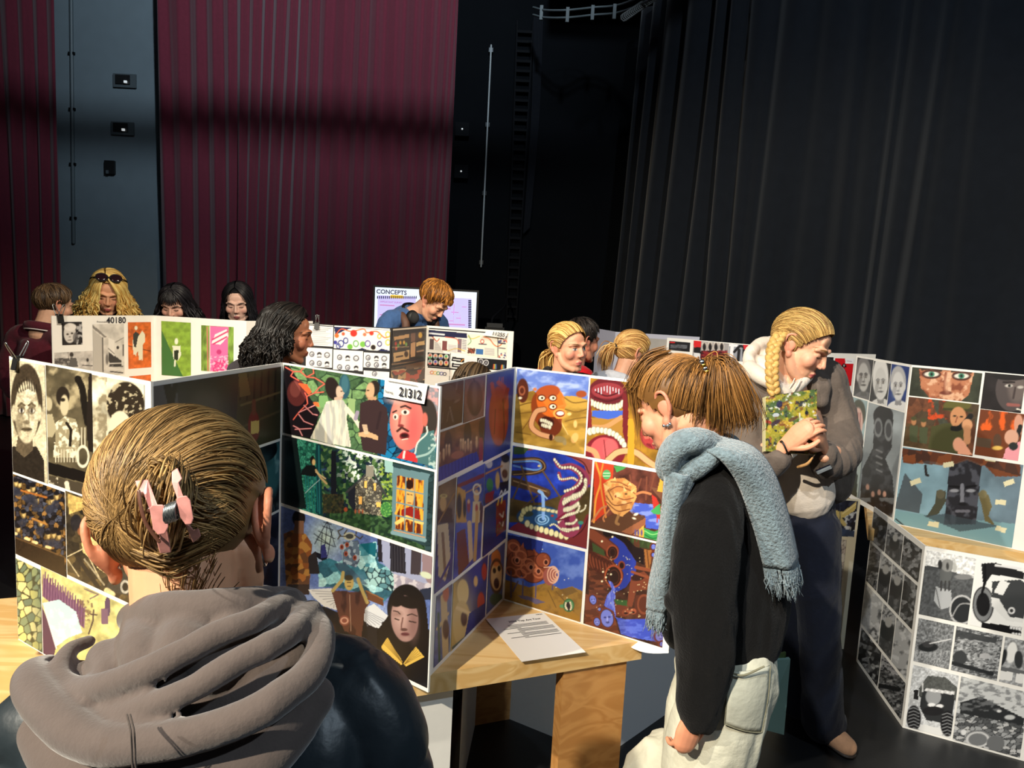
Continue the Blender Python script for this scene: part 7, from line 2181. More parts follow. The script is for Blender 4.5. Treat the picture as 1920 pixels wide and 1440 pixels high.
    def short(s, n=420, r=.0045, K=8, crown=(0, -.05, .12), lift=.03, jag=.25, frontlen=0.0, tmax=.93):
        """cropped hair growing outwards from the crown"""
        t = s.rg.uniform(-1, 1, n)
        a = hdir(np.asarray(crown, float))[None] + s.rg.normal(0, .25, (n, 3))
        a /= np.linalg.norm(a, axis=1, keepdims=True)
        b = hdir(hairline(t)) + s.rg.normal(0, .05, (n, 3))
        f = s.rg.uniform(.0, .6, n)[:, None]
        a = a * (1 - f) + b * f
        a /= np.linalg.norm(a, axis=1, keepdims=True)
        b /= np.linalg.norm(b, axis=1, keepdims=True)
        tt = np.linspace(0, tmax, K)
        top = np.clip(a[:, 2], 0, 1)[:, None, None]
        rad = 1.0 + lift * (0.3 + top) * (np.sin(np.pi * (tt * .8 + .1)))[None, :, None] * s.rg.uniform(.3, 1.6, (n, 1, 1)) + .01
        return s._go(HC + slerp(a, b, tt) * HR * rad, r * s.rg.uniform(.6, 1.5, n), .7)

    def fringe(s, n=60, r=.003, z=.035, xr=.055, K=8):
        x = s.rg.uniform(-xr, xr, n)
        L = []
        for k in np.linspace(0, 1, K):
            yy = .04 + .062 * math.sin(k * 1.5)
            L.append(np.column_stack([x * (.55 + .45 * k), np.full(n, yy) - x * x * 6 * k, .122 + (z - .122) * k + s.rg.normal(0, .002, n)]))
        return s._go(np.stack(L, 1), r, .6)

    def done(s, parent, name='hair'):
        return mesh(name, np.vstack(s.V), np.vstack(s.F), M_hair, parent, smooth=True, colors=np.vstack(s.C))

def hand_parts(w, fwd, back, thumb_side=1, curl=25, s=1.0, spread=0.1):
    """palm and five fingers; fwd towards the fingertips, back = normal of the back of the hand"""
    f = nrm(fwd)
    b = nrm(np.asarray(back, float) - f * (np.asarray(back, float) @ f))
    x = np.cross(f, b) * thumb_side
    Q = lambda a, c, d: np.asarray(w, float) + (x * a + f * c + b * d) * s
    L = [tube([Q(0, -.03, 0), Q(0, .02, 0), Q(.0, .06, 0), Q(0, .088, 0)], [.024 * s, .032 * s, .039 * s, .036 * s], flat=(b, .48), seg=14)]
    for i, (bx, ln, r) in enumerate(((.029, .072, .0086), (.010, .080, .0088), (-.010, .074, .0084), (-.028, .058, .0074))):
        p = np.array([bx, .085, 0.0])
        pts, rr, ang = [Q(*p)], [r * s * 1.08], 0
        for k, frac in enumerate((.45, .3, .25)):
            ang += R(curl) * (1.0 if k else .8)
            d = np.array([bx * spread * 3, math.cos(ang), -math.sin(ang)])
            p = p + d * ln * frac
            pts.append(Q(*p))
            rr.append(r * s * (1.0 - .1 * k))
        L.append(tube(pts, rr, seg=9, sub=3))
    L.append(tube([Q(.022, .015, -.004), Q(.046, .045, -.012), Q(.054, .072, -.02), Q(.052, .095, -.028)], [.013 * s, .0115 * s, .010 * s, .0085 * s], seg=9, sub=3))
    return L

def cloth(name, rgb, rough=0.9, noise=0.12, nscale=40, bump=0.25, bscale=90, sheen=0.1, spec=0.2):
    return mat(name, rgb, rough=rough, noise=noise, nscale=nscale, bump=bump, bscale=bscale, sheen=sheen, spec=spec)

def folds(amp, sc, seed=0):
    """soft creases for clothing"""
    def f(V):
        n = fbm(V[:, 0] / sc + V[:, 1] / sc * .7, V[:, 2] / (sc * 2.4) + V[:, 1] / sc * .3, seed, 3)
        n2 = fbm(V[:, 0] / sc * 1.7 - V[:, 1] / sc, V[:, 2] / sc * .5 + 7, seed + 9, 2)
        return amp * ((1 - np.abs(2 * n - 1)) - .6) + amp * .6 * (n2 - .5)
    return f

def standing_body(M, byaw, s, height_scale=1.0, lean=0.0, male=False, slim=1.0):
    """joint positions below a head frame, feet on the floor"""
    B = hmat((0, 0, 0), byaw)[:3, :3]
    rt, fw = B[:, 0], B[:, 1]
    nb = hp(M, (0, -.045, -.165))[0]
    J = {'nb': nb, 'rt': rt, 'fw': fw}
    sw = (.185 if male else .158) * s
    ch = nb + np.array([0, 0, -.13 * s]) - fw * (.01 + lean * .10)
    hip = nb + np.array([0, 0, -.56 * s * (1 - .25 * abs(lean))]) - fw * (lean * .42 + .01)
    J['ch'], J['hip'] = ch, hip
    for sg, k in ((-1, 'L'), (1, 'R')):
        sh = nb + rt * sg * sw + np.array([0, 0, -.055 * s]) - fw * .012
        el = sh + np.array([0, 0, -.27 * s]) + rt * sg * .05 - fw * (.02 - lean * .12)
        hd = el + np.array([0, 0, -.15 * s]) + fw * .17 * s - rt * sg * .03
        hj = hip + rt * sg * .085 * s
        an = np.array([hip[0], hip[1], 0]) + rt * sg * .10 + fw * (lean * .12) + np.array([0, 0, .075])
        kn = (hj + an) / 2 + fw * .03
        J.update({'sh' + k: sh, 'el' + k: el, 'hd' + k: hd, 'hj' + k: hj, 'kn' + k: kn, 'an' + k: an})
    return J

def std_person(label, px, py, Y, yaw, pitch, roll, s, byaw, skin, top, pants, eyes='down', male=False, lean=0.0, brow=(70, 50, 36), lip=(176, 92, 88),
               hood=None, collar=None, voxel=.0042, topname='jumper', blush=.3, shoe=(40, 38, 38)):
    c = W(px, py, Y)
    M = hmat(c, yaw, pitch, roll, s)
    J = standing_body(M, byaw, s, lean=lean, male=male)
    root = thing('person', label, 'person', (J['hip'][0], J['hip'][1], 0))
    fw, rt, nb = J['fw'], J['rt'], J['nb']
    V1, F1 = remesh_arrays(head_parts(M, male=male), voxel * s, 3)
    C1 = head_col(M, skin, eyes, brow=brow, lip=lip, blush=blush)(V1)
    under = [tube([nb + [0, 0, .03], J['ch'], (J['ch'] + J['hip']) / 2, J['hip']], [.055, .115 * s, .10 * s, .115 * s], flat=(fw, .68))]
    for k in 'LR':
        under.append(tube([J['sh' + k], J['el' + k], J['hd' + k]], [.04, .034, .024]))
        under.append(tube([J['hj' + k], J['kn' + k], J['an' + k]], [.07, .05, .035]))
        sg = -1 if k == 'L' else 1
        under += hand_parts(J['hd' + k], J['hd' + k] - J['el' + k], rt * sg + np.array([0, 0, .4]), thumb_side=sg, curl=25, s=s * .95)
    V2, F2 = remesh_arrays(under, .008, 1)
    Vb, Fb = np.vstack([V1, V2]), np.vstack([F1, F2 + len(V1)])
    mesh('body', Vb, Fb, M_skin, root, smooth=True, colors=np.vstack([C1, np.tile(s2l(skin), (len(V2), 1))]))
    tp = [tube([nb + [0, 0, -.02], nb + [0, 0, -.06], J['ch'], (J['ch'] + J['hip']) / 2, J['hip'] + [0, 0, .03]],
               [.075 * s, .12 * s, .152 * s, .14 * s, .148 * s], flat=(fw, .72), seg=22)]
    for k in 'LR':
        tp.append(tube([nb + (J['sh' + k] - nb) * .4 + [0, 0, -.01], J['sh' + k], J['el' + k], J['hd' + k] - (J['hd' + k] - J['el' + k]) * .12],
                       [.06 * s, .068 * s, .056 * s, .042 * s], seg=14))
    ring = [nb + rt * .082 * s * math.cos(a) + fw * (.075 * s * math.sin(a)) + np.array([0, 0, .018 - .03 * math.sin(a)]) for a in np.linspace(0, 2 * math.pi, 13)]
    if collar is None and hood is None:
        tp.append(tube(ring, .017 * s, seg=8, sub=3))
    if hood is not None and hood == 'self':
        tp.append(tube(ring, .026 * s, seg=10, sub=3))
        tp.append(ell(nb - fw * .10 * s + [0, 0, -.015], (.10 * s, .07 * s, .075 * s)))
    blob(topname, tp, .010, 3, top, root, dispfn=folds(.012, .09, int(px)))
    tr = []
    for k in 'LR':
        tr.append(tube([J['hip'] * .45 + J['hj' + k] * .55 + [0, 0, .06], J['hj' + k], J['kn' + k], J['an' + k]], [.10 * s, .098 * s, .072 * s, .062 * s], seg=14))
    blob('trousers', tr, .014, 2, pants, root, dispfn=folds(.008, .1, int(px) + 3))
    for k in 'LR':
        a = J['an' + k]
        p0 = np.array([a[0], a[1], .042]) - fw * .05
        V, Fq = join([tube([p0, p0 + fw * .08, p0 + fw * .19], [.040, .041, .034], flat=((0, 0, 1), .95), seg=12)])
        V[:, 2] = np.maximum(V[:, 2], .002)
        mesh('shoe', V, Fq, mat('dark_shoe', shoe, rough=.6), root, smooth=True)
    return root, M, J

NAVY = cloth('navy_denim', (30, 36, 52))
BLKC = cloth('black_cotton', (26, 25, 27))
root, M, J = std_person('boy with short brown hair in a maroon polo seen from behind at the far left', 103, 573, 4.5, 148, 8, 0, 1.04, 165, (206, 160, 132),
                        cloth('maroon_polo', (78, 24, 38)), NAVY, male=True, topname='polo_shirt')
Hair(M, (46, 34, 24), (112, 88, 62), 5).cap(nape=-.07).short(520, .005, lift=.05).done(root)
nb, fw, rt = J['nb'], J['fw'], J['rt']
ring = [nb + rt * .088 * math.cos(a) + fw * (.085 * math.sin(a)) + np.array([0, 0, .024 - .02 * math.sin(a)]) for a in np.linspace(0, 2 * math.pi, 17)]
V, Fq = tube(ring, .0195, seg=8, sub=3, flat=((0, 0, 1), 1.5))
mesh('collar', V, Fq, cloth('maroon_polo', (78, 24, 38)), root, smooth=True)
ring2 = [p + nrm(p - nb) * .012 + np.array([0, 0, -.024]) for p in ring]
V, Fq = tube(ring2, .0055, seg=6, sub=3)
mesh('collar_stripe', V, Fq, mat('white_trim', (226, 220, 218)), root, smooth=True)

root, M, J = std_person('woman with long curly blonde hair and sunglasses pushed up on her head', 203, 549, 4.9, 28, 22, -3, 1.2, 10, (226, 168, 132),
                        BLKC, NAVY, brow=(150, 110, 60), lean=.1)
CB = Hair(M, (190, 140, 62), (255, 232, 150), 11).cap()
CB.loose(.30, 420, .0055, 22, az=(38, 180), part_x=.02, wave=.018, wfreq=4.5, flare=.075).loose(.26, 120, .0055, 22, az=(28, 60), part_x=.02, wave=.014, wfreq=4, flare=.03).done(root)
sg_ = thing('sunglasses', 'dark sunglasses resting on the curly blonde hair', 'sunglasses', tuple(hp(M, (0, .05, .11))[0]))
for sx in (-1, 1):
    Rm = np.array(Matrix.Rotation(R(58), 3, 'X'))
    V, Fq = xf(ell((sx * .034, .062, .118), (.028, .006, .024), Rm, 18, 9), M)
    mesh('lens', V, Fq, mat('dark_lens', (40, 20, 26), rough=.12), sg_, smooth=True)
    V, Fq = xf(tube([(sx * .064, .058, .114), (sx * .088, .0, .08), (sx * .09, -.04, .05)], .003, seg=6), M)
    mesh('temple_arm', V, Fq, M_black, sg_, smooth=True)
    rim = [np.array([sx * .034, .062, .118]) + Rm @ np.array([.030 * math.cos(a), -.002, .026 * math.sin(a)]) for a in np.linspace(0, 2 * math.pi, 15)]
    V, Fq = xf(tube(rim, .0028, seg=6, sub=2), M)
    mesh('rim', V, Fq, M_black, sg_, smooth=True)
V, Fq = xf(tube([(-.01, .068, .122), (.01, .068, .122)], .0028, seg=6, sub=2), M)
mesh('bridge', V, Fq, M_black, sg_, smooth=True)

root, M, J = std_person('girl with wavy black hair and a fringe behind the printmaking board', 329, 572, 5.25, 4, 20, 0, 1.17, 0, (226, 178, 156), BLKC, BLKC, brow=(30, 24, 24), lean=.1)
Hair(M, (10, 9, 11), (44, 42, 48), 12).cap().loose(.26, 300, .006, 20, az=(50, 180), wave=.010, wfreq=3, flare=.06).fringe(70, .004).done(root)
root, M, J = std_person('girl with long straight black parted hair and a nose ring', 446, 568, 5.7, 12, 16, 2, 1.25, 5, (230, 190, 172), BLKC, BLKC, brow=(30, 24, 24), lean=.08, lip=(170, 100, 100))
Hair(M, (9, 9, 11), (40, 40, 46), 13).cap().loose(.30, 320, .0055, 18, az=(46, 180), part_x=.006, wave=.003, flare=.025).done(root)
V, Fq = xf(tube([(-.004, .114, -.038), (-.004, .117, -.044), (0, .118, -.048), (.004, .117, -.044), (.004, .114, -.038)], .0014, seg=6, sub=3), M)
mesh('nose_ring', V, Fq, M_metal_lt, root, smooth=True)

root, M, J = std_person('woman with thick dark wavy hair in profile, facing right behind the front board', 541, 628, 3.05, 102, 6, 0, 1.02, 80, (176, 116, 86),
                        cloth('charcoal_hoodie', (58, 54, 58)), BLKC, brow=(34, 26, 22), lip=(140, 72, 64), hood='self', topname='hoodie')
hh_ = Hair(M, (9, 8, 8), (36, 31, 28), 14).cap(k=1.04)
hh_.loose(.17, 520, .0055, 20, az=(88, 180), wave=.010, wfreq=2.6, flare=.045, part_y=(-.07, .05)).loose(.10, 120, .005, 18, az=(70, 95), wave=.006, flare=.02, part_y=(-.02, .06)).done(root)

root, M, J = std_person('young man in a blue hoodie looking down in front of the screen', 814, 566, 5.5, 62, 42, 0, 1.21, 40, (222, 168, 138), cloth('blue_hoodie', (64, 96, 146)),
                        NAVY, male=True, lean=.45, hood='self', topname='hoodie', brow=(110, 74, 40))
Hair(M, (70, 40, 18), (206, 138, 62), 15).cap(nape=-.05).short(620, .0062, lift=.11, crown=(0, -.06, .12), tmax=1.0).fringe(70, .005, z=.06, xr=.05).done(root)
nb, fw, rt = J['nb'], J['fw'], J['rt']
hpn = thing('headphones', 'black headphones hanging round the neck of the young man', 'headphones', tuple(nb))
band = [nb + rt * .10 * math.cos(a) + fw * (.11 * math.sin(a) + .02) + np.array([0, 0, .035 - .05 * math.sin(a)]) for a in np.linspace(R(-160), R(-20), 9)]
V, Fq = tube(band, .012, seg=8, sub=3)
mesh('headband', V, Fq, M_black, hpn, smooth=True)
for sgn in (-1, 1):
    c = nb + rt * .085 * sgn + fw * .10 + np.array([0, 0, -.015])
    V, Fq = ell(c, (.050, .036, .058))
    mesh('ear_cup', V, Fq, M_black, hpn, smooth=True)
    V, Fq = ell(c + fw * .03, (.036, .02, .042))
    mesh('ear_pad', V, Fq, mat('soft_black', (28, 28, 30), rough=.8), hpn, smooth=True)
bp = thing('backpack', 'dark backpack with brown straps worn by the young man', 'backpack', tuple(J['ch'] - fw * .25 + [0, 0, -.3]))
V, Fq = join([ell(J['ch'] - fw * .22 + [0, 0, -.12], (.17, .13, .26))])
blob('bag', [(V, Fq)], .02, 2, cloth('dark_rucksack', (40, 36, 36)), bp)
M_strap = mat('brown_strap', (92, 62, 48), rough=.6, noise=.1)
for sgn in (-1, 1):
    P = [J['ch'] - fw * .16 + rt * sgn * .11 + [0, 0, .02], nb + rt * sgn * .135 + [0, 0, -.005] - fw * .02, nb + rt * sgn * .13 + fw * .085 + [0, 0, -.06], J['ch'] + rt * sgn * .135 + fw * .125 + [0, 0, -.06], J['ch'] + rt * sgn * .15 + fw * .10 + [0, 0, -.28]]
    V, Fq = tube(P, .030, seg=12, sub=5, flat=(rt, 1.0))
    V2, F2 = tube([p + nrm(p - J['ch']) * .006 for p in P], .031, seg=12, sub=5)
    mesh('shoulder_strap', V2, F2, M_strap, bp, smooth=True)

root, M, J = std_person('dark haired person in a bright red jacket partly hidden behind the blonde girl', 1092, 640, 4.4, 118, 4, 0, 1.1, 110, (206, 140, 110), cloth('red_jacket', (196, 22, 34)),
                        BLKC, male=True, hood='self', topname='jacket', brow=(30, 24, 22))
Hair(M, (14, 12, 12), (54, 46, 42), 16).cap(nape=-.06).short(480, .005, lift=.06).done(root)
root, M, J = std_person('blonde girl with a low ponytail glancing right above the blue board', 1066, 652, 3.45, 40, 0, 2, .98, 30, (232, 166, 132), BLKC, NAVY, eyes='open', brow=(120, 84, 50), blush=.5, lip=(196, 104, 100))
hb = Hair(M, (150, 104, 46), (248, 208, 128), 17).cap().swept((0, -.108, -.03), 460, .0026, lift=.03)
hb.tail(hp(M, [(0, -.11, -.03), (.005, -.14, -.06), (.0, -.14, -.13), (.0, -.12, -.19)]), (.012, .03, .034, .02), 160).done(root)
V, Fq = xf(ell((-.083, -.006, -.044), .005, seg=8, rings=6), M)
mesh('earring', V, Fq, M_metal_lt, root, smooth=True)
root, M, J = std_person('fair girl with a tied ponytail and pale hood turned away to the right', 1187, 663, 3.85, 112, 10, 0, 1.0, 120, (226, 168, 134), cloth('pale_grey_hoodie', (206, 206, 210)), NAVY, hood='self', topname='hoodie', brow=(120, 84, 50))
hb = Hair(M, (150, 100, 50), (244, 200, 124), 18).cap().swept((0, -.112, .01), 420, .0026, lift=.03)
hb.tail(hp(M, [(0, -.115, .012), (.0, -.15, .0), (.0, -.16, -.06), (.0, -.15, -.13)]), (.01, .022, .03, .02), 130).done(root)
V, Fq = xf(tube([np.array([.016 * math.cos(a), -.118, .012 + .016 * math.sin(a)]) for a in np.linspace(0, 6.283, 11)], .004, seg=6, sub=2), M)
mesh('hair_tie', V, Fq, M_black, root, smooth=True)
V, Fq = xf(tube([np.array([.080, -.004 + .009 * math.cos(a), -.050 + .012 * math.sin(a)]) for a in np.linspace(0, 6.283, 11)], .0016, seg=6, sub=2), M)
mesh('earring', V, Fq, mat('gold', (226, 176, 70), rough=.25, metal=1), root, smooth=True)
root, M, J = std_person('dark haired head just showing over the top edge of the blue board', 886, 736, 3.3, 150, 32, 0, 1.0, 160, (206, 160, 130), BLKC, NAVY, lean=.4)
Hair(M, (34, 26, 20), (104, 84, 62), 19).cap().loose(.2, 320, .005, 18, az=(60, 180), flare=.02).done(root)
root, M, J = std_person('brown haired head peeking between the ponytail and the plaited woman', 1366, 726, 4.35, 165, 20, 0, 1.15, 170, (206, 160, 130), BLKC, NAVY, lean=.3)
Hair(M, (38, 27, 20), (88, 64, 44), 20).cap().loose(.12, 320, .005, 18, az=(60, 180), flare=.015).done(root)

root, M, J = std_person('person in a dark plum coat cut off by the right edge of the picture', 2178, 640, 2.0, -60, 5, 0, 1.05, -40, (206, 160, 130), cloth('dark_plum_coat', (44, 34, 42)), BLKC, hood='self', topname='coat')
Hair(M, (30, 22, 18), (80, 60, 44), 25).cap().loose(.2, 300, .005, 18, az=(60, 180), flare=.02).done(root)
def PT(spec):
    """[(px, py, Y, radius_px)] -> points, radii in metres"""
    P = np.array([W(a, b, Y) for a, b, Y, r in spec])
    r = np.array([rr * mpx(Y) for a, b, Y, rr in spec])
    return P, r

def PTube(spec, **k):
    P, r = PT(spec)
    return tube(P, r, **k)

def sheet(name, left, right, n_across, bulge, material, parent, thick=.008, nrow=30, wav=0.0, seed=0):
    """hanging cloth between two edge paths with a raised middle"""
    Lp, Rp = catmull(np.array(left), 8), catmull(np.array(right), 8)
    k = np.linspace(0, 1, nrow)
    f = lambda P: np.column_stack([np.interp(k * (len(P) - 1), np.arange(len(P)), P[:, i]) for i in range(3)])
    Lp, Rp = f(Lp), f(Rp)
    u = np.linspace(0, 1, n_across)
    V = Lp[:, None] * (1 - u)[None, :, None] + Rp[:, None] * u[None, :, None]
    V[:, :, 1] -= (np.sin(np.pi * u) ** 1.0 * bulge)[None, :]
    if wav:
        g = (vnoise(u[None] * 4 + np.zeros((nrow, 1)), k[:, None] * 3 + np.zeros((1, n_across)), seed) - .5) * wav
        V[:, :, 1] += g
    V = V.reshape(-1, 3)
    idx = np.arange(nrow * n_across).reshape(nrow, n_across)
    Fq = np.stack([idx[:-1, :-1], idx[:-1, 1:], idx[1:, 1:], idx[1:, :-1]], -1).reshape(-1, 4)
    o = mesh(name, V, Fq, material, parent, smooth=True)
    m = o.modifiers.new('thickness', 'SOLIDIFY')
    m.thickness = thick
    m.offset = 0
    return o, V.reshape(nrow, n_across, 3)

def lower_body(root, hip, rt, fw, trousers, shoe_mat, r=(.10, .075, .085), spread=.1, feet=None, voxel=.012, name='trousers'):
    tr = []
    for sg in (-1, 1):
        hj = hip + rt * sg * .08
        an = np.array([hip[0], hip[1], .07]) + rt * sg * spread if feet is None else feet[0 if sg < 0 else 1]
        tr.append(tube([hip + rt * sg * .05 + [0, 0, .08], hj, (hj + an) / 2 + fw * .02, an], [r[0], r[0], r[1], r[2]], seg=16))
        p0 = np.array([an[0], an[1], .042]) - fw * .05
        V, Fq = tube([p0, p0 + fw * .08, p0 + fw * .2], [.040, .042, .034], seg=12)
        V[:, 2] = np.maximum(V[:, 2], .002)
        mesh('shoe', V, Fq, shoe_mat, root, smooth=True)
    blob(name, tr, voxel, 2, trousers, root, dispfn=folds(.010, .1, 4))

def skin_body(root, M, skin, hand_list, joints, eyes='down', voxel=.0032, hk={}, **kw):
    """one skin mesh: head and neck, torso and arms under the clothes, hands"""
    V1, F1 = remesh_arrays(head_parts(M, **hk), voxel, 3)
    C1 = head_col(M, skin, eyes, **kw)(V1)
    V2, F2 = remesh_arrays(joints, .010, 1)
    Vs, Fs, Cs, n = [V1, V2], [F1, F2 + len(V1)], [C1, np.tile(s2l(skin), (len(V2), 1))], len(V1) + len(V2)
    for h in hand_list:
        V3, F3 = remesh_arrays(h, .0022, 3)
        Vs.append(V3)
        Fs.append(F3 + n)
        Cs.append(np.tile(s2l(tuple(np.array(skin) * np.array([1, .95, .93]))), (len(V3), 1)))
        n += len(V3)
    return mesh('body', np.vstack(Vs), np.vstack(Fs), M_skin, root, smooth=True, colors=np.vstack(Cs))

YF = 0.83
M = hmat(W(358, 980, YF), 180, 14, -11, 1.09)
hip = np.array([W(370, 1100, YF)[0], .84, .86])
fwoman = thing('person', 'woman seen from behind with a hair claw, brown hoodie and dark puffer jacket', 'person', (hip[0], hip[1], 0))
nbk = hp(M, (0, -.045, -.165))[0]
jt = [tube([nbk + [0, .02, .03], nbk + [0, .04, -.15], hip + [0, 0, .2], hip], [.05, .085, .09, .10], flat=((0, 1, 0), .7))]
for sg in (-1, 1):
    jt.append(tube([nbk + [sg * .12, .04, -.12], nbk + [sg * .16, .04, -.36], nbk + [sg * .15, .1, -.55]], [.03, .03, .024]))
    jt.append(tube([hip + [sg * .08, 0, 0], hip + [sg * .09, .02, -.42], hip + [sg * .1, 0, -.8]], [.075, .055, .04]))
hands = [hand_parts(nbk + [sg * .15, .1, -.55], (0, .2, -1), (sg, 0, .1), thumb_side=sg, curl=25) for sg in (-1, 1)]
skin_body(fwoman, M, (226, 166, 128), hands, jt, voxel=.0028, blush=.4, hk=dict(es=1.08, eo=.007, ez=-.010))
HB = Hair(M, (104, 80, 50), (200, 162, 104), 31).cap(k=1.0, nape=-.05)
tie = (-.028, -.12, .004)
HB.swept(tie, 2600, .00085, 22, lift=.022, inner=.6, frizz=.0025, ears=True, sides=3).swept(tie, 1300, .0011, 22, trange=(-.62, .62), lift=.035, inner=.25, frizz=.004, ears=True, sides=3)
tw = [W(306, 1012, .695), W(300, 985, .672), W(303, 950, .665), W(312, 915, .672), W(318, 890, .69), W(312, 876, .70)]
HB.tail(tw, (.010, .017, .019, .018, .014, .012), 420, .0014, 16)
HB.tail([W(318, 885, .69), W(300, 872, .685), W(288, 885, .69)], (.008, .008, .006), 120, .0013, 10)
HB.tail([W(330, 900, .69), W(350, 945, .685), W(385, 962, .69), W(410, 952, .70)], (.008, .010, .010, .012), 160, .0012, 12)
HB.tail([W(355, 1060, .735), W(350, 1085, .745), W(352, 1108, .755)], (.03, .026, .02), 120, .0007, 8)
HB.tail([W(285, 1030, .715), W(330, 1040, .715), W(395, 1015, .715)], (.012, .014, .012), 220, .0013, 12)
HB.done(fwoman)
gold = mat('gold', (226, 176, 70), rough=.25, metal=1)
M_silver = mat('silver', (226, 226, 226), rough=.2, metal=1)
V, Fq = xf(tube([np.array([-.083 + .009 * math.cos(a), -.026, .004 + .010 * math.sin(a)]) for a in np.linspace(0, 6.283, 13)], .0016, seg=8, sub=3), M)
mesh('ear_cuff', V, Fq, M_silver, fwoman, smooth=True)
for q_ in ((-.080, -.012, -.030), (-.078, -.006, -.036), (.080, -.014, -.028), (.079, -.008, -.036)):
    V, Fq = xf(ell(q_, .0032, seg=8, rings=6), M)
    mesh('earring', V, Fq, M_silver, fwoman, smooth=True)
V, Fq = xf(tube([np.array([.078, -.006 + .006 * math.cos(a), -.046 + .010 * math.sin(a)]) for a in np.linspace(0, 6.283, 13)], .0016, seg=8, sub=3), M)
mesh('earring', V, Fq, M_silver, fwoman, smooth=True)

M_hood = cloth('brown_grey_fleece', (92, 82, 78), rough=.95, noise=.06, nscale=70, bump=.12, bscale=260, sheen=.35)
def HSH(spec):
    return [(p_, q_ + (16 if q_ < 1180 else 6), Y_ + (-.042 if Y_ < .80 else (-.02 if Y_ < .86 else 0)) * (1.0 if Y_ > .69 else .75), r_) for p_, q_, Y_, r_ in spec]

hd = []
hd.append(PTube(HSH([(255, 1140, .80, 30), (300, 1128, .755, 34), (390, 1122, .735, 34), (470, 1116, .75, 34), (532, 1112, .80, 30), (545, 1118, .88, 26), (470, 1105, .96, 26), (330, 1110, .97, 26), (255, 1140, .90, 28), (255, 1140, .80, 30)]), seg=14))
hd.append(PTube(HSH([(260, 1160, .79, 34), (270, 1215, .72, 48), (300, 1265, .70, 50)]), seg=16))
hd.append(PTube(HSH([(340, 1160, .75, 44), (350, 1210, .71, 60), (330, 1260, .70, 60)]), seg=16))
hd.append(PTube(HSH([(430, 1150, .75, 44), (440, 1195, .72, 56), (400, 1240, .70, 60)]), seg=16))
hd.append(PTube(HSH([(505, 1140, .78, 34), (510, 1180, .74, 46)]), seg=16))
hd.append(PTube(HSH([(200, 1230, .74, 40), (215, 1255, .715, 40)]), seg=16))
hd.append(PTube(HSH([(543, 1108, .775, 22), (480, 1145, .705, 25), (400, 1187, .670, 28), (300, 1240, .652, 30), (205, 1279, .66, 30), (145, 1287, .685, 27), (114, 1262, .715, 22), (128, 1216, .75, 17), (168, 1196, .775, 13)]), seg=14, sub=6))
hd.append(PTube(HSH([(582, 1132, .77, 24), (535, 1178, .695, 27), (450, 1232, .652, 28), (365, 1282, .636, 28), (285, 1318, .636, 28), (205, 1338, .65, 30)]), seg=14, sub=6))
hd.append(PTube(HSH([(590, 1140, .785, 20), (604, 1190, .725, 27), (578, 1256, .665, 33), (500, 1318, .628, 36), (400, 1362, .615, 37), (280, 1388, .612, 40), (180, 1384, .625, 44), (100, 1330, .66, 44), (60, 1268, .72, 36), (92, 1242, .775, 22)]), seg=16, sub=6))
hd.append(PTube(HSH([(588, 1300, .70, 42), (500, 1400, .655, 62), (380, 1450, .64, 78), (250, 1470, .64, 84), (140, 1430, .66, 66), (80, 1370, .69, 46)]), seg=18, sub=6))
hd.append(PTube(HSH([(150, 1290, .74, 60), (300, 1330, .72, 90), (450, 1290, .72, 80), (540, 1230, .74, 50)]), seg=18, sub=5))
blob('hoodie_hood', hd, .0034, 5, M_hood, fwoman, dispfn=folds(.0022, .05, 3))
seam = [(241, 1340, .588), (248, 1370, .568), (250, 1400, .568), (252, 1440, .568), (262, 1490, .575)]
for dx in (-3, 3):
    V, Fq = tube([W(a + dx, b, c - .034) for a, b, c in seam], .0008, seg=6, sub=6)
    mesh('hood_seam', V, Fq, cloth('seam_brown', (76, 68, 64)), fwoman, smooth=True)
M_puff = mat('dark_teal_nylon', (40, 49, 55), rough=.42, noise=.08, nscale=14, bump=.2, bscale=26, spec=.5)
jk = [PTube([(20, 1420, .80, 92), (130, 1360, .80, 105), (350, 1370, .83, 140), (560, 1300, .82, 112), (660, 1300, .80, 100), (722, 1400, .78, 84), (748, 1560, .76, 80), (740, 1720, .80, 78)], seg=20, sub=6),
      PTube([(30, 1420, .80, 90), (-30, 1560, .78, 84), (-40, 1720, .80, 80)], seg=18, sub=5),
      PTube([(360, 1380, .83, 150), (370, 1560, .83, 230), (380, 1800, .83, 220), (385, 1980, .83, 225)], seg=24, sub=5, flat=((0, 1, 0), .62)),
      PTube([(600, 1260, .80, 70), (590, 1420, .76, 120), (560, 1560, .76, 140)], seg=18, sub=5), PTube([(120, 1380, .78, 80), (140, 1540, .76, 130)], seg=18, sub=4)]

def puff(V):
    zz = V[:, 2] + .012 * np.sin(V[:, 0] * 9)
    w = np.abs(np.sin(np.pi * zz / .105))
    return .010 * (w ** .5 - .7) + folds(.010, .05, 8)(V) * (1.3 - w)

blob('puffer_jacket', jk, .0055, 4, M_puff, fwoman, dispfn=puff)
lower_body(fwoman, hip, np.array([1., 0, 0]), np.array([0, 1., 0]), NAVY, mat('dark_shoe', (40, 38, 38)))

M_claw = mat('pink_acetate', (214, 148, 142), rough=.28, noise=.22, nscale=90, spec=.6)
M_clear = mat('clear_plastic', (236, 226, 222), rough=.12, trans=.7)
cl = thing('hair_claw', 'pink patterned hair claw clip holding the twisted hair', 'hair clip', tuple(W(312, 965, .66)))
DY = -.004

def claw_strip(spec, nm, m, flat=.42):
    V, Fq = PTube([(a, b, Y + DY, r) for a, b, Y, r in spec], seg=10, sub=5, flat=((0, 1, 0), flat))
    mesh(nm, V, Fq, m, cl, smooth=True)

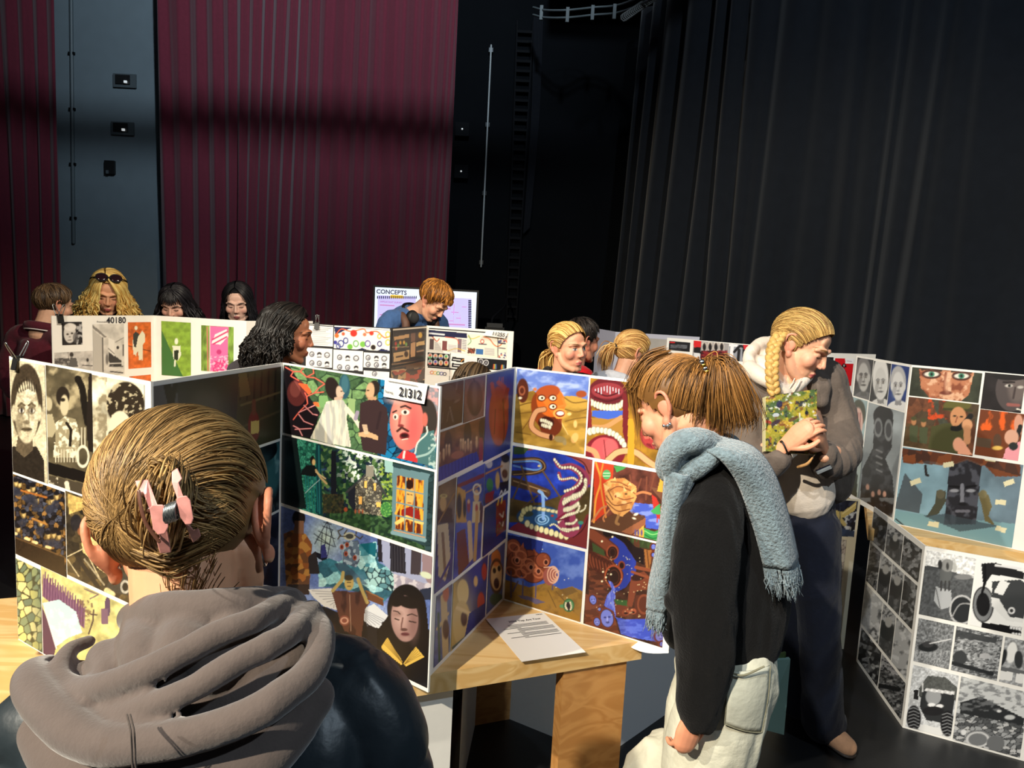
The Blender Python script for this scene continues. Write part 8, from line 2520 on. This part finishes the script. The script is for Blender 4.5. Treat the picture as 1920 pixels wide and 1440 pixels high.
def claw_plate(poly, Yc, nm, slope=0.0, th=.0032):
    cx, cy = np.mean([p_[0] for p_ in poly]), np.mean([p_[1] for p_ in poly])
    yy = [Yc + slope * abs(p_[1] - cy) / 60. * .02 for p_ in poly]
    f_ = [W(p_[0], p_[1], y_) for p_, y_ in zip(poly, yy)]
    k_ = [W(p_[0], p_[1], y_ + th) for p_, y_ in zip(poly, yy)]
    n_ = len(poly)
    o = mesh(nm, np.array(f_ + k_), [tuple(range(n_)), tuple(range(n_, 2 * n_))[::-1]] + [(i, i + n_, (i + 1) % n_ + n_, (i + 1) % n_) for i in range(n_)], M_claw, cl)
    bv = o.modifiers.new('round', 'BEVEL')
    bv.width = .0009
    bv.segments = 2

claw_plate([(253, 901), (278, 899), (291, 935), (303, 968), (316, 1000), (321, 1036), (300, 1038), (293, 1012), (300, 1008), (288, 975), (274, 938), (268, 923), (260, 925)], .622, 'jaw', 1.0)
claw_plate([(322, 884), (333, 877), (342, 897), (335, 905), (345, 935), (356, 985), (364, 994), (372, 990), (377, 1005), (362, 1018), (350, 990), (334, 940), (322, 905)], .622, 'jaw', 1.0)
claw_plate([(280, 952), (286, 946), (306, 946), (312, 962), (316, 988), (309, 1001), (296, 1003), (287, 992)], .614, 'grip_tab')
claw_plate([(330, 936), (335, 931), (350, 929), (357, 938), (363, 972), (359, 983), (348, 984), (338, 970)], .614, 'grip_tab')
claw_strip([(260, 922, .636, 4), (264, 950, .632, 4), (274, 982, .632, 4), (298, 1015, .634, 4)], 'jaw_edge', mat('brown_acetate', (104, 70, 58), rough=.3))
claw_strip([(305, 962, .626, 14), (336, 950, .626, 14)], 'hinge', M_clear, .7)
sp_ = [W(312 + 22 * i / 40, 964 - 8 * i / 40, .618) + np.array([0, .007 * math.cos(i * 1.2), .009 * math.sin(i * 1.2)]) for i in range(41)]
V, Fq = tube(sp_, .0009, seg=5, sub=2)
mesh('spring', V, Fq, M_metal_lt, cl, smooth=True)
for k_, (a, b) in enumerate(((270, 925), (282, 955), (294, 990), (306, 1022), (330, 905), (340, 940), (350, 970), (362, 1005))):
    sg = 1 if k_ < 4 else -1
    V, Fq = tube([W(a, b, .648), W(a - 5 * sg, b + 4, .685), W(a + 8 * sg, b + 6, .71)], [.004, .0035, .002], seg=7, sub=4)
    mesh('prong', V, Fq, mat('brown_acetate', (104, 70, 58), rough=.3), cl, smooth=True)

YC = 1.80
Mc = hmat(W(1264, 764, YC), -128, 30, 4, 1.04)
cw = thing('person', 'woman with a ponytail, blue scarf and black jumper bending to the blue board', 'person', (W(1340, 1300, YC)[0], YC, 0))
armc = [(1352, 885, 1.74, 48), (1330, 990, 1.67, 60), (1318, 1110, 1.64, 63), (1322, 1225, 1.63, 54), (1312, 1320, 1.62, 44), (1309, 1346, 1.62, 38)]
jt = [PTube([(1318, 850, 1.80, 40), (1360, 960, 1.83, 70), (1368, 1100, 1.83, 72), (1360, 1230, 1.83, 80), (1340, 1420, 1.83, 60)], seg=16),
      PTube([(1352, 890, 1.74, 28), (1322, 1100, 1.65, 26), (1308, 1335, 1.62, 22)], seg=12)]
hw = W(1303, 1334, 1.62)
hnd = hand_parts(hw, W(1290, 1375, 1.615) - hw, (0.25, -1, 0), thumb_side=-1, curl=38, s=.86)
skin_body(cw, Mc, (222, 158, 124), [hnd], jt, voxel=.0034, hk=dict(neck_to=W(1326, 866, 1.82)), blush=.4, brow=(120, 84, 50))
HC_ = Hair(Mc, (70, 46, 24), (190, 134, 70), 41).cap(k=1.0, nape=-.06)
tieC = W(1318, 686, YC - .02)
Mi = np.linalg.inv(Mc)
tl_ = tieC @ Mi[:3, :3].T + Mi[:3, 3]
HC_.swept(tuple(tl_), 2000, .0010, 20, lift=.02, inner=.55, frizz=.004, ears=True, sides=3)
for (x, y, n) in ((1300, 800, 110), (1325, 815, 140), (1350, 820, 150), (1378, 815, 140), (1402, 800, 110), (1395, 770, 70)):
    mx_ = 1330 + (x - 1330) * .35
    HC_.tail([tieC, W(mx_ + 6, 684, 1.75), W(1335 + (x - 1335) * .75, 730, 1.73), W(x, 780, 1.74), W(x - 4, y, 1.76)], (.008, .016, .024, .026, .02), int(n * 1.8), .0011, 18)
for (x, y, n) in ((1186, 790, 40), (1196, 850, 36), (1212, 830, 30), (1180, 740, 40)):
    HC_.tail([W(1250, 662, 1.80), W(1212, 680, 1.80), W(1190, 720, 1.80), W(x, (y + 720) / 2, 1.81), W(x + 4, y, 1.82)], (.012, .016, .014, .012, .008), int(n * 1.6), .0010, 14)
HC_.done(cw)
for i in range(4):
    V, Fq = ell(W(1316 + 3 * i, 679 + 6 * i, 1.715), .0075, seg=10, rings=8)
    mesh('hair_tie_bead', V, Fq, gold if i % 2 else M_silver, cw, smooth=True)
for q_ in ((-.078, -.006, -.046), (-.080, .002, -.043), (-.076, -.012, -.044)):
    V, Fq = xf(ell(q_, .0045, seg=8, rings=6), Mc)
    mesh('earring', V, Fq, M_silver, cw, smooth=True)
M_jump = cloth('black_wool', (12, 11, 11), rough=1, noise=.2, nscale=120, bump=.35, bscale=220, sheen=.06)
lat = nrm((.5, .86, 0))
jm = [PTube([(1325, 868, 1.81, 40), (1350, 905, 1.82, 72), (1368, 985, 1.83, 95), (1374, 1090, 1.83, 100), (1370, 1170, 1.83, 98), (1362, 1212, 1.83, 92)], seg=24, sub=5, flat=(lat, 1.25)),
      PTube(armc, seg=18, sub=5),
      PTube([(1330, 900, 1.92, 40), (1300, 1010, 1.96, 44), (1290, 1100, 1.96, 42), (1275, 1180, 1.93, 36)], seg=14),
      PTube([(1300, 1118, 1.64, 40), (1276, 1128, 1.65, 30)], seg=12),
      PTube([(1335, 862, 1.77, 44), (1360, 890, 1.74, 56), (1374, 935, 1.76, 64)], seg=16)]
blob('jumper', jm, .0065, 3, M_jump, cw, dispfn=folds(.020, .085, 14))
M_scarf = cloth('blue_grey_mohair', (112, 129, 136), rough=1, noise=.38, nscale=90, bump=.8, bscale=150, sheen=.5)
sc = [PTube([(1345, 838, 1.74, 22), (1310, 826, 1.68, 24), (1272, 836, 1.68, 27), (1252, 872, 1.71, 25), (1266, 893, 1.72, 20), (1300, 876, 1.69, 24), (1330, 858, 1.67, 20)], seg=16, sub=6, flat=((0, 1, 0), 1.3)),
      PTube([(1345, 838, 1.76, 24), (1365, 836, 1.86, 24), (1330, 838, 1.94, 24), (1275, 850, 1.92, 26), (1255, 870, 1.80, 26)], seg=14, sub=5)]
blob('scarf', sc, .005, 3, M_scarf, cw, dispfn=folds(.006, .04, 5))
o, G = sheet('scarf_tail', [W(1318, 842, 1.665), W(1352, 862, 1.640), W(1385, 910, 1.655), W(1412, 985, 1.665), W(1430, 1060, 1.675)],
             [W(1345, 818, 1.73), W(1410, 838, 1.70), W(1452, 890, 1.71), W(1480, 970, 1.72), W(1497, 1046, 1.73)], 18, .045, M_scarf, cw, wav=.016, seed=2)
rgf = np.random.default_rng(5)

def fringe_mesh(G, ln, n, parent, seed):
    rg = np.random.default_rng(seed)
    e = G[-1]
    u = np.sort(rg.uniform(0, len(e) - 1.001, n))
    i = u.astype(int)
    P0 = e[i] * (1 - (u - i))[:, None] + e[i + 1] * (u - i)[:, None]
    d = nrm((G[-1] - G[-4]).mean(0))
    K = 7
    L = np.stack([P0 + d * ln * k * rg.uniform(.5, 1.15, (n, 1)) + rg.normal(0, .004, (n, 3)) * k + np.array([0, 0, -.02]) * k * k for k in np.linspace(-.1, 1, K)], 1)
    V, Fq = strands(L, .0026, .8, 4)
    o = mesh('scarf_fringe', V, Fq, M_scarf, parent, smooth=True)
    return o

fringe_mesh(G, .06, 110, cw, 3)
o, G = sheet('scarf_tail', [W(1246, 880, 1.69), W(1243, 950, 1.70), W(1232, 1030, 1.72), W(1218, 1100, 1.74), W(1213, 1140, 1.745)],
             [W(1306, 890, 1.68), W(1276, 960, 1.69), W(1268, 1040, 1.71), W(1262, 1090, 1.73), W(1250, 1140, 1.735)], 12, .025, M_scarf, cw, wav=.016, seed=6)
fringe_mesh(G, .045, 70, cw, 4)
M_jean = mat('pale_washed_denim', (206, 204, 184), rough=.85, noise=.22, nscale=7, bump=.25, bscale=60)
hipc = W(1362, 1235, 1.83)
kx, ky = W(1315, 1440, 1.78)[0], 1.78
je = [PTube([(1362, 1190, 1.83, 82), (1360, 1250, 1.83, 96)], seg=20, flat=(lat, 1.15)),
      tube([W(1372, 1260, 1.76), W(1352, 1340, 1.75), W(1325, 1440, 1.75), np.array([kx + .02, 1.76, .42]), np.array([kx + .0, 1.76, .07])], [.115, .118, .112, .11, .115], seg=18),
      tube([W(1345, 1260, 1.90), W(1325, 1340, 1.92), W(1300, 1440, 1.94), np.array([kx - .06, 1.97, .42]), np.array([kx - .07, 1.97, .07])], [.105, .112, .108, .108, .115], seg=18)]
blob('jeans', je, .0075, 2, M_jean, cw, dispfn=folds(.015, .075, 23))
V, Fq = PTube([(1372, 1262, 1.618, 2), (1395, 1266, 1.616, 2), (1432, 1250, 1.628, 2)], seg=6, sub=5)
mesh('pocket_seam', V, Fq, cloth('denim_seam', (140, 136, 112)), cw, smooth=True)
o, G = sheet('back_pocket', [W(1366, 1258, 1.628), W(1362, 1310, 1.618), W(1358, 1356, 1.624)], [W(1444, 1248, 1.668), W(1440, 1305, 1.658), W(1428, 1372, 1.660)], 10, .012, mat('pale_denim_pocket', (196, 196, 178), rough=.85, noise=.2, nscale=9, bump=.2, bscale=60), cw, thick=.004, nrow=14)
for side in (0, -1):
    V, Fq = tube(G[:, side] + np.array([0, -.003, 0]), .0014, seg=5, sub=2)
    mesh('pocket_seam', V, Fq, cloth('denim_seam', (140, 136, 112)), cw, smooth=True)
V, Fq = tube(G[-1] + np.array([0, -.003, 0]), .0014, seg=5, sub=2)
mesh('pocket_seam', V, Fq, cloth('denim_seam', (140, 136, 112)), cw, smooth=True)
for yy in (1.76, 1.97):
    p0 = np.array([kx + (0 if yy < 1.9 else -.07), yy, .035]) + np.array([.05, 0, 0])
    V, Fq = tube([p0, p0 + [-.12, .03, 0], p0 + [-.22, .06, -.004]], [.04, .042, .034], seg=12)
    V[:, 2] = np.maximum(V[:, 2], .002)
    mesh('shoe', V, Fq, mat('white_trainer', (206, 204, 200), rough=.6), cw, smooth=True)
tf = thing('folder', 'pale teal paper folder hanging at the hip of the scarf wearer', 'folder', tuple(W(1456, 1375, 1.86)))
P = [W(1425, 1240, 1.90), W(1482, 1236, 1.86), W(1470, 1378, 1.87), W(1425, 1366, 1.91)]
V, Fq = hexa([P[3], P[2], P[2] + [0, .012, 0], P[3] + [0, .012, 0], P[0], P[1], P[1] + [0, .012, 0], P[0] + [0, .012, 0]])
mesh('cover', V, Fq, mat('pale_teal_card', (150, 190, 184), rough=.7), tf)
V, Fq = hexa([p_ + np.array([0, .0125, 0]) for p_ in (P[3] + [.01, 0, .01], P[2] + [-.008, 0, .008], P[2] + [-.008, .008, .008], P[3] + [.01, .008, .01], P[0], P[1] + [-.008, 0, .012], P[1] + [-.008, .008, .012], P[0] + [0, .008, 0])])
mesh('pages', V, Fq, mat('green_tinged_paper', (96, 120, 70), rough=.8), tf)

YB = 2.72
Mb = hmat(W(1502, 650, YB), 52, 22, -4, 1.1)
bw = thing('person', 'woman with a blonde plait, cream hood and grey jacket holding a painted book', 'person', (W(1510, 1000, YB)[0], 2.8, 0))
jt = [PTube([(1478, 715, 2.76, 28), (1485, 790, 2.80, 55), (1495, 900, 2.80, 50), (1505, 980, 2.80, 55)], seg=16),
      PTube([(1412, 735, 2.76, 20), (1408, 830, 2.70, 18), (1470, 850, 2.50, 12)], seg=12), PTube([(1556, 735, 2.80, 20), (1582, 830, 2.74, 18), (1545, 858, 2.52, 12)], seg=12)]
S_ = 3.0

def B3(x, y, Y):
    return W(1380 + x / 6., 720 + y / 6., Y)

h1 = hand_parts(B3(555, 690, 2.48), B3(860, 440, 2.43) - B3(555, 690, 2.48), np.array([-.35, -.75, .6]), thumb_side=1, curl=30, s=.98)
h2 = hand_parts(B3(985, 690, 2.50), B3(900, 520, 2.44) - B3(985, 690, 2.50), np.array([.55, -.75, .2]), thumb_side=-1, curl=42, s=.92)
skin_body(bw, Mb, (230, 172, 138), [h1, h2], jt, voxel=.0036, hk=dict(neck_to=W(1478, 722, 2.78)), blush=.45, brow=(130, 92, 54))
HBW = Hair(Mb, (128, 88, 44), (246, 206, 126), 51).cap(k=1.0, nape=-.06)
HBW.swept((-.02, -.10, -.035), 1700, .0013, 20, lift=.04, inner=.45, frizz=.006, sides=3)
HBW.done(bw)
base = catmull(np.array([W(1462, 628, 2.68), W(1450, 650, 2.64), W(1447, 680, 2.60), W(1447, 710, 2.57), W(1451, 738, 2.56)]), 12)
Vp, Fp, Cp, n0 = [], [], [], 0
for k_ in range(3):
    s_ = np.linspace(0, 1, len(base))
    ph = s_ * 2 * math.pi * 3.2 + k_ * 2 * math.pi / 3
    off = np.column_stack([np.sin(ph) * .0135, np.sin(2 * ph) * .009 - .004, np.zeros_like(ph)])
    V, Fq = tube(base + off, .0135 * (1 - .25 * s_), seg=10, sub=2)
    V2, F2 = np.asarray(V), [f for f in Fq]
    Vp.append((V2, F2))
V, Fq = join(Vp)
hue = fbm(V[:, 2] * 160 + V[:, 0] * 90, V[:, 1] * 200, 4)
mesh('plait', V, Fq, M_hair, bw, smooth=True, colors=s2l((140, 96, 46)) + (s2l((246, 204, 122)) - s2l((140, 96, 46))) * hue[:, None])
for i, (dx, dz) in enumerate(((0, 0), (.003, -.008), (-.003, -.012), (.002, -.018))):
    V, Fq = xf(ell((-.081 + dx, -.004, -.046 + dz), .0058, seg=10, rings=8), Mb)
    mesh('earring', V, Fq, gold, bw, smooth=True)
M_cream_c = cloth('cream_fleece', (226, 212, 196), rough=.95, noise=.05, bump=.15, bscale=160, sheen=.3)
ch = [PTube([(1407, 690, 2.74, 11), (1405, 665, 2.80, 11), (1425, 646, 2.88, 12), (1452, 642, 2.92, 13)], seg=12, sub=5, flat=((0, 1, 0), 1.5)),
      PTube([(1424, 668, 2.86, 17), (1440, 692, 2.82, 24)], seg=12),
      PTube([(1405, 690, 2.73, 14), (1425, 705, 2.66, 14), (1448, 720, 2.64, 12), (1470, 735, 2.64, 12)], seg=12, sub=5, flat=((0, 1, 0), 1.4)),
      PTube([(1470, 735, 2.64, 12), (1495, 725, 2.66, 10), (1515, 705, 2.72, 10)], seg=12, sub=5),
      PTube([(1430, 700, 2.80, 34), (1450, 740, 2.76, 40), (1480, 800, 2.74, 56), (1495, 880, 2.74, 58), (1508, 922, 2.74, 56)], seg=20, sub=5, flat=((0, 1, 0), 1.0))]
blob('hoodie', ch, .006, 3, M_cream_c, bw, dispfn=folds(.006, .06, 9))
for dx in (0, 12):
    V, Fq = PTube([(1476 + dx, 735, 2.62, 1.2), (1484 + dx, 722, 2.62, 1.2), (1490 + dx, 710, 2.64, 1.2)], seg=6, sub=4)
    mesh('drawstring', V, Fq, mat('cream_cord', (236, 226, 206)), bw, smooth=True)
M_jack = cloth('taupe_grey_canvas', (104, 92, 83), rough=.8, noise=.1, bump=.2, bscale=120)
M_lin = cloth('dark_lining', (52, 44, 46), rough=.8)
jb = [PTube([(1420, 715, 2.84, 40), (1422, 780, 2.82, 46), (1428, 860, 2.80, 46), (1440, 900, 2.80, 42)], seg=18, sub=5, flat=((0, 1, 0), 1.3)),
      PTube([(1540, 712, 2.86, 40), (1548, 780, 2.86, 44), (1555, 860, 2.86, 44), (1552, 905, 2.84, 40)], seg=18, sub=5, flat=((0, 1, 0), 1.3)),
      PTube([(1478, 735, 2.96, 60), (1490, 830, 2.96, 75), (1500, 905, 2.95, 70)], seg=18, sub=4, flat=((0, 1, 0), .7)),
      PTube([(1412, 735, 2.78, 34), (1402, 800, 2.73, 38), (1412, 860, 2.64, 36), (1440, 872, 2.54, 28), (1462, 862, 2.50, 23)], seg=18, sub=5),
      PTube([(1548, 735, 2.84, 38), (1570, 800, 2.80, 40), (1572, 850, 2.70, 38), (1550, 868, 2.60, 30), (1545, 850, 2.55, 24)], seg=18, sub=5),
      PTube([(1398, 712, 2.80, 20), (1420, 722, 2.72, 22), (1442, 742, 2.69, 18)], seg=12, sub=4, flat=((0, 1, 0), .7)),
      PTube([(1520, 705, 2.80, 16), (1535, 722, 2.74, 20), (1540, 750, 2.72, 14)], seg=12, sub=4, flat=((0, 1, 0), .7))]
blob('jacket', jb, .007, 3, M_jack, bw, dispfn=folds(.016, .07, 31))
V, Fq = tube([B3(500, 650, 2.487) + 0 * rgf.normal(size=3), B3(520, 650, 2.462), B3(565, 740, 2.452), B3(580, 790, 2.475)], .0035, seg=6, sub=5)
mesh('bracelet', V, Fq, M_black, bw, smooth=True)
M_dk = cloth('dark_navy_denim', (26, 30, 44), bump=.2)
tb = [PTube([(1508, 925, 2.76, 50), (1510, 975, 2.78, 54)], seg=18),
      tube([W(1528, 990, 2.74), W(1534, 1100, 2.74), W(1538, 1220, 2.78), W(1542, 1330, 2.84), W(1545, 1352, 2.86)], [.092, .085, .078, .082, .088], seg=18, sub=5),
      tube([W(1490, 990, 2.84), W(1492, 1100, 2.88), W(1494, 1220, 2.94), W(1500, 1310, 3.0)], [.09, .084, .078, .086], seg=18, sub=5)]
blob('trousers', tb, .008, 2, M_dk, bw, dispfn=folds(.012, .08, 40))
M_suede = cloth('beige_suede', (196, 152, 118), bump=.1)
for (a, b, Y, c, d, Y2) in ((1548, 1366, 2.86, 1590, 1386, 2.76), (1500, 1322, 3.05, 1530, 1334, 3.0)):
    p0, p1 = W(a, b, Y), W(c, d, Y2)
    p0[2], p1[2] = .05, .042
    dr = nrm(p1 - p0)
    V, Fq = tube([p0 - dr * .05, (p0 + p1) / 2, p1], [.045, .045, .038], seg=14)
    V[:, 2] = np.maximum(V[:, 2], .012)
    mesh('shoe', V, Fq, M_suede, bw, smooth=True)
    V, Fq = tube([p0 - dr * .05 - [0, 0, .032], p1 - [0, 0, .026]], [.044, .038], seg=14, flat=((0, 0, 1), .3))
    V[:, 2] = np.maximum(V[:, 2], .001)
    mesh('sole', V, Fq, mat('dark_sole', (40, 34, 30)), bw, smooth=True)
bk = thing('sketchbook', 'hardback book with a green and yellow paint splashed cover held by the plaited woman', 'book', tuple(B3(600, 800, 2.53)))
q4 = [B3(312, 150, 2.56), B3(885, 65, 2.58), B3(880, 800, 2.52), B3(310, 760, 2.50)]
nb_ = nrm(np.cross(q4[1] - q4[0], q4[3] - q4[0]))
if nb_[1] > 0:
    nb_ = -nb_
u = np.linspace(0, 1, 80)
uu, vv = np.meshgrid(u, u)
uu, vv = uu.ravel(), vv.ravel()
q = np.array(q4)
P = (q[0] * ((1 - uu) * (1 - vv))[:, None] + q[1] * (uu * (1 - vv))[:, None] + q[2] * (uu * vv)[:, None] + q[3] * ((1 - uu) * vv)[:, None])
a = Art(uu * 600, vv * 700, 77)
a.bg((96, 108, 34)).cloud(140, (150, 140, 30), .45, .62, .9).cloud(110, (60, 84, 40), .5, .64, .9, seed=3).cloud(60, (120, 60, 24), .6, .68, .8, seed=6).cloud(50, (196, 170, 50), .6, .7, .8, seed=8).cloud(40, (206, 206, 200), .68, .74, .9, seed=12).cloud(40, (30, 34, 40), .66, .72, .9, seed=14)
a.e(160, 120, 36, 42, (26, 20, 54)).e(480, 250, 22, 22, (26, 24, 30)).e(120, 250, 40, 24, (170, 176, 180)).e(120, 340, 60, 26, (50, 30, 40), -30).e(320, 310, 60, 20, (90, 60, 30), -20).e(30, 330, 40, 20, (150, 50, 30), 20)
idx = np.arange(6400).reshape(80, 80)
Fq = np.stack([idx[:-1, :-1], idx[1:, :-1], idx[1:, 1:], idx[:-1, 1:]], -1).reshape(-1, 4)
mesh('painted_cover', P + nb_ * .0175, Fq, mat('paint_splashed', (255, 255, 255), rough=.45, attr=True, bump=.3, bscale=60), bk, colors=s2l(np.clip(a.c, 0, 255)))
V, Fq = hexa([q4[3] + nb_ * .012, q4[2] + nb_ * .012, q4[2] - nb_ * .012, q4[3] - nb_ * .012, q4[0] + nb_ * .012, q4[1] + nb_ * .012, q4[1] - nb_ * .012, q4[0] - nb_ * .012])
mesh('pages', V, Fq, mat('cream_pages', (206, 196, 150), rough=.8), bk)
V, Fq = tube([B3(700, 935, 2.52), B3(800, 900, 2.47), B3(865, 825, 2.45)], [.006, .006, .003], seg=8)
pn = thing('paintbrush', 'thin wooden brush sticking out below the painted book', 'brush', tuple(B3(780, 900, 2.48)))
mesh('handle', V, Fq, mat('pale_wood', (196, 150, 96)), pn, smooth=True)
V, Fq = tube([B3(865, 825, 2.45), B3(885, 800, 2.445)], [.003, .0015], seg=8)
mesh('bristles', V, Fq, mat('brush_hair', (60, 44, 30)), pn, smooth=True)
ph_ = thing('phone', 'phone in a clear case tucked under the arm of the plaited woman', 'phone', tuple(B3(980, 950, 2.5)))
p0, p1 = B3(900, 985, 2.52), B3(1060, 915, 2.50)
d_ = nrm(p1 - p0)
n_ = nrm(np.cross(d_, [0, 0, 1.0]))
if n_[1] > 0:
    n_ = -n_
up_ = np.cross(n_, d_)
if up_[2] < 0:
    up_ = -up_
Q_ = [p0 - up_ * .012, p1 - up_ * .012, p1 - up_ * .012 - n_ * .05, p0 - up_ * .012 - n_ * .05]
V, Fq = hexa(Q_ + [x_ + up_ * .012 for x_ in Q_])
mesh('case', V, Fq, mat('grey_clear_case', (110, 116, 120), rough=.2), ph_)
V, Fq = hexa([x_ + up_ * .012 for x_ in Q_] + [x_ + up_ * .016 for x_ in Q_])
mesh('screen', V, Fq, mat('dark_glass', (16, 18, 30), rough=.08), ph_)
